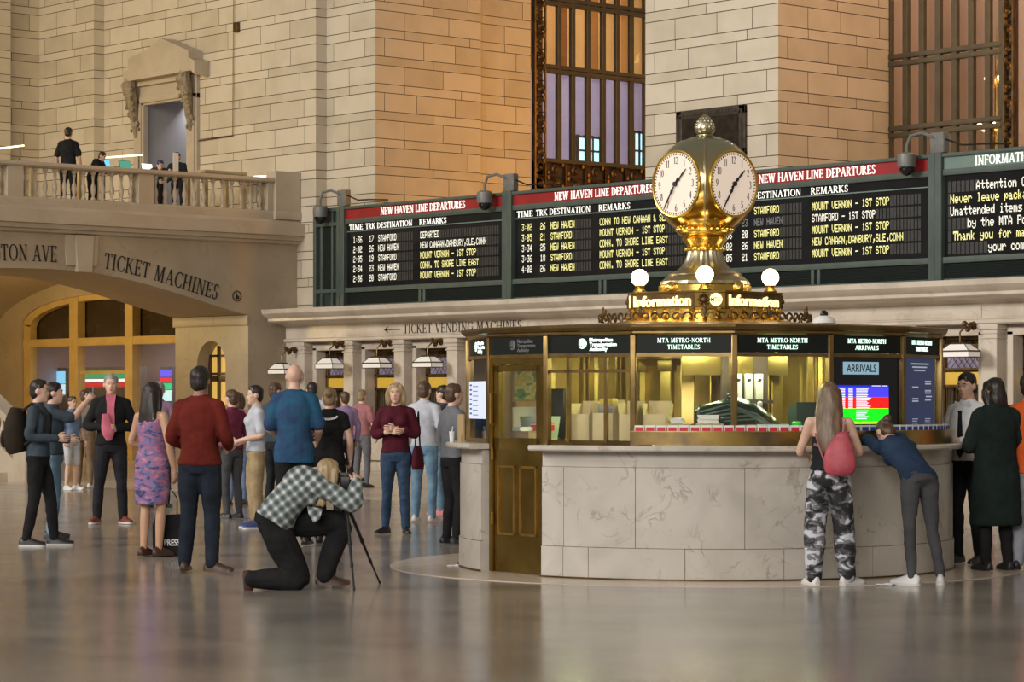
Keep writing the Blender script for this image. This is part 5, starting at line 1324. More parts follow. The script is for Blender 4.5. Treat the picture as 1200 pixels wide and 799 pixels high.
b = MB(); b.lathe([(.05, ZB+.465), (.075, ZB+.475), (.092, ZB+.50), (.095, ZB+.515), (.086, ZB+.52), (.086, ZB+.53), (.080, ZB+.56), (.062, ZB+.60), (.036, ZB+.632), (.014, ZB+.65), (0, ZB+.655)], (0, 0, 0), 20)
for k in range(4):
    for i in range(12):
        z = ZB+.53+.026*k; r = (.084, .079, .066, .046)[k]; b.ball(bl(30*i+15*(k % 2), r, z), (.010, .010, .014), 5, 4)
b.build('acorn_finial', M['pale_brass'], clk)
for a in (0, 90, 180, 270):
    p = bl(a, .59, .30)
    b = MB(); b.lathe([(.055, 0), (.06, .012), (.045, .03), (.035, .05), (.05, .065), (.045, .07)], p, 14); st = b.build('lamp_stand', M['gold'], clk)
    b = MB(); b.ball(p+Vector((0, 0, .138)), .078, 18, 12); b.build('lamp_globe', M['globe'], st)
    q = bw(a, .59+.0, 0)
# ------------------------------------------------------------------ people
from mathutils import noise as MN
def ruffle(me, amp, kind, seed):
    off = Vector((seed*3.7, seed*1.3, seed*7.1))
    n = len(me.vertices); co = [0.0]*(3*n); no = [0.0]*(3*n)
    me.vertices.foreach_get('co', co); me.vertices.foreach_get('normal', no); N = MN.noise
    for i in range(0, 3*n, 3):
        x, y, z = co[i], co[i+1], co[i+2]
        if kind == 'cloth': d = N(Vector((x*7, y*7, z*9+2.5*x))+off)+.6*N(Vector((x*14, y*14, z*22))+off)
        else: d = N(Vector((x*34, y*34, z*5))+off)+.5*N(Vector((x*12, y*12, z*9))+off)
        d *= amp; co[i] = x+no[i]*d; co[i+1] = y+no[i+1]*d; co[i+2] = z+no[i+2]*d
    me.vertices.foreach_set('co', co); me.update()
SEED = [0]
def remeshed(b, name, mat, parent, voxel=.012, smooth=4, fac=.5):
    me = bpy.data.meshes.new('tmp'); me.from_pydata([tuple(p) for p in b.v], [], b.f); me.update()
    bm = bmesh.new(); bm.from_mesh(me); bmesh.ops.recalc_face_normals(bm, faces=bm.faces[:]); bm.to_mesh(me); bm.free()
    o = bpy.data.objects.new('tmp', me); COL.objects.link(o)
    m = o.modifiers.new('r', 'REMESH'); m.mode = 'VOXEL'; m.voxel_size = voxel
    if smooth: s = o.modifiers.new('s', 'SMOOTH'); s.iterations = smooth; s.factor = fac
    dg = bpy.context.evaluated_depsgraph_get(); dg.update()
    nm = bpy.data.meshes.new_from_object(o.evaluated_get(dg)); nm.name = name
    bpy.data.objects.remove(o); bpy.data.meshes.remove(me)
    SEED[0] += 1
    if name in ('top', 'trousers', 'dress', 'coat'): ruffle(nm, .0085 if name != 'trousers' else .0075, 'cloth', SEED[0])
    if name == 'hair': ruffle(nm, .006, 'hair', SEED[0])
    nm.materials.clear(); nm.materials.append(mat); nm.polygons.foreach_set('use_smooth', [True]*len(nm.polygons)); nm.update()
    r = bpy.data.objects.new(name, nm); COL.objects.link(r)
    if parent is not None: r.parent = parent
    return r
def join_into(o, b):
    """add more faces to an existing mesh object"""
    bm = bmesh.new(); bm.from_mesh(o.data); off = [bm.verts.new(tuple(p)) for p in b.v]
    for f in b.f:
        try: fa = bm.faces.new([off[i] for i in f]); fa.smooth = True
        except ValueError: pass
    bmesh.ops.recalc_face_normals(bm, faces=bm.faces[:]); bm.to_mesh(o.data); bm.free()
def catmull(P, n=5):
    out = []
    for i in range(len(P)-1):
        p0, p1, p2, p3 = P[max(i-1, 0)], P[i], P[i+1], P[min(i+2, len(P)-1)]
        for k in range(n):
            t = k/n; out.append(tuple(.5*(2*b+(c-a)*t+(2*a-5*b+4*c-d)*t*t+(-a+3*b-3*c+d)*t**3) for a, b, c, d in zip(p0, p1, p2, p3)))
    out.append(tuple(P[-1])); return out
def limb(b, pts, rad, n=12):
    q = catmull([tuple(p)+(r,) for p, r in zip(pts, rad)], 5)
    P = [Vector(x[:3]) for x in q]; R = [max(x[3], .004) for x in q]
    d0 = (P[0]-P[1]).normalized(); d1 = (P[-1]-P[-2]).normalized()
    pre = [(P[0]+d0*R[0]*sin(a), R[0]*cos(a)) for a in (1.45, 1.0, .5)]; post = [(P[-1]+d1*R[-1]*sin(a), R[-1]*cos(a)) for a in (.5, 1.0, 1.45)]
    b.tube([p for p, r in pre]+P+[p for p, r in post], [r for p, r in pre]+R+[r for p, r in post], n)
def loft(b, secs, n=20, sub=4):
    """secs: (centre, side vector, rx, ry, power): rounded sections swept through the centres"""
    q = catmull([tuple(c)+tuple(s)+(rx, ry) for c, s, rx, ry in secs], sub)
    C = [Vector(x[:3]) for x in q]; rs = []
    for i, x in enumerate(q):
        t = (C[min(i+1, len(C)-1)]-C[max(i-1, 0)]).normalized(); s = Vector(x[3:6]); s = (s-t*s.dot(t)).normalized(); f = t.cross(s)
        pts = []
        for k in range(n):
            a = 2*pi*k/n; ca, sa = cos(a), sin(a)
            pts.append(C[i]+s*(x[6]*math.copysign(abs(ca)**.85, ca))+f*(x[7]*math.copysign(abs(sa)**.85, sa)))
        rs.append(pts)
    b.rings(rs)
SKIN = pm('skin_light', (.66, .42, .31), (.60, .37, .27), 6, .5); SKIN_T = pm('skin_tan', (.50, .29, .18), (.45, .25, .15), 6, .5)
SKIN_D = pm('skin_brown', (.30, .16, .09), (.25, .13, .075), 6, .5); EYEW = pm('eye_white', (.75, .72, .68), (.7, .66, .6), 9, .3); EYEB = pm('eye_dark', (.02, .013, .01), (.03, .02, .012), 9, .2)
LIP = pm('lip', (.42, .16, .13), (.36, .13, .11), 9, .5)
def cloth(name, c1, c2=None, scale=5, bump=.25, rough=.85): return pm(name, c1, c2 or tuple(x*.72 for x in c1), scale, rough, 0, bump, 6, spec=.1)
def hairm(name, c): return pm(name, c, tuple(x*.45 for x in c), 30, .45, 0, .35, 4, stretch=(1, 1, .12))
H_DARK = hairm('hair_black_brown', (.022, .014, .010)); H_BROWN = hairm('hair_brown', (.11, .06, .03)); H_BLOND = hairm('hair_blond', (.46, .33, .17)); H_GREY = hairm('hair_grey', (.38, .36, .34))
H_LONG = hairm('hair_ash_brown', (.20, .125, .07)); H_SAND = hairm('hair_sandy', (.30, .20, .10))
def hand(b, w, d, n, side, s=1.0, curl=.35):
    """palm, four bent fingers of different length and a thumb; w wrist, d direction, n back of hand normal, side +1/-1 where the thumb sits"""
    w, d, n = Vector(w), Vector(d).normalized(), Vector(n); n = (n-d*n.dot(d)).normalized(); x = d.cross(n)*side
    L = .085*s
    rs = []
    for t, hw_, th in ((0, .024, .018), (.3, .034, .016), (.75, .040, .014), (1.0, .038, .012)):
        c = w+d*L*t; rs.append([c+x*hw_*s*cos(a)+n*th*s*sin(a) for a in [2*pi*k/10 for k in range(10)]])
    b.rings(rs)
    for i, (off, ln) in enumerate(((.030, .070), (.010, .080), (-.010, .074), (-.029, .058))):
        p = w+d*L*.96+x*off*s; dd = d; pts = [p]; r = .0088*s
        for j, f in enumerate((.45, .32, .23)):
            ang = curl*(1+.25*j)*(1+.08*i); dd = (dd*cos(ang)-n*sin(ang)); dd.normalize()
            nn = (n*cos(ang)+d*0) ; pts.append(pts[-1]+dd*ln*s*f)
            n_ = n
        b.tube([w+d*L*.6+x*off*s]+pts, [r, r, r*.95, r*.85, r*.6], 6)
    p = w+d*L*.25+x*.026*s; t1 = (d*.6+x*.75-n*.25).normalized(); t2 = (d*.92+x*.25-n*.35).normalized()
    b.tube([p-x*.01*s, p+t1*.032*s, p+t1*.032*s+t2*.03*s, p+t1*.032*s+t2*.052*s], [.013*s, .0115*s, .0095*s, .006*s], 7)
def head(b, c, R, s=1.0):
    """skull, jaw, nose, brow, lips and ears; R turns the local frame (x right, y forward, z up)"""
    c = Vector(c); W = lambda x, y, z: c+R @ Vector((x*s, y*s, z*s))
    b.ball(W(0, -.012, .025), (.076*s, .094*s, .092*s), 18, 14, R)
    b.ball(W(0, .018, -.035), (.060*s, .068*s, .078*s), 16, 12, R)
    b.ball(W(0, .050, -.088), (.034*s, .032*s, .026*s), 12, 8, R)
    b.ball(W(0, .066, .030), (.052*s, .022*s, .016*s), 12, 8, R)
    b.rings([[W(-.008, .074, .028), W(.008, .074, .028), W(.006, .06, .028), W(-.006, .06, .028)], [W(-.017, .082, -.022), W(.017, .082, -.022), W(.015, .06, -.03), W(-.015, .06, -.03)]])
    b.ball(W(0, .093, -.018), (.013*s, .015*s, .011*s), 8, 6, R)
    b.ball(W(0, .078, -.050), (.024*s, .012*s, .006*s), 8, 6, R); b.ball(W(0, .075, -.062), (.020*s, .012*s, .007*s), 8, 6, R)
    for sx in (-1, 1): b.ball(W(sx*.078, -.012, .0), (.012*s, .022*s, .034*s), 8, 6, R); b.ball(W(sx*.040, .052, -.012), (.022*s, .02*s, .018*s), 8, 6, R)
def face_bits(root, c, R, s=1.0, brow=None):
    c = Vector(c); W = lambda x, y, z: c+R @ Vector((x*s, y*s, z*s))
    for sx in (-1, 1):
        b = MB(); b.ball(W(sx*.031, .069, .012), (.013*s, .010*s, .008*s), 8, 6, R); e = b.build('eye', EYEW, root)
        b = MB(); b.ball(W(sx*.031, .077, .012), (.0062*s, .0042*s, .0062*s), 8, 6, R); b.build('pupil', EYEB, e)
        if brow: b = MB(); b.tube([W(sx*.014, .086, .032), W(sx*.032, .085, .037), W(sx*.05, .072, .030)], [.0035*s, .0045*s, .002*s], 5); b.build('eyebrow', brow, root)
    b = MB(); b.ball(W(0, .0875, -.051), (.021*s, .004*s, .0045*s), 8, 5, R); b.ball(W(0, .084, -.062), (.017*s, .005*s, .0055*s), 8, 5, R); b.build('lips', LIP, root)
def shoe(root, ank, d, sz, mat, sole=None, name='shoe', up=Vector((0, 0, 1)), drop=.085):
    """foot along d from the ankle; the sole lies drop below the ankle"""
    d = Vector(d).normalized(); up = (Vector(up)-d*Vector(up).dot(d)).normalized(); x = d.cross(up); a = Vector(ank)
    P = lambda t, u, v: a+d*t*sz+x*u*sz+up*(v*sz-drop+.012)
    b = MB(); rs = []
    for t, hw_, h, z0 in ((-.075, .022, .055, .012), (-.06, .034, .080, .002), (-.01, .038, .105, 0), (.05, .040, .085, 0), (.11, .046, .062, 0), (.16, .045, .048, 0), (.19, .034, .040, .004), (.205, .014, .028, .010)):
        rs.append([P(t, hw_*cos(k*pi/6), z0+max(0, h*(sin(k*pi/6)))) if k <= 6 else P(t, hw_*.96*cos(k*pi/6), z0) for k in range(12)])
    b.rings(rs); o = b.build(name, mat, root, angle=60)
    if sole:
        b = MB(); rs = []
        for z in (-.010, .012):
            ring = []
            for t, hw_ in ((-.078, .018), (-.06, .036), (0, .040), (.05, .041), (.11, .048), (.16, .047), (.195, .033), (.208, .012)): ring.append((t, hw_))
            rs.append([P(t, w_, z) for t, w_ in ring]+[P(t, -w_, z) for t, w_ in ring[::-1]])
        b.rings(rs); b.build('sole', sole, o, angle=40)
    return o
def rotz(a): return Matrix.Rotation(a, 3, 'Z')
def person(label, px, py, Ht, face, top, legs, shoes, hair, skin=SKIN, pose=None, sleeve=1.0, bulk=1.0, belly=0.0, legw=1.0, hair_kind='short', sole=None, headturn=0, headtilt=0,
           jacket_len=.0, voxel=.012, at=None, fem=False, leg_end=1.0, eyes=True, skirt=None, strap=False, curl=.45, shoe_name='shoe', neck_open=False, z0=0.0, extra=None):
    g = Vector(at) if at is not None else G(px, py); g.z = z0
    d = Vector((g.x, g.y, 0)).normalized(); right = Vector((d.y, -d.x, 0)); a = radians(face); f = -d*cos(a)+right*sin(a)
    root = thing('person', label, 'person', g, atan2(-f.x, f.y)); s = Ht/1.72
    J = dict(pelvis=(0, 0, .93), waist=(0, 0, 1.08), chest=(0, .0, 1.28), neck=(0, -.01, 1.47), head=(0, .02, 1.60),
             hipL=(-.085, 0, .90), hipR=(.085, 0, .90), kneeL=(-.10, .02, .49), kneeR=(.10, .02, .49), ankL=(-.11, -.02, .085), ankR=(.11, -.02, .085),
             shL=(-.158, -.01, 1.385), shR=(.158, -.01, 1.385), elL=(-.235, -.03, 1.13), elR=(.235, -.03, 1.13), wrL=(-.24, .08, .90), wrR=(.24, .08, .90),
             toeL=(-.12, 1, 0), toeR=(.12, 1, 0), hnL=(-1, 0, 0), hnR=(1, 0, 0), upL=(0, 0, 1), upR=(0, 0, 1))
    if pose: J.update(pose)
    dirs_ = ('toeL', 'toeR', 'hnL', 'hnR', 'upL', 'upR')
    J = {k: Vector(v)*(1 if k in dirs_ else s) for k, v in J.items()}
    B = bulk*s; hx = (J['hipR']-J['hipL']).normalized(); sx = (J['shR']-J['shL']).normalized(); mid = (hx+sx).normalized()
    shw = (J['shR']-J['shL']).length/2
    def torso(b, off, low, upto='neck', flare=0.0):
        P, W_, C, N = J['pelvis'], J['waist'], J['chest'], J['neck']; ax = (W_-P).normalized(); fem_ = (.97 if off > 0 else .90) if fem else 1.0
        secs = []
        if low > 0: secs += [(P-ax*low*s, hx, (.150+flare)*B+off, (.105+flare*.7)*B+off)]
        secs += [(P, hx, .160*B+off, .112*B+off+belly*.3*s), (P*.45+W_*.55, mid, .140*B*fem_+off, .100*B+off+belly*.8*s), (W_*.7+C*.3, mid, .135*B*fem_+off, .098*B+off+belly*s), (C, sx, .155*B*(.95 if fem else 1)+off, .112*B+off+belly*.3*s)]
        U = C*.35+N*.65; secs += [(U, sx, max(.125*B, shw*.88)+off, .082*B+off), (C*.10+N*.90, sx, .085*B+off*.8, .058*B+off*.6)]
        for S_ in 'LR':
            limb(b, [C*.12+N*.88+(J['sh'+S_]-N)*.12, C*.2+N*.8+(J['sh'+S_]-C*.2-N*.8)*.55, J['sh'+S_]], [.050*B+off*.5, .052*B+off*.8, .052*B+off])
        if upto == 'neck': secs += [(N+(N-C).normalized()*.02*s, sx, .062*s+off*.4, .058*s+off*.4)]
        loft(b, secs)
        if fem:
            fr = sx.cross((N-C).normalized())*-1
            for k in (-1, 1): b.ball(C+sx*.068*B*k+fr*.075*B+(N-C).normalized()*.01, (.058*B+off,)*3, 10, 8)
    Rh = Matrix(((1, 0, 0), (0, 1, 0), (0, 0, 1))); Rh = rotz(radians(headturn)) @ Matrix.Rotation(radians(headtilt), 3, 'X')
    # body
    b = MB(); torso(b, -.012, .02)
    hc = J['head']; limb(b, [J['neck']-(J['neck']-J['chest'])*.2, J['neck'], hc-Rh @ Vector((0, .015, .055))*s], [.058*s, .054*s, .052*s]); head(b, hc, Rh, s)
    for S in 'LR':
        limb(b, [J['sh'+S], J['sh'+S]*.5+J['el'+S]*.5, J['el'+S], J['el'+S]*.6+J['wr'+S]*.4, J['wr'+S]], [.050*B, .042*B, .035*B, .036*B, .026*s])
        limb(b, [J['hip'+S], J['hip'+S]*.55+J['knee'+S]*.45, J['knee'+S], J['knee'+S]*.65+J['ank'+S]*.35, J['ank'+S]], [.072*B, .060*B, .041*B, .041*B, .030*s] if legs is not None and leg_end > .5 else [.080*B, .068*B, .048*B, .050*B, .034*s])
    body = remeshed(b, 'body', skin, root, voxel if voxel > .0101 else .009, 3)
    b = MB()
    for S, sd in (('L', 1), ('R', -1)):
        dd = (J['wr'+S]-J['el'+S]).normalized(); hand(b, J['wr'+S]-dd*.012*s, dd+J.get('hd'+S, Vector((0, 0, 0))), J['hn'+S], sd, s, curl)
    join_into(body, b)
    if eyes: face_bits(root, hc, Rh, s, hair if hair_kind != 'bald' else None)
    # top
    if top is not None and skirt is None:
        b = MB(); torso(b, .012, jacket_len, 'collar' if neck_open else 'neck', .01)
        if sleeve > 0:
            for S in 'LR':
                sh, el, wr = J['sh'+S], J['el'+S], J['wr'+S]
                if sleeve >= .99: limb(b, [sh, sh*.5+el*.5, el, el*.5+wr*.5, wr-(wr-el)*.05], [.060*B, .057*B, .052*B, .048*B, .040*B])
                else:
                    k = sleeve*2; pts = [sh, sh*(1-k*.5)+el*k*.5, sh*(1-k)+el*k] if k <= 1 else [sh, el, el*(2-k)+wr*(k-1)]
                    limb(b, pts, [.060*B, .060*B, .060*B] if k <= 1 else [.060*B, .055*B, .048*B])
        remeshed(b, 'top', top, root, voxel, 3)
    if skirt is not None:                                   # a dress from the chest down
        b = MB(); P, W_, C, N = J['pelvis'], J['waist'], J['chest'], J['neck']; zl = skirt
        loft(b, [((P.x, P.y, zl), hx, .165*B, .13*B), ((P.x, P.y, (zl+P.z)/2), hx, .180*B, .145*B), (P, hx, .178*B, .135*B), (W_, mid, .138*B, .105*B), (C, sx, .155*B, .125*B), (C*.55+N*.45, sx, .14*B, .095*B)])
        remeshed(b, 'dress', top, root, voxel, 3)
        if strap:
            b = MB()
            for k in (-1, 1): b.tube([C*.6+N*.4+sx*.09*B*k+Vector((0, .085*B, 0)), C*.1+N*.9+sx*.09*B*k, C*.6+N*.4+sx*.09*B*k-Vector((0, .085*B, 0))], .012*s, 6)
            b.build('strap', top, root)
    # trousers
    if legs is not None:
        b = MB(); P, W_ = J['pelvis'], J['waist']; ax = (W_-P).normalized()
        loft(b, [(P-ax*.10*s, hx, .125*B, .10*B), (P-ax*.03*s, hx, .160*B, .118*B), (P, hx, .158*B, .113*B), (P*.6+W_*.4, hx, .128*B, .095*B+belly*.4*s)])
        for S in 'LR':
            h, k, an = J['hip'+S], J['knee'+S], J['ank'+S]; e = k+(an-k)*leg_end
            limb(b, [h, h*.5+k*.5, k, k*.5+e*.5, e], [.094*B, .084*B*legw**.5, .063*B*legw, .060*B*legw, .048*B*legw])
        remeshed(b, 'trousers', legs, root, voxel, 3)
    for S in 'LR':
        if shoes is not None: shoe(root, J['ank'+S], J['toe'+S], s, shoes, sole, shoe_name, J['up'+S])
    # hair
    if hair is not None:
        W = lambda x, y, z: hc+Rh @ Vector((x*s, y*s, z*s)); b = MB()
        if hair_kind == 'bald': pass
        else:
            b.ball(W(0, -.020, .045), (.084*s, .094*s, .088*s), 16, 12, Rh); b.ball(W(0, .024, .088), (.060*s, .046*s, .036*s), 12, 8, Rh); b.ball(W(0, -.05, -.005), (.074*s, .062*s, .085*s), 12, 10, Rh)
        if hair_kind == 'long':
            Rv = Rh @ Vector((1, 0, 0)); bk = Rh @ Vector((0, -1, 0)); ln = extra or .42
            loft(b, [(W(0, -.045, .02), Rv, .085*s, .07*s), (W(0, -.07, -.10), Rv, .095*s, .055*s), (W(0, -.085, -.22), Rv, .11*s, .045*s), (W(0, -.095, -.22-(ln-.22)*.6), Rv, .10*s, .038*s), (W(0, -.09, -ln), Rv, .05*s, .025*s)])
            for k in (-1, 1): limb(b, [W(k*.07, .01, .05), W(k*.085, .0, -.05), W(k*.09, -.03, -.15)], [.03*s, .03*s, .035*s])
        if hair_kind == 'bob':
            for k in (-1, 1): limb(b, [W(k*.06, .03, .08), W(k*.088, .01, .0), W(k*.085, .0, -.08), W(k*.08, -.02, -.13)], [.03*s, .032*s, .034*s, .025*s])
            b.ball(W(0, -.06, -.07), (.085*s, .055*s, .09*s), 12, 10, Rh)
        if hair_kind == 'bun':
            b.ball(W(0, -.12, .06), (.045*s, .045*s, .045*s), 10, 8, Rh)
        if b.v: remeshed(b, 'hair', hair, root, .012, 2)
    root['_'] = 0; del root['_']
    PEOPLE.append((root, J, s))
    return root, J, s
PEOPLE = []
def local_to_world(root, p): return root.matrix_basis @ Vector(p)
# colours of clothes
C_BLACK = cloth('black_cloth', (.012, .012, .013), (.02, .02, .021)); C_DARK = cloth('charcoal_cloth', (.025, .025, .03)); C_JEANS = cloth('blue_denim', (.05, .085, .15), (.03, .055, .10), 9)
C_DJEANS = cloth('dark_denim', (.020, .026, .038), (.014, .018, .026), 9); C_LJEANS = cloth('pale_denim', (.17, .28, .38), (.12, .21, .30), 9); C_KHAKI = cloth('khaki_cloth', (.36, .27, .15))
C_RED = cloth('dark_red_jersey', (.15, .022, .016)); C_BLUE = cloth('blue_jersey', (.025, .10, .18), (.03, .06, .13)); C_WHITE = cloth('white_cotton', (.52, .54, .60)); C_MAROON = cloth('maroon_knit', (.085, .014, .024))
C_SLATE = cloth('slate_blue_cotton', (.055, .075, .095)); C_GREY = cloth('grey_cotton', (.16, .16, .18)); C_ORANGE = cloth('orange_nylon', (.75, .13, .03)); C_ROSE = cloth('rose_cotton', (.38, .16, .17)); C_COAT = cloth('dark_green_coat', (.016, .026, .022), (.012, .018, .016))
C_TEAL = cloth('faded_blue_cotton', (.16, .22, .34)); C_PGREY = cloth('pale_grey_trousers', (.34, .35, .40)); C_LEGGING = cloth('grey_legging', (.075, .075, .08)); C_NAVY = cloth('navy_top', (.025, .045, .09))
S_BLACK = pm('black_shoe', (.012, .011, .011), (.02, .018, .018), 8, .45); S_BROWN = pm('brown_leather', (.075, .032, .018), (.05, .022, .012), 8, .45); S_RED = pm('red_brown_trainer', (.20, .035, .02), (.14, .025, .015), 8, .55); S_WHITE = pm('white_trainer', (.68, .68, .66), (.6, .6, .58), 8, .5); S_NAVY = pm('navy_trainer', (.03, .045, .13), (.04, .06, .2), 8, .55); S_PINK = pm('pink_trainer', (.6, .2, .18), (.5, .16, .15), 8, .5); SOLE = pm('pale_sole', (.62, .60, .56), (.55, .53, .5), 8, .6)
def camo_mat():
    m, nt, bs = new_mat('camouflage_cloth'); tc = nt.nodes.new('ShaderNodeTexCoord'); mp = nt.nodes.new('ShaderNodeMapping'); mp.inputs['Scale'].default_value = (1, 1, 1.7); nt.links.new(tc.outputs['Object'], mp.inputs[0])
    n = nt.nodes.new('ShaderNodeTexNoise'); n.inputs['Scale'].default_value = 8.5; n.inputs['Detail'].default_value = 2.5; n.inputs['Distortion'].default_value = .7; nt.links.new(mp.outputs[0], n.inputs['Vector'])
    r = nt.nodes.new('ShaderNodeValToRGB'); r.color_ramp.interpolation = 'CONSTANT'; e = r.color_ramp.elements; e[0].color = (.012, .012, .014, 1); e[1].position = .565; e[1].color = (.52, .52, .58, 1)
    for p, c in ((.44, (.055, .055, .06, 1)), (.50, (.17, .17, .18, 1))): x = e.new(p); x.color = c
    nt.links.new(n.outputs['Fac'], r.inputs[0]); nt.links.new(r.outputs[0], bs.inputs['Base Color']); bs.inputs['Roughness'].default_value = .85; return m
def print_mat():
    m, nt, bs = new_mat('purple_printed_cotton'); tc = nt.nodes.new('ShaderNodeTexCoord'); mp = nt.nodes.new('ShaderNodeMapping'); mp.inputs['Scale'].default_value = (1, 1, 2.2); nt.links.new(tc.outputs['Object'], mp.inputs[0])
    n = nt.nodes.new('ShaderNodeTexNoise'); n.inputs['Scale'].default_value = 9; n.inputs['Detail'].default_value = 3; n.inputs['Distortion'].default_value = .8; nt.links.new(mp.outputs[0], n.inputs['Vector'])
    r = nt.nodes.new('ShaderNodeValToRGB'); e = r.color_ramp.elements; e[0].position = .36; e[0].color = (.045, .04, .13, 1); e[1].position = .66; e[1].color = (.42, .20, .32, 1)
    for p, c in ((.46, (.17, .15, .32, 1)), (.55, (.30, .10, .19, 1))): x = e.new(p); x.color = c
    nt.links.new(n.outputs['Fac'], r.inputs[0]); nt.links.new(r.outputs[0], bs.inputs['Base Color']); bs.inputs['Roughness'].default_value = .8; return m
def plaid_mat():
    m, nt, bs = new_mat('plaid_flannel'); tc = nt.nodes.new('ShaderNodeTexCoord'); mp = nt.nodes.new('ShaderNodeMapping'); mp.inputs['Rotation'].default_value = (radians(-38), 0, 0); nt.links.new(tc.outputs['Object'], mp.inputs[0])
    w = []
    for ax, sc in (('Y', 5.0), ('Z', 5.0)):
        t = nt.nodes.new('ShaderNodeTexWave'); t.wave_type = 'BANDS'; t.bands_direction = ax; t.inputs['Scale'].default_value = sc; t.inputs['Distortion'].default_value = .6; nt.links.new(mp.outputs[0], t.inputs['Vector']); w.append(t)
    ad = nt.nodes.new('ShaderNodeMath'); ad.operation = 'MAXIMUM'; nt.links.new(w[0].outputs['Fac'], ad.inputs[0]); nt.links.new(w[1].outputs['Fac'], ad.inputs[1])
    mi = nt.nodes.new('ShaderNodeMath'); mi.operation = 'MINIMUM'; nt.links.new(w[0].outputs['Fac'], mi.inputs[0]); nt.links.new(w[1].outputs['Fac'], mi.inputs[1])
    m2 = nt.nodes.new('ShaderNodeMath'); m2.operation = 'MULTIPLY'; m2.inputs[1].default_value = .4; nt.links.new(mi.outputs[0], m2.inputs[0])
    ml = nt.nodes.new('ShaderNodeMath'); ml.operation = 'MULTIPLY_ADD'; ml.inputs[1].default_value = .6; nt.links.new(ad.outputs[0], ml.inputs[0]); nt.links.new(m2.outputs[0], ml.inputs[2])
    r = nt.nodes.new('ShaderNodeValToRGB'); e = r.color_ramp.elements; e[0].position = .12; e[0].color = (.055, .075, .075, 1); e[1].position = .93; e[1].color = (.55, .56, .54, 1)
    for p, c in ((.42, (.12, .15, .15, 1)), (.62, (.20, .235, .235, 1)), (.80, (.34, .36, .35, 1))): x = e.new(p); x.color = c
    nt.links.new(ml.outputs[0], r.inputs[0]); nt.links.new(r.outputs[0], bs.inputs['Base Color']); bs.inputs['Roughness'].default_value = .9; return m
# --- kneeling photographer (facing right across the picture)
kn, KJ, ks = person('person kneeling in plaid shirt and black trousers behind a camera on a tripod', 345, 690, 1.72, 90, plaid_mat(), C_BLACK, S_BROWN, H_BLOND, pose=dict(
    pelvis=(.02, -.15, .56), waist=(.01, -.06, .70), chest=(.0, .07, .82), neck=(0, .20, .905), head=(0, .275, .90),
    hipL=(-.09, -.15, .54), hipR=(.09, -.17, .53), kneeR=(.10, .03, .085), ankR=(.11, -.33, .085), toeR=(0, .10, -1), upR=(0, 1, .15), kneeL=(-.12, .36, .50), ankL=(-.12, .24, .095), toeL=(-.05, 1, -.02),
    shL=(-.16, .19, .84), shR=(.16, .17, .83), elL=(-.22, .43, .70), elR=(.20, .46, .68), wrL=(-.07, .50, .82), wrR=(.07, .49, .84), hnL=(-1, .3, 0), hnR=(1, .3, 0)),
    sleeve=1.0, bulk=1.34, fem=True, hair_kind='long', extra=.25, headtilt=-6, headturn=28, jacket_len=.04, voxel=.009, curl=.6, legw=1.12)
b = MB(); b.prism([(0, 0), (.12, -.02), (.10, -.10), (.05, -.13), (.01, -.06)], (.12, .10, .66), (0, 1, 0), (0, 0, 1), (.02, 0, 0)); b.build('shirt_tail', bpy.data.materials['plaid_flannel'], kn)
tp = kn.matrix_basis @ Vector((0, .41, 0)); 
M['tripod'] = pm('black_tripod_metal', (.014, .014, .016), (.03, .03, .032), 12, .35, .4)
tri = thing('tripod', 'slim black camera tripod in front of the kneeling person', 'tripod', (tp.x, tp.y, 0), kn.rotation_euler.z)
b = MB(); b.lathe([(.03, .60), (.035, .64), (.02, .66), (.02, .765), (.035, .775), (.035, .79)], (0, 0, 0), 12); b.build('tripod_head', M['tripod'], tri)
f445 = (tri.matrix_basis.inverted() @ G(445, 684)); f415 = (tri.matrix_basis.inverted() @ G(415, 692)); f3 = Vector((-.30, -.10, 0))
for fpt in (f445, f415, f3):
    top_ = Vector((fpt.x*.08, fpt.y*.08, .63)); b = MB(); m1 = top_.lerp(fpt, .42); m2 = top_.lerp(fpt, .70)
    b.tube([top_, m1], .014, 8); b.tube([m1, m2], .011, 8); b.tube([m2, fpt+Vector((0, 0, .01))], .008, 8); b.tube([m1-(m1-top_)*.06, m1+(fpt-m1)*.04], .018, 8); b.tube([m2-(m2-m1)*.12, m2+(fpt-m2)*.04], .014, 8); b.ball(fpt+Vector((0, 0, .012)), .012, 8, 6)
    b.build('leg', M['tripod'], tri)
cam_o = thing('camera', 'black camera held to the face of the kneeling person on top of the tripod', 'camera', (tp.x, tp.y, .790), kn.rotation_euler.z)
b = MB(); b.span(-.07, .07, -.05, .03, 0, .10, .012); b.span(-.03, .03, -.06, .02, .09, .13, .012); b.build('camera_body', M['black'], cam_o)
b = MB(); b.cyl((0, .02, .05), (0, .14, .05), .035, .04, 16); b.cyl((0, .14, .05), (0, .145, .05), .034, .034, 16); b.build('lens', M['black_glass'], cam_o)
b = MB(); b.cyl((.05, -.01, .10), (.05, -.01, .112), .014, n=10); b.build('dial', M['iron'], cam_o)
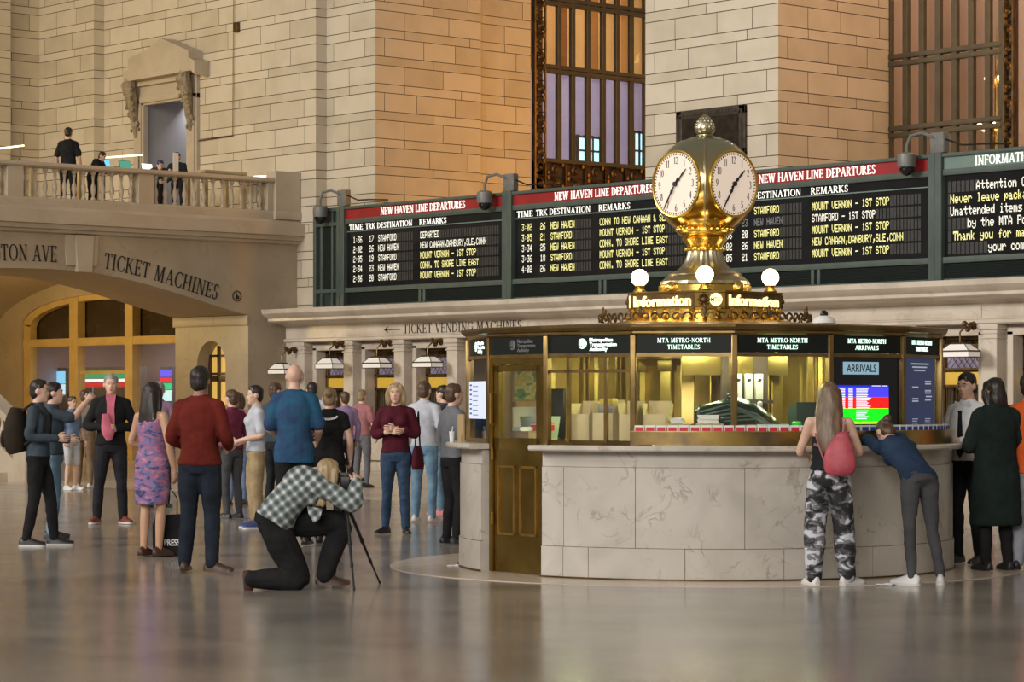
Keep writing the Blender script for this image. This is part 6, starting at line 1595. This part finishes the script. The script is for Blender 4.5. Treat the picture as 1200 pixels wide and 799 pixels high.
# --- woman in camouflage at the counter
cw, CJ, cs_ = person('person with long brown hair in black top and camouflage trousers at the counter, back turned', 972, 686, 1.63, 178, C_BLACK, camo_mat(), S_WHITE, H_LONG, pose=dict(
    elL=(-.25, .06, 1.14), elR=(.25, .06, 1.14), wrL=(-.19, .24, 1.10), wrR=(.19, .24, 1.10), hnL=(0, 0, 1), hnR=(0, 0, 1), kneeL=(-.12, .02, .49), kneeR=(.12, .02, .49), ankL=(-.13, -.03, .085), ankR=(.15, -.01, .085), toeL=(-.5, 1, 0), toeR=(.7, .8, 0)),
    sleeve=0, bulk=1.04, fem=True, legw=1.42, hair_kind='long', extra=.50, sole=SOLE, voxel=.010, headtilt=-8, skirt=None, neck_open=True)
# her top is low at the back: replaced by a short bodice
for ch in list(cw.children):
    if ch.name.split('.')[0] == 'top': bpy.data.objects.remove(ch)
b = MB(); loft(b, [((0, 0, .93), (1, 0, 0), .165, .125), ((0, 0, 1.02), (1, 0, 0), .140, .108), ((0, .0, 1.10), (1, 0, 0), .142, .110), ((0, .02, 1.19), (1, 0, 0), .150, .118)]); remeshed(b, 'top', C_BLACK, cw, .011, 3)
b = MB(); b.tube([(-.12, -.09, 1.14), (.0, -.128, 1.10), (.10, -.13, 1.02)], .012, 6); b.tube([(.13, .08, 1.18), (.135, -.02, 1.335), (.12, -.115, 1.20), (.10, -.13, 1.06)], .009, 6); b.build('strap', C_ROSE, cw)
C_PINKBAG = pm('pink_bag_fabric', (.46, .075, .095), (.34, .05, .07), 12, .55, 0, .3)
p = cw.matrix_basis @ Vector((.09, -.185, .90)); bag = thing('drawstring_bag', 'pink drawstring bag on the back of the person in camouflage trousers', 'bag', p, cw.rotation_euler.z)
b = MB(); loft(b, [((0, 0, 0), (1, 0, 0), .09, .035), ((0, -.01, .04), (1, 0, 0), .125, .055), ((0, -.01, .14), (1, 0, 0), .125, .06), ((.01, 0, .24), (1, 0, 0), .095, .05), ((.02, 0, .31), (1, 0, 0), .05, .03), ((.02, 0, .34), (1, 0, 0), .06, .035)]); b.build('bag_body', C_PINKBAG, bag)
b = MB(); b.tube([(-.10, .0, .04), (-.16, .06, .20), (-.20, .08, .33)], .007, 5); b.tube([(.02, 0, .31), (.03, .05, .38), (.04, .08, .44)], .007, 5); b.build('cord', C_ROSE, bag)
# --- man in white shirt and tie, right of the booth
ms, MJ, mss = person('person in white shirt and dark tie reading papers at the right end of the booth', 1134, 661, 1.74, -32, cloth('pale_shirt', (.80, .83, .86), (.74, .77, .80), 4, .15), C_BLACK, S_BLACK, H_DARK, SKIN, pose=dict(
    elL=(-.235, .02, 1.13), elR=(.235, .02, 1.13), wrL=(-.09, .26, 1.12), wrR=(.09, .26, 1.12), hnL=(-.6, .2, .7), hnR=(.6, .2, .7)), voxel=.010, headtilt=-8, headturn=0, hair_kind='short')
b = MB(); b.prism([(-.022, 1.40), (.022, 1.40), (.016, 1.37), (.036, 1.02), (0, .97), (-.036, 1.02), (-.016, 1.37)], (0, .128, 0), (1, 0, 0), (0, 0, 1), (0, .008, 0)); b.build('tie', C_DARK, ms, smooth=False)
b = MB(); 
for k in (-1, 1): b.prism([(0, 1.455), (k*.075, 1.485), (k*.085, 1.44), (k*.035, 1.40)], (0, .075, 0), (1, 0, 0), (0, .25, 1), (0, .012, 0))
b.v = [Vector((v.x, v.y-.36, v.z)) for v in b.v]; b.build('collar', bpy.data.materials['pale_shirt'], ms, smooth=False)
pp = ms.matrix_basis @ Vector((0, .34, 1.13)); pr = thing('paper', 'white paper in the hands of the person with the tie', 'paper', pp, ms.rotation_euler.z)
b = MB(); b.prism([(-.10, -.07), (.10, -.07), (.10, .07), (-.10, .07)], (0, 0, 0), (1, 0, 0), (0, .8, .6), (0, -.003, .004)); b.build('sheet', M['paper'], pr, smooth=False)
# --- long dark coat
lc, LJ, ls = person('person in long dark green coat seen from behind at the right of the booth', 1167, 669, 1.68, -150, None, C_BLACK, S_BLACK, H_DARK, SKIN_T, pose=dict(
    elL=(-.24, .05, 1.12), elR=(.25, .02, 1.12), wrL=(-.12, .28, 1.16), wrR=(.16, .25, 1.12)), voxel=.011, hair_kind='bob', headtilt=-12, fem=True)
b = MB(); loft(b, [((0, 0, .40), (1, 0, 0), .235, .17), ((0, 0, .65), (1, 0, 0), .23, .165), ((0, 0, .93), (1, 0, 0), .20, .15), ((0, 0, 1.08), (1, 0, 0), .185, .14), ((0, 0, 1.26), (1, 0, 0), .19, .14), ((0, -.005, 1.38), (1, 0, 0), .175, .11), ((0, -.01, 1.46), (1, 0, 0), .09, .075)])
for S in 'LR': limb(b, [LJ['sh'+S], LJ['sh'+S]*.5+LJ['el'+S]*.5, LJ['el'+S], LJ['el'+S]*.4+LJ['wr'+S]*.6, LJ['wr'+S]], [.082, .075, .068, .06, .052])
remeshed(b, 'coat', C_COAT, lc, .012, 4)
b = MB(); loft(b, [((0, -.01, 1.43), (1, 0, 0), .10, .085), ((0, -.005, 1.50), (1, 0, 0), .085, .08)]); b.build('coat_collar', C_COAT, lc)
# --- orange jacket at the right edge
person('person in orange jacket and pale trousers cut off by the right photo edge', 1206, 668, 1.72, 175, C_ORANGE, C_PGREY, S_BLACK, H_DARK, SKIN_T, bulk=1.12, legw=1.3, jacket_len=.08, voxel=.014)
# --- person leaning over the counter in grey leggings and white trainers
person('person in grey leggings and white trainers leaning forward with hands on the booth counter', 1082, 685, 1.62, -150, C_NAVY, C_LEGGING, S_WHITE, H_BROWN, SKIN, pose=dict(
    pelvis=(0, .08, .91), waist=(0, .20, 1.02), chest=(0, .40, 1.13), neck=(0, .55, 1.23), head=(0, .66, 1.29), hipL=(-.085, .07, .88), hipR=(.085, .07, .88), kneeL=(-.11, .04, .48), kneeR=(.11, .04, .48), ankL=(-.14, -.05, .085), ankR=(.14, -.05, .085), toeL=(-.6, .9, 0), toeR=(.6, .9, 0),
    shL=(-.155, .50, 1.17), shR=(.155, .50, 1.17), elL=(-.15, .72, 1.245), elR=(.17, .72, 1.245), wrL=(-.05, .88, 1.24), wrR=(.05, .88, 1.24), hnL=(0, 0, 1), hnR=(0, 0, 1)), fem=True, bulk=.96, sole=SOLE, hair_kind='bun', headtilt=-50, jacket_len=.05, legw=.9, voxel=.011)
# --- left crowd
person('person in black jacket over pink shirt with red trainers facing the camera', 130, 614, 1.80, 0, C_BLACK, C_DARK, S_RED, H_GREY, SKIN, pose=dict(
    elL=(-.27, .0, 1.13), elR=(.27, .0, 1.13), wrL=(-.06, .22, 1.10), wrR=(.07, .22, 1.12), hnL=(-.5, .8, .2), hnR=(.5, .8, .2), ankL=(-.14, -.01, .085), ankR=(.16, -.01, .085), kneeL=(-.12, .02, .49), kneeR=(.13, .02, .49), toeL=(-.5, 1, 0), toeR=(.35, 1, 0)), sole=SOLE, bulk=1.08, belly=.03, voxel=.010, hair_kind='short', legw=.95, jacket_len=.02)
pk, PJ, ps = PEOPLE[-1]
b = MB(); rs = []
for z, y, w0, w1 in ((1.02, .168, -.03, .04), (1.12, .178, -.045, .055), (1.22, .178, -.045, .055), (1.31, .168, -.04, .05), (1.39, .145, -.045, .05), (1.45, .115, -.055, .06), (1.50, .085, -.06, .06)):
    z *= 1.045; rs.append([(w0, y, z), (w1, y, z), (w1, y-.03, z), (w0, y-.03, z)])
b.rings(rs); b.build('pink_shirt', cloth('pink_shirt_cloth', (.60, .16, .22)), pk)
pp = pk.matrix_basis @ Vector((.02, .28, 1.13)); cl = thing('pink_cloth', 'pink folded garment in the hands of the person in black jacket', 'cloth', pp, pk.rotation_euler.z)
b = MB(); loft(b, [((0, 0, -.12), (1, 0, 0), .03, .02), ((.01, .0, -.03), (1, 0, 0), .075, .03), ((.03, 0, .06), (1, 0, 0), .065, .025), ((.04, 0, .20), (1, 0, 0), .045, .02)]); b.build('fold', bpy.data.materials['pink_shirt_cloth'], cl)
dw_, DJ, ds = person('person with long black hair in purple printed sundress holding the black shopping bag', 178, 652, 1.66, 140, print_mat(), None, S_BROWN, H_DARK, SKIN_T, pose=dict(
    elR=(.23, -.02, 1.12), wrR=(.24, .06, .84), wrL=(-.12, .20, 1.05), toeL=(-.1, 1, 0), ankL=(-.08, -.03, .085), ankR=(.09, .0, .085)), skirt=.50, strap=True, fem=True, sleeve=0, hair_kind='long', extra=.40, voxel=.010, bulk=1.0)
pb = dw_.matrix_basis @ Vector((.22, .10, 0)); sb = thing('shopping_bag', 'black shopping bag with white lettering beside the person in purple dress', 'bag', (pb.x, pb.y, .02), KJ and kn.rotation_euler.z-radians(90))
g195 = G(199, 651); sb.location = (g195.x, g195.y, 0.0); dd = Vector((g195.x, g195.y, 0)).normalized(); sb.rotation_euler = (0, 0, atan2(-dd.x, dd.y))
b = MB(); b.rings([[(-.16, -.05, 0), (.16, -.05, 0), (.16, .05, 0), (-.16, .05, 0)], [(-.165, -.05, .30), (.15, -.05, .31), (.15, .05, .31), (-.165, .05, .30)], [(-.13, -.012, .39), (.12, -.012, .40), (.12, .012, .40), (-.13, .012, .39)]]); bb = b.build('bag_body', C_BLACK, sb, angle=20)
P, w = sans('PRESS', .07, .03); f = .15/w; b = MB(); put(b, [[(x*f-.055, y*.85) for x, y in q] for q in P], (0, -.051, .10), (1, 0, 0), (0, 0, 1), (0, -.003, 0)); b.build('bag_lettering', M['paper'], bb, smooth=False)
b = MB(); b.tube([(-.09, 0, .38), (-.09, 0, .55), (0, 0, .66), (.07, 0, .55), (.07, 0, .38)], .007, 6); b.build('bag_handle', C_BLACK, sb)
person('person in dark red jersey and dark jeans seen from behind, brown shoes', 234, 671, 1.78, 165, C_RED, C_DJEANS, S_BROWN, H_DARK, SKIN_D, pose=dict(wrL=(-.16, .22, 1.05), wrR=(.20, .2, 1.05), ankL=(-.13, .0, .085), ankR=(.12, -.05, .085), toeR=(.6, -.2, 0)), bulk=1.08, belly=.02, jacket_len=.03, voxel=.011, legw=1.05)
person('person in white shirt and khaki trousers with navy trainers facing left', 300, 619, 1.66, -80, C_WHITE, C_KHAKI, S_NAVY, H_DARK, SKIN, pose=dict(wrL=(-.1, .25, 1.05), wrR=(.12, .24, 1.0)), sleeve=.4, fem=True, legw=1.3, sole=SOLE, voxel=.011, leg_end=.9)
person('large person in blue shirt and black trousers with shaved head, behind the kneeling person', 345, 640, 1.86, 175, C_BLUE, C_BLACK, S_BLACK, None, SKIN, pose=dict(wrL=(-.15, .26, 1.0), wrR=(.2, .2, 1.0)), hair_kind='bald', sleeve=.45, bulk=1.14, belly=.03, jacket_len=.14, voxel=.011)
wb, WJ, wss = person('person in black tank top with white back lettering behind the kneeling person', 386, 636, 1.62, 172, C_BLACK, C_BLACK, S_BLACK, H_SAND, SKIN, pose=dict(wrL=(-.16, .2, 1.0), wrR=(.22, .12, .92)), sleeve=.18, hair_kind='bun', fem=True, bulk=1.08, jacket_len=.06, voxel=.011)
b = MB()
for k in range(-5, 6):
    a = k/5*.95; b.box((.115*sin(a)*1.0, -.118+.01*abs(k)/5, 1.335-.06*cos(a)*1.0+.02), (.016, .02, .022), 0)
b.build('shirt_lettering', M['paper'], wb, smooth=False)
mj, MJJ, _s = person('person in maroon top and blue jeans with arms folded, dark bag at the hip', 464, 626, 1.68, -8, C_MAROON, C_JEANS, S_BLACK, H_BLOND, SKIN, pose=dict(
    elL=(-.24, .03, 1.15), elR=(.24, .03, 1.15), wrL=(-.02, .20, 1.20), wrR=(.02, .21, 1.17), hnL=(-.2, .9, .3), hnR=(.2, .9, .3), toeL=(-.3, 1, 0), toeR=(.5, 1, 0), ankR=(.12, -.02, .085)), sleeve=.75, fem=True, hair_kind='bob', voxel=.010, neck_open=True, bulk=1.05, legw=.92)
pg = mj.matrix_basis @ Vector((-.24, -.02, .72)); hb = thing('shoulder_bag', 'dark maroon shoulder bag at the hip of the person with folded arms', 'bag', pg, mj.rotation_euler.z+radians(80)); 
b = MB(); loft(b, [((0, 0, 0), (1, 0, 0), .11, .045), ((0, 0, .06), (1, 0, 0), .13, .055), ((0, 0, .2), (1, 0, 0), .11, .045), ((0, 0, .26), (1, 0, 0), .09, .02)]); b.build('bag_body', C_MAROON, hb)
b = MB(); b.tube([(-.09, 0, .24), (-.06, 0, .45), (0, .01, .64), (.05, 0, .45), (.09, 0, .24)], .010, 6); b.build('bag_strap', C_BLACK, hb)
bpk, BJ, bs_ = person('person in dark jacket and black trousers with a backpack at the left photo edge', 45, 640, 1.70, 75, C_SLATE, C_BLACK, S_BLACK, H_DARK, SKIN, pose=dict(ankL=(-.10, .14, .085), ankR=(.10, -.10, .085), kneeL=(-.1, .10, .49), kneeR=(.1, -.02, .49), wrL=(-.18, .28, 1.10), wrR=(.18, .25, 1.12)), sole=SOLE, voxel=.011)
pg = bpk.matrix_basis @ Vector((0, -.21, .96)); bp = thing('backpack', 'dark brown backpack on the back of the person at the left photo edge', 'backpack', pg, bpk.rotation_euler.z)
b = MB(); loft(b, [((0, 0, 0), (1, 0, 0), .15, .09), ((0, -.02, .10), (1, 0, 0), .17, .12), ((0, -.02, .30), (1, 0, 0), .165, .11), ((0, 0, .45), (1, 0, 0), .12, .07)]); b.build('pack_body', cloth('brown_black_nylon', (.035, .025, .018)), bp)
b = MB(); loft(b, [((0, -.12, .06), (1, 0, 0), .11, .03), ((0, -.14, .12), (1, 0, 0), .12, .035), ((0, -.13, .22), (1, 0, 0), .10, .03)]); b.build('pack_pocket', bpy.data.materials['brown_black_nylon'], bp)
b = MB()
for k in (-1, 1): b.tube([(k*.10, .07, .42), (k*.11, .17, .50), (k*.12, .31, .38), (k*.13, .30, .2), (k*.13, .10, .08)], .016, 6)
b.build('pack_strap', bpy.data.materials['brown_black_nylon'], bp)
ph_, PHJ, _s = person('person in slate blue t-shirt and jeans holding a phone up, beside the backpack', 62, 632, 1.68, 88, C_SLATE, C_LJEANS, S_BLACK, H_DARK, SKIN, pose=dict(elL=(-.2, .22, 1.33), elR=(.2, .22, 1.33), wrL=(-.06, .38, 1.53), wrR=(.06, .38, 1.53), hnL=(-1, -.3, 0), hnR=(1, -.3, 0)), sleeve=.45, voxel=.011)
pg = ph_.matrix_basis @ Vector((0, .43, 1.60)); ph = thing('phone', 'black phone held up by the person in the slate blue t-shirt', 'phone', pg, ph_.rotation_euler.z)
b = MB(); b.span(-.075, .075, -.004, .004, -.035, .035, .004); b.build('phone_case', M['black'], ph); b = MB(); b.span(-.07, .07, -.0055, -.004, -.031, .031); b.build('phone_screen', em('phone_screen_glow', (.6, .75, 1), .8), ph, smooth=False)
# background passers by, at their places on the floor
person('person in red and purple top just behind the dark red jersey', 272, 608, 1.62, -140, cloth('plum_knit', (.17, .03, .06)), C_LEGGING, S_BLACK, H_BROWN, SKIN, fem=True, voxel=.014, sleeve=.6)
person('person in pale top with dark skirt bag, far behind between dark red and white shirts', 278, 592, 1.60, 170, C_ROSE, C_TEAL, S_BLACK, H_BROWN, SKIN, fem=True, voxel=.015, hair_kind='bob')
person('person in white shirt with dark hair, far back right of the blue shirt', 366, 583, 1.76, 180, C_WHITE, C_DARK, S_BLACK, H_DARK, SKIN, voxel=.014)
person('person in magenta and lilac top, far back between blue shirt and black tank top', 404, 580, 1.62, -160, cloth('lilac_cotton', (.30, .22, .38)), C_DARK, S_BLACK, H_BROWN, SKIN_T, fem=True, voxel=.015)
person('person in pale rose shirt near the ticket windows, left of the maroon top', 424, 572, 1.66, 150, C_ROSE, C_GREY, S_BLACK, H_SAND, SKIN, voxel=.015, sleeve=.4)
person('person in white t-shirt and blue jeans turned away behind the maroon top', 497, 612, 1.72, 160, C_WHITE, C_LJEANS, S_WHITE, H_BROWN, SKIN, voxel=.012, sleeve=.45)
person('person in dark jacket and pale jeans with pink shoes, left of booth end', 520, 604, 1.68, -120, C_LEGGING, C_LJEANS, S_PINK, H_DARK, SKIN, voxel=.012)
person('person in grey coat and black trousers partly hidden by the left end of the booth', 531, 638, 1.66, 120, C_GREY, C_BLACK, S_BLACK, H_BROWN, SKIN, voxel=.012, at=None)
person('person in pale shirt and white shorts, small figure left of the black jacket', 84, 574, 1.55, 40, C_TEAL, cloth('white_shorts', (.55, .55, .56)), S_WHITE, H_BROWN, SKIN, leg_end=.05, sleeve=.4, voxel=.014)
person('person in tan shirt and tan trousers, small figure next to the white shorts', 99, 572, 1.66, 160, cloth('tan_shirt', (.28, .22, .16)), cloth('tan_trousers', (.26, .18, .11)), S_WHITE, H_BROWN, SKIN_T, voxel=.015)
person('person with white hair and lilac top behind the purple sundress', 186, 596, 1.74, 170, cloth('mauve_top', (.24, .15, .22)), C_DARK, S_BLACK, H_GREY, SKIN, voxel=.014)
person('person in pink and white top walking behind the person with the tie', 1158, 606, 1.66, 90, cloth('pale_pink_top', (.55, .32, .36)), cloth('magenta_legging', (.30, .05, .09)), S_WHITE, H_BROWN, SKIN, voxel=.014, fem=True)
person('person in slate top beside the white shirt at the booth left', 322, 600, 1.72, 130, C_SLATE, C_DARK, S_WHITE, H_BROWN, SKIN, voxel=.014)
# people and tables on the balcony
ZBAL = 5.45
def bal(px, x): q = onX(px, 180, x); return (q.x, q.y, 0)
person('person in black polo shirt standing with back turned on the balcony', 0, 0, 1.78, 165, C_BLACK, C_BLACK, S_BLACK, H_DARK, SKIN, at=bal(80, -48.0), z0=ZBAL, sleeve=.42, voxel=.012, headtilt=-18, bulk=1.06)
person('person in dark shirt bending over a table on the balcony', 0, 0, 1.46, 60, C_DARK, C_DARK, S_BLACK, H_DARK, SKIN, at=bal(108, -48.1), z0=ZBAL, voxel=.013, pose=dict(waist=(0, .05, 1.05), chest=(0, .13, 1.22), neck=(0, .22, 1.34), head=(0, .29, 1.42), shL=(-.165, .18, 1.30), shR=(.165, .18, 1.30), elL=(-.2, .3, 1.08), elR=(.2, .3, 1.08), wrL=(-.1, .45, 1.0), wrR=(.1, .45, 1.0)), headtilt=-25)
person('person in blue cap leaning over a laptop before the stone doorway', 0, 0, 1.60, 20, C_SLATE, C_DARK, S_BLACK, hairm('blue_cap_cloth', (.03, .04, .14)), SKIN, at=bal(183, -49.2), z0=ZBAL, voxel=.014, pose=dict(waist=(0, .05, 1.0), chest=(0, .13, 1.14), neck=(0, .22, 1.24), head=(0, .28, 1.31), shL=(-.165, .18, 1.20), shR=(.165, .18, 1.20), elL=(-.22, .3, 1.0), elR=(.22, .3, 1.0), wrL=(-.1, .45, .92), wrR=(.1, .45, .92)), headtilt=-25)
person('person in dark top holding a white board before the stone doorway', 0, 0, 1.62, -20, C_DARK, C_DARK, S_BLACK, H_DARK, SKIN, at=bal(209, -48.1), z0=ZBAL, voxel=.014, pose=dict(waist=(0, .02, .98), chest=(0, .06, 1.13), neck=(0, .09, 1.28), head=(0, .12, 1.40), shL=(-.165, .07, 1.22), shR=(.165, .07, 1.22), elL=(-.24, .15, 1.0), elR=(.24, .15, 1.0), wrL=(-.12, .36, 1.05), wrR=(.12, .36, 1.05)))
M['maple'] = pm('pale_maple', (.52, .40, .22), (.45, .34, .18), 4, .4)
def display_table(px0, px1, X, label):
    a, c = onX(px0, 195, X), onX(px1, 195, X); w = abs(c.y-a.y); root = thing('display_table', label, 'table', (X, (a.y+c.y)/2, ZBAL), 0, 'display tables on the balcony')
    b = MB(); b.span(-.4, .4, -w/2, w/2, 1.06, 1.12, .01); b.build('table_top', M['maple'], root)
    for sx in (-.34, .34):
        for sy in (-w/2+.06, w/2-.06): b = MB(); b.span(sx-.04, sx+.04, sy-.04, sy+.04, 0, 1.06); b.build('leg', M['maple'], root, smooth=False)
    return root
display_table(100, 172, -49.6, 'long pale display table on the balcony left of doorway'); display_table(228, 278, -48.6, 'long pale display table on the balcony right of doorway'); display_table(-40, 30, -49.6, 'long pale display table at the left photo edge of balcony')
def laptop(px, X, label, col, z=ZBAL+1.12):
    q = onX(px, 195, X); root = thing('laptop', label, 'laptop', (q.x, q.y, z), radians(100), 'laptops on the balcony tables')
    b = MB(); b.span(-.17, .17, -.12, .12, 0, .015, .004); b.build('keyboard_base', M['paper'], root)
    b = MB(); b.prism([(-.17, 0), (.17, 0), (.17, .22), (-.17, .22)], (0, .12, .015), (1, 0, 0), (0, .25, .97), (0, .01, 0)); b.build('lid', M['black'], root, smooth=False)
    b = MB(); b.prism([(-.16, .012), (.16, .012), (.16, .21), (-.16, .21)], (0, .118, .015), (1, 0, 0), (0, .25, .97), (0, -.003, 0)); b.build('laptop_screen', em('laptop_glow', col, 1.1), root, smooth=False)
laptop(128, -49.5, 'open laptop with blue screen beside the bending person on the balcony', (.15, .5, .7)); laptop(152, -49.5, 'open laptop with green and dark screen on the balcony table', (.05, .25, .18)); laptop(178, -49.0, 'open laptop with white screen before the stone doorway', (1, .95, .85), ZBAL+1.04)
def light_bar(px0, py0, px1, py1, X, label):
    a, c = onX(px0, py0, X), onX(px1, py1, X); L = (c-a).length
    root = thing('light_bar', label, 'lamp', (X, (a.y+c.y)/2, ZBAL), 0, 'linear lamps over the balcony tables')
    o = Vector((X, (a.y+c.y)/2, ZBAL)); b = MB(); b.tube([a-o, c-o], .022, 6); b.build('light_tube', em('linear_lamp', (1, .88, .55), 2.2), root)
    b = MB(); b.tube([(0, a.y-o.y+.1, a.z-o.z), (0, a.y-o.y+.1, 0)], .02, 6); b.tube([(0, c.y-o.y-.1, c.z-o.z), (0, c.y-o.y-.1, 0)], .02, 6); b.build('lamp_post', M['iron'], root)
light_bar(118, 185, 167, 181.5, -50.4, 'glowing linear lamp above the table left of doorway'); light_bar(-6, 174.5, 28, 170.5, -50.4, 'glowing linear lamp at the left photo edge of balcony'); light_bar(298, 207, 317, 206, -47.6, 'glowing linear lamp low behind the right end of balustrade')
q = onX(206, 192, -47.8); root = thing('white_board', 'tall white card held before the stone doorway', 'card', (q.x, q.y, q.z-.2), 0)
b = MB(); b.span(-.006, .006, -.07, .07, 0, .44, .003); b.build('card_sheet', M['paper'], root, smooth=False)
# litter on the floor
for px, py, lab, mt in ((533, 664, 'pale blue paper scrap on the floor left of the booth base', 'paper'), (1036, 686, 'flattened paper scrap at the foot of the booth by the white trainers', 'paper'), (1126, 627, 'small pale scrap on the floor right of the booth', 'paper')):
    g = G(px, py); root = thing('paper_scrap', lab, 'litter', (g.x, g.y, .006), .4, 'paper scraps on the floor'); b = MB(); b.box((0, 0, .005), (.13, .09, .006), .3); b.box((.04, .02, .012), (.07, .05, .006), .9); b.build('scrap', M[mt], root, smooth=False)
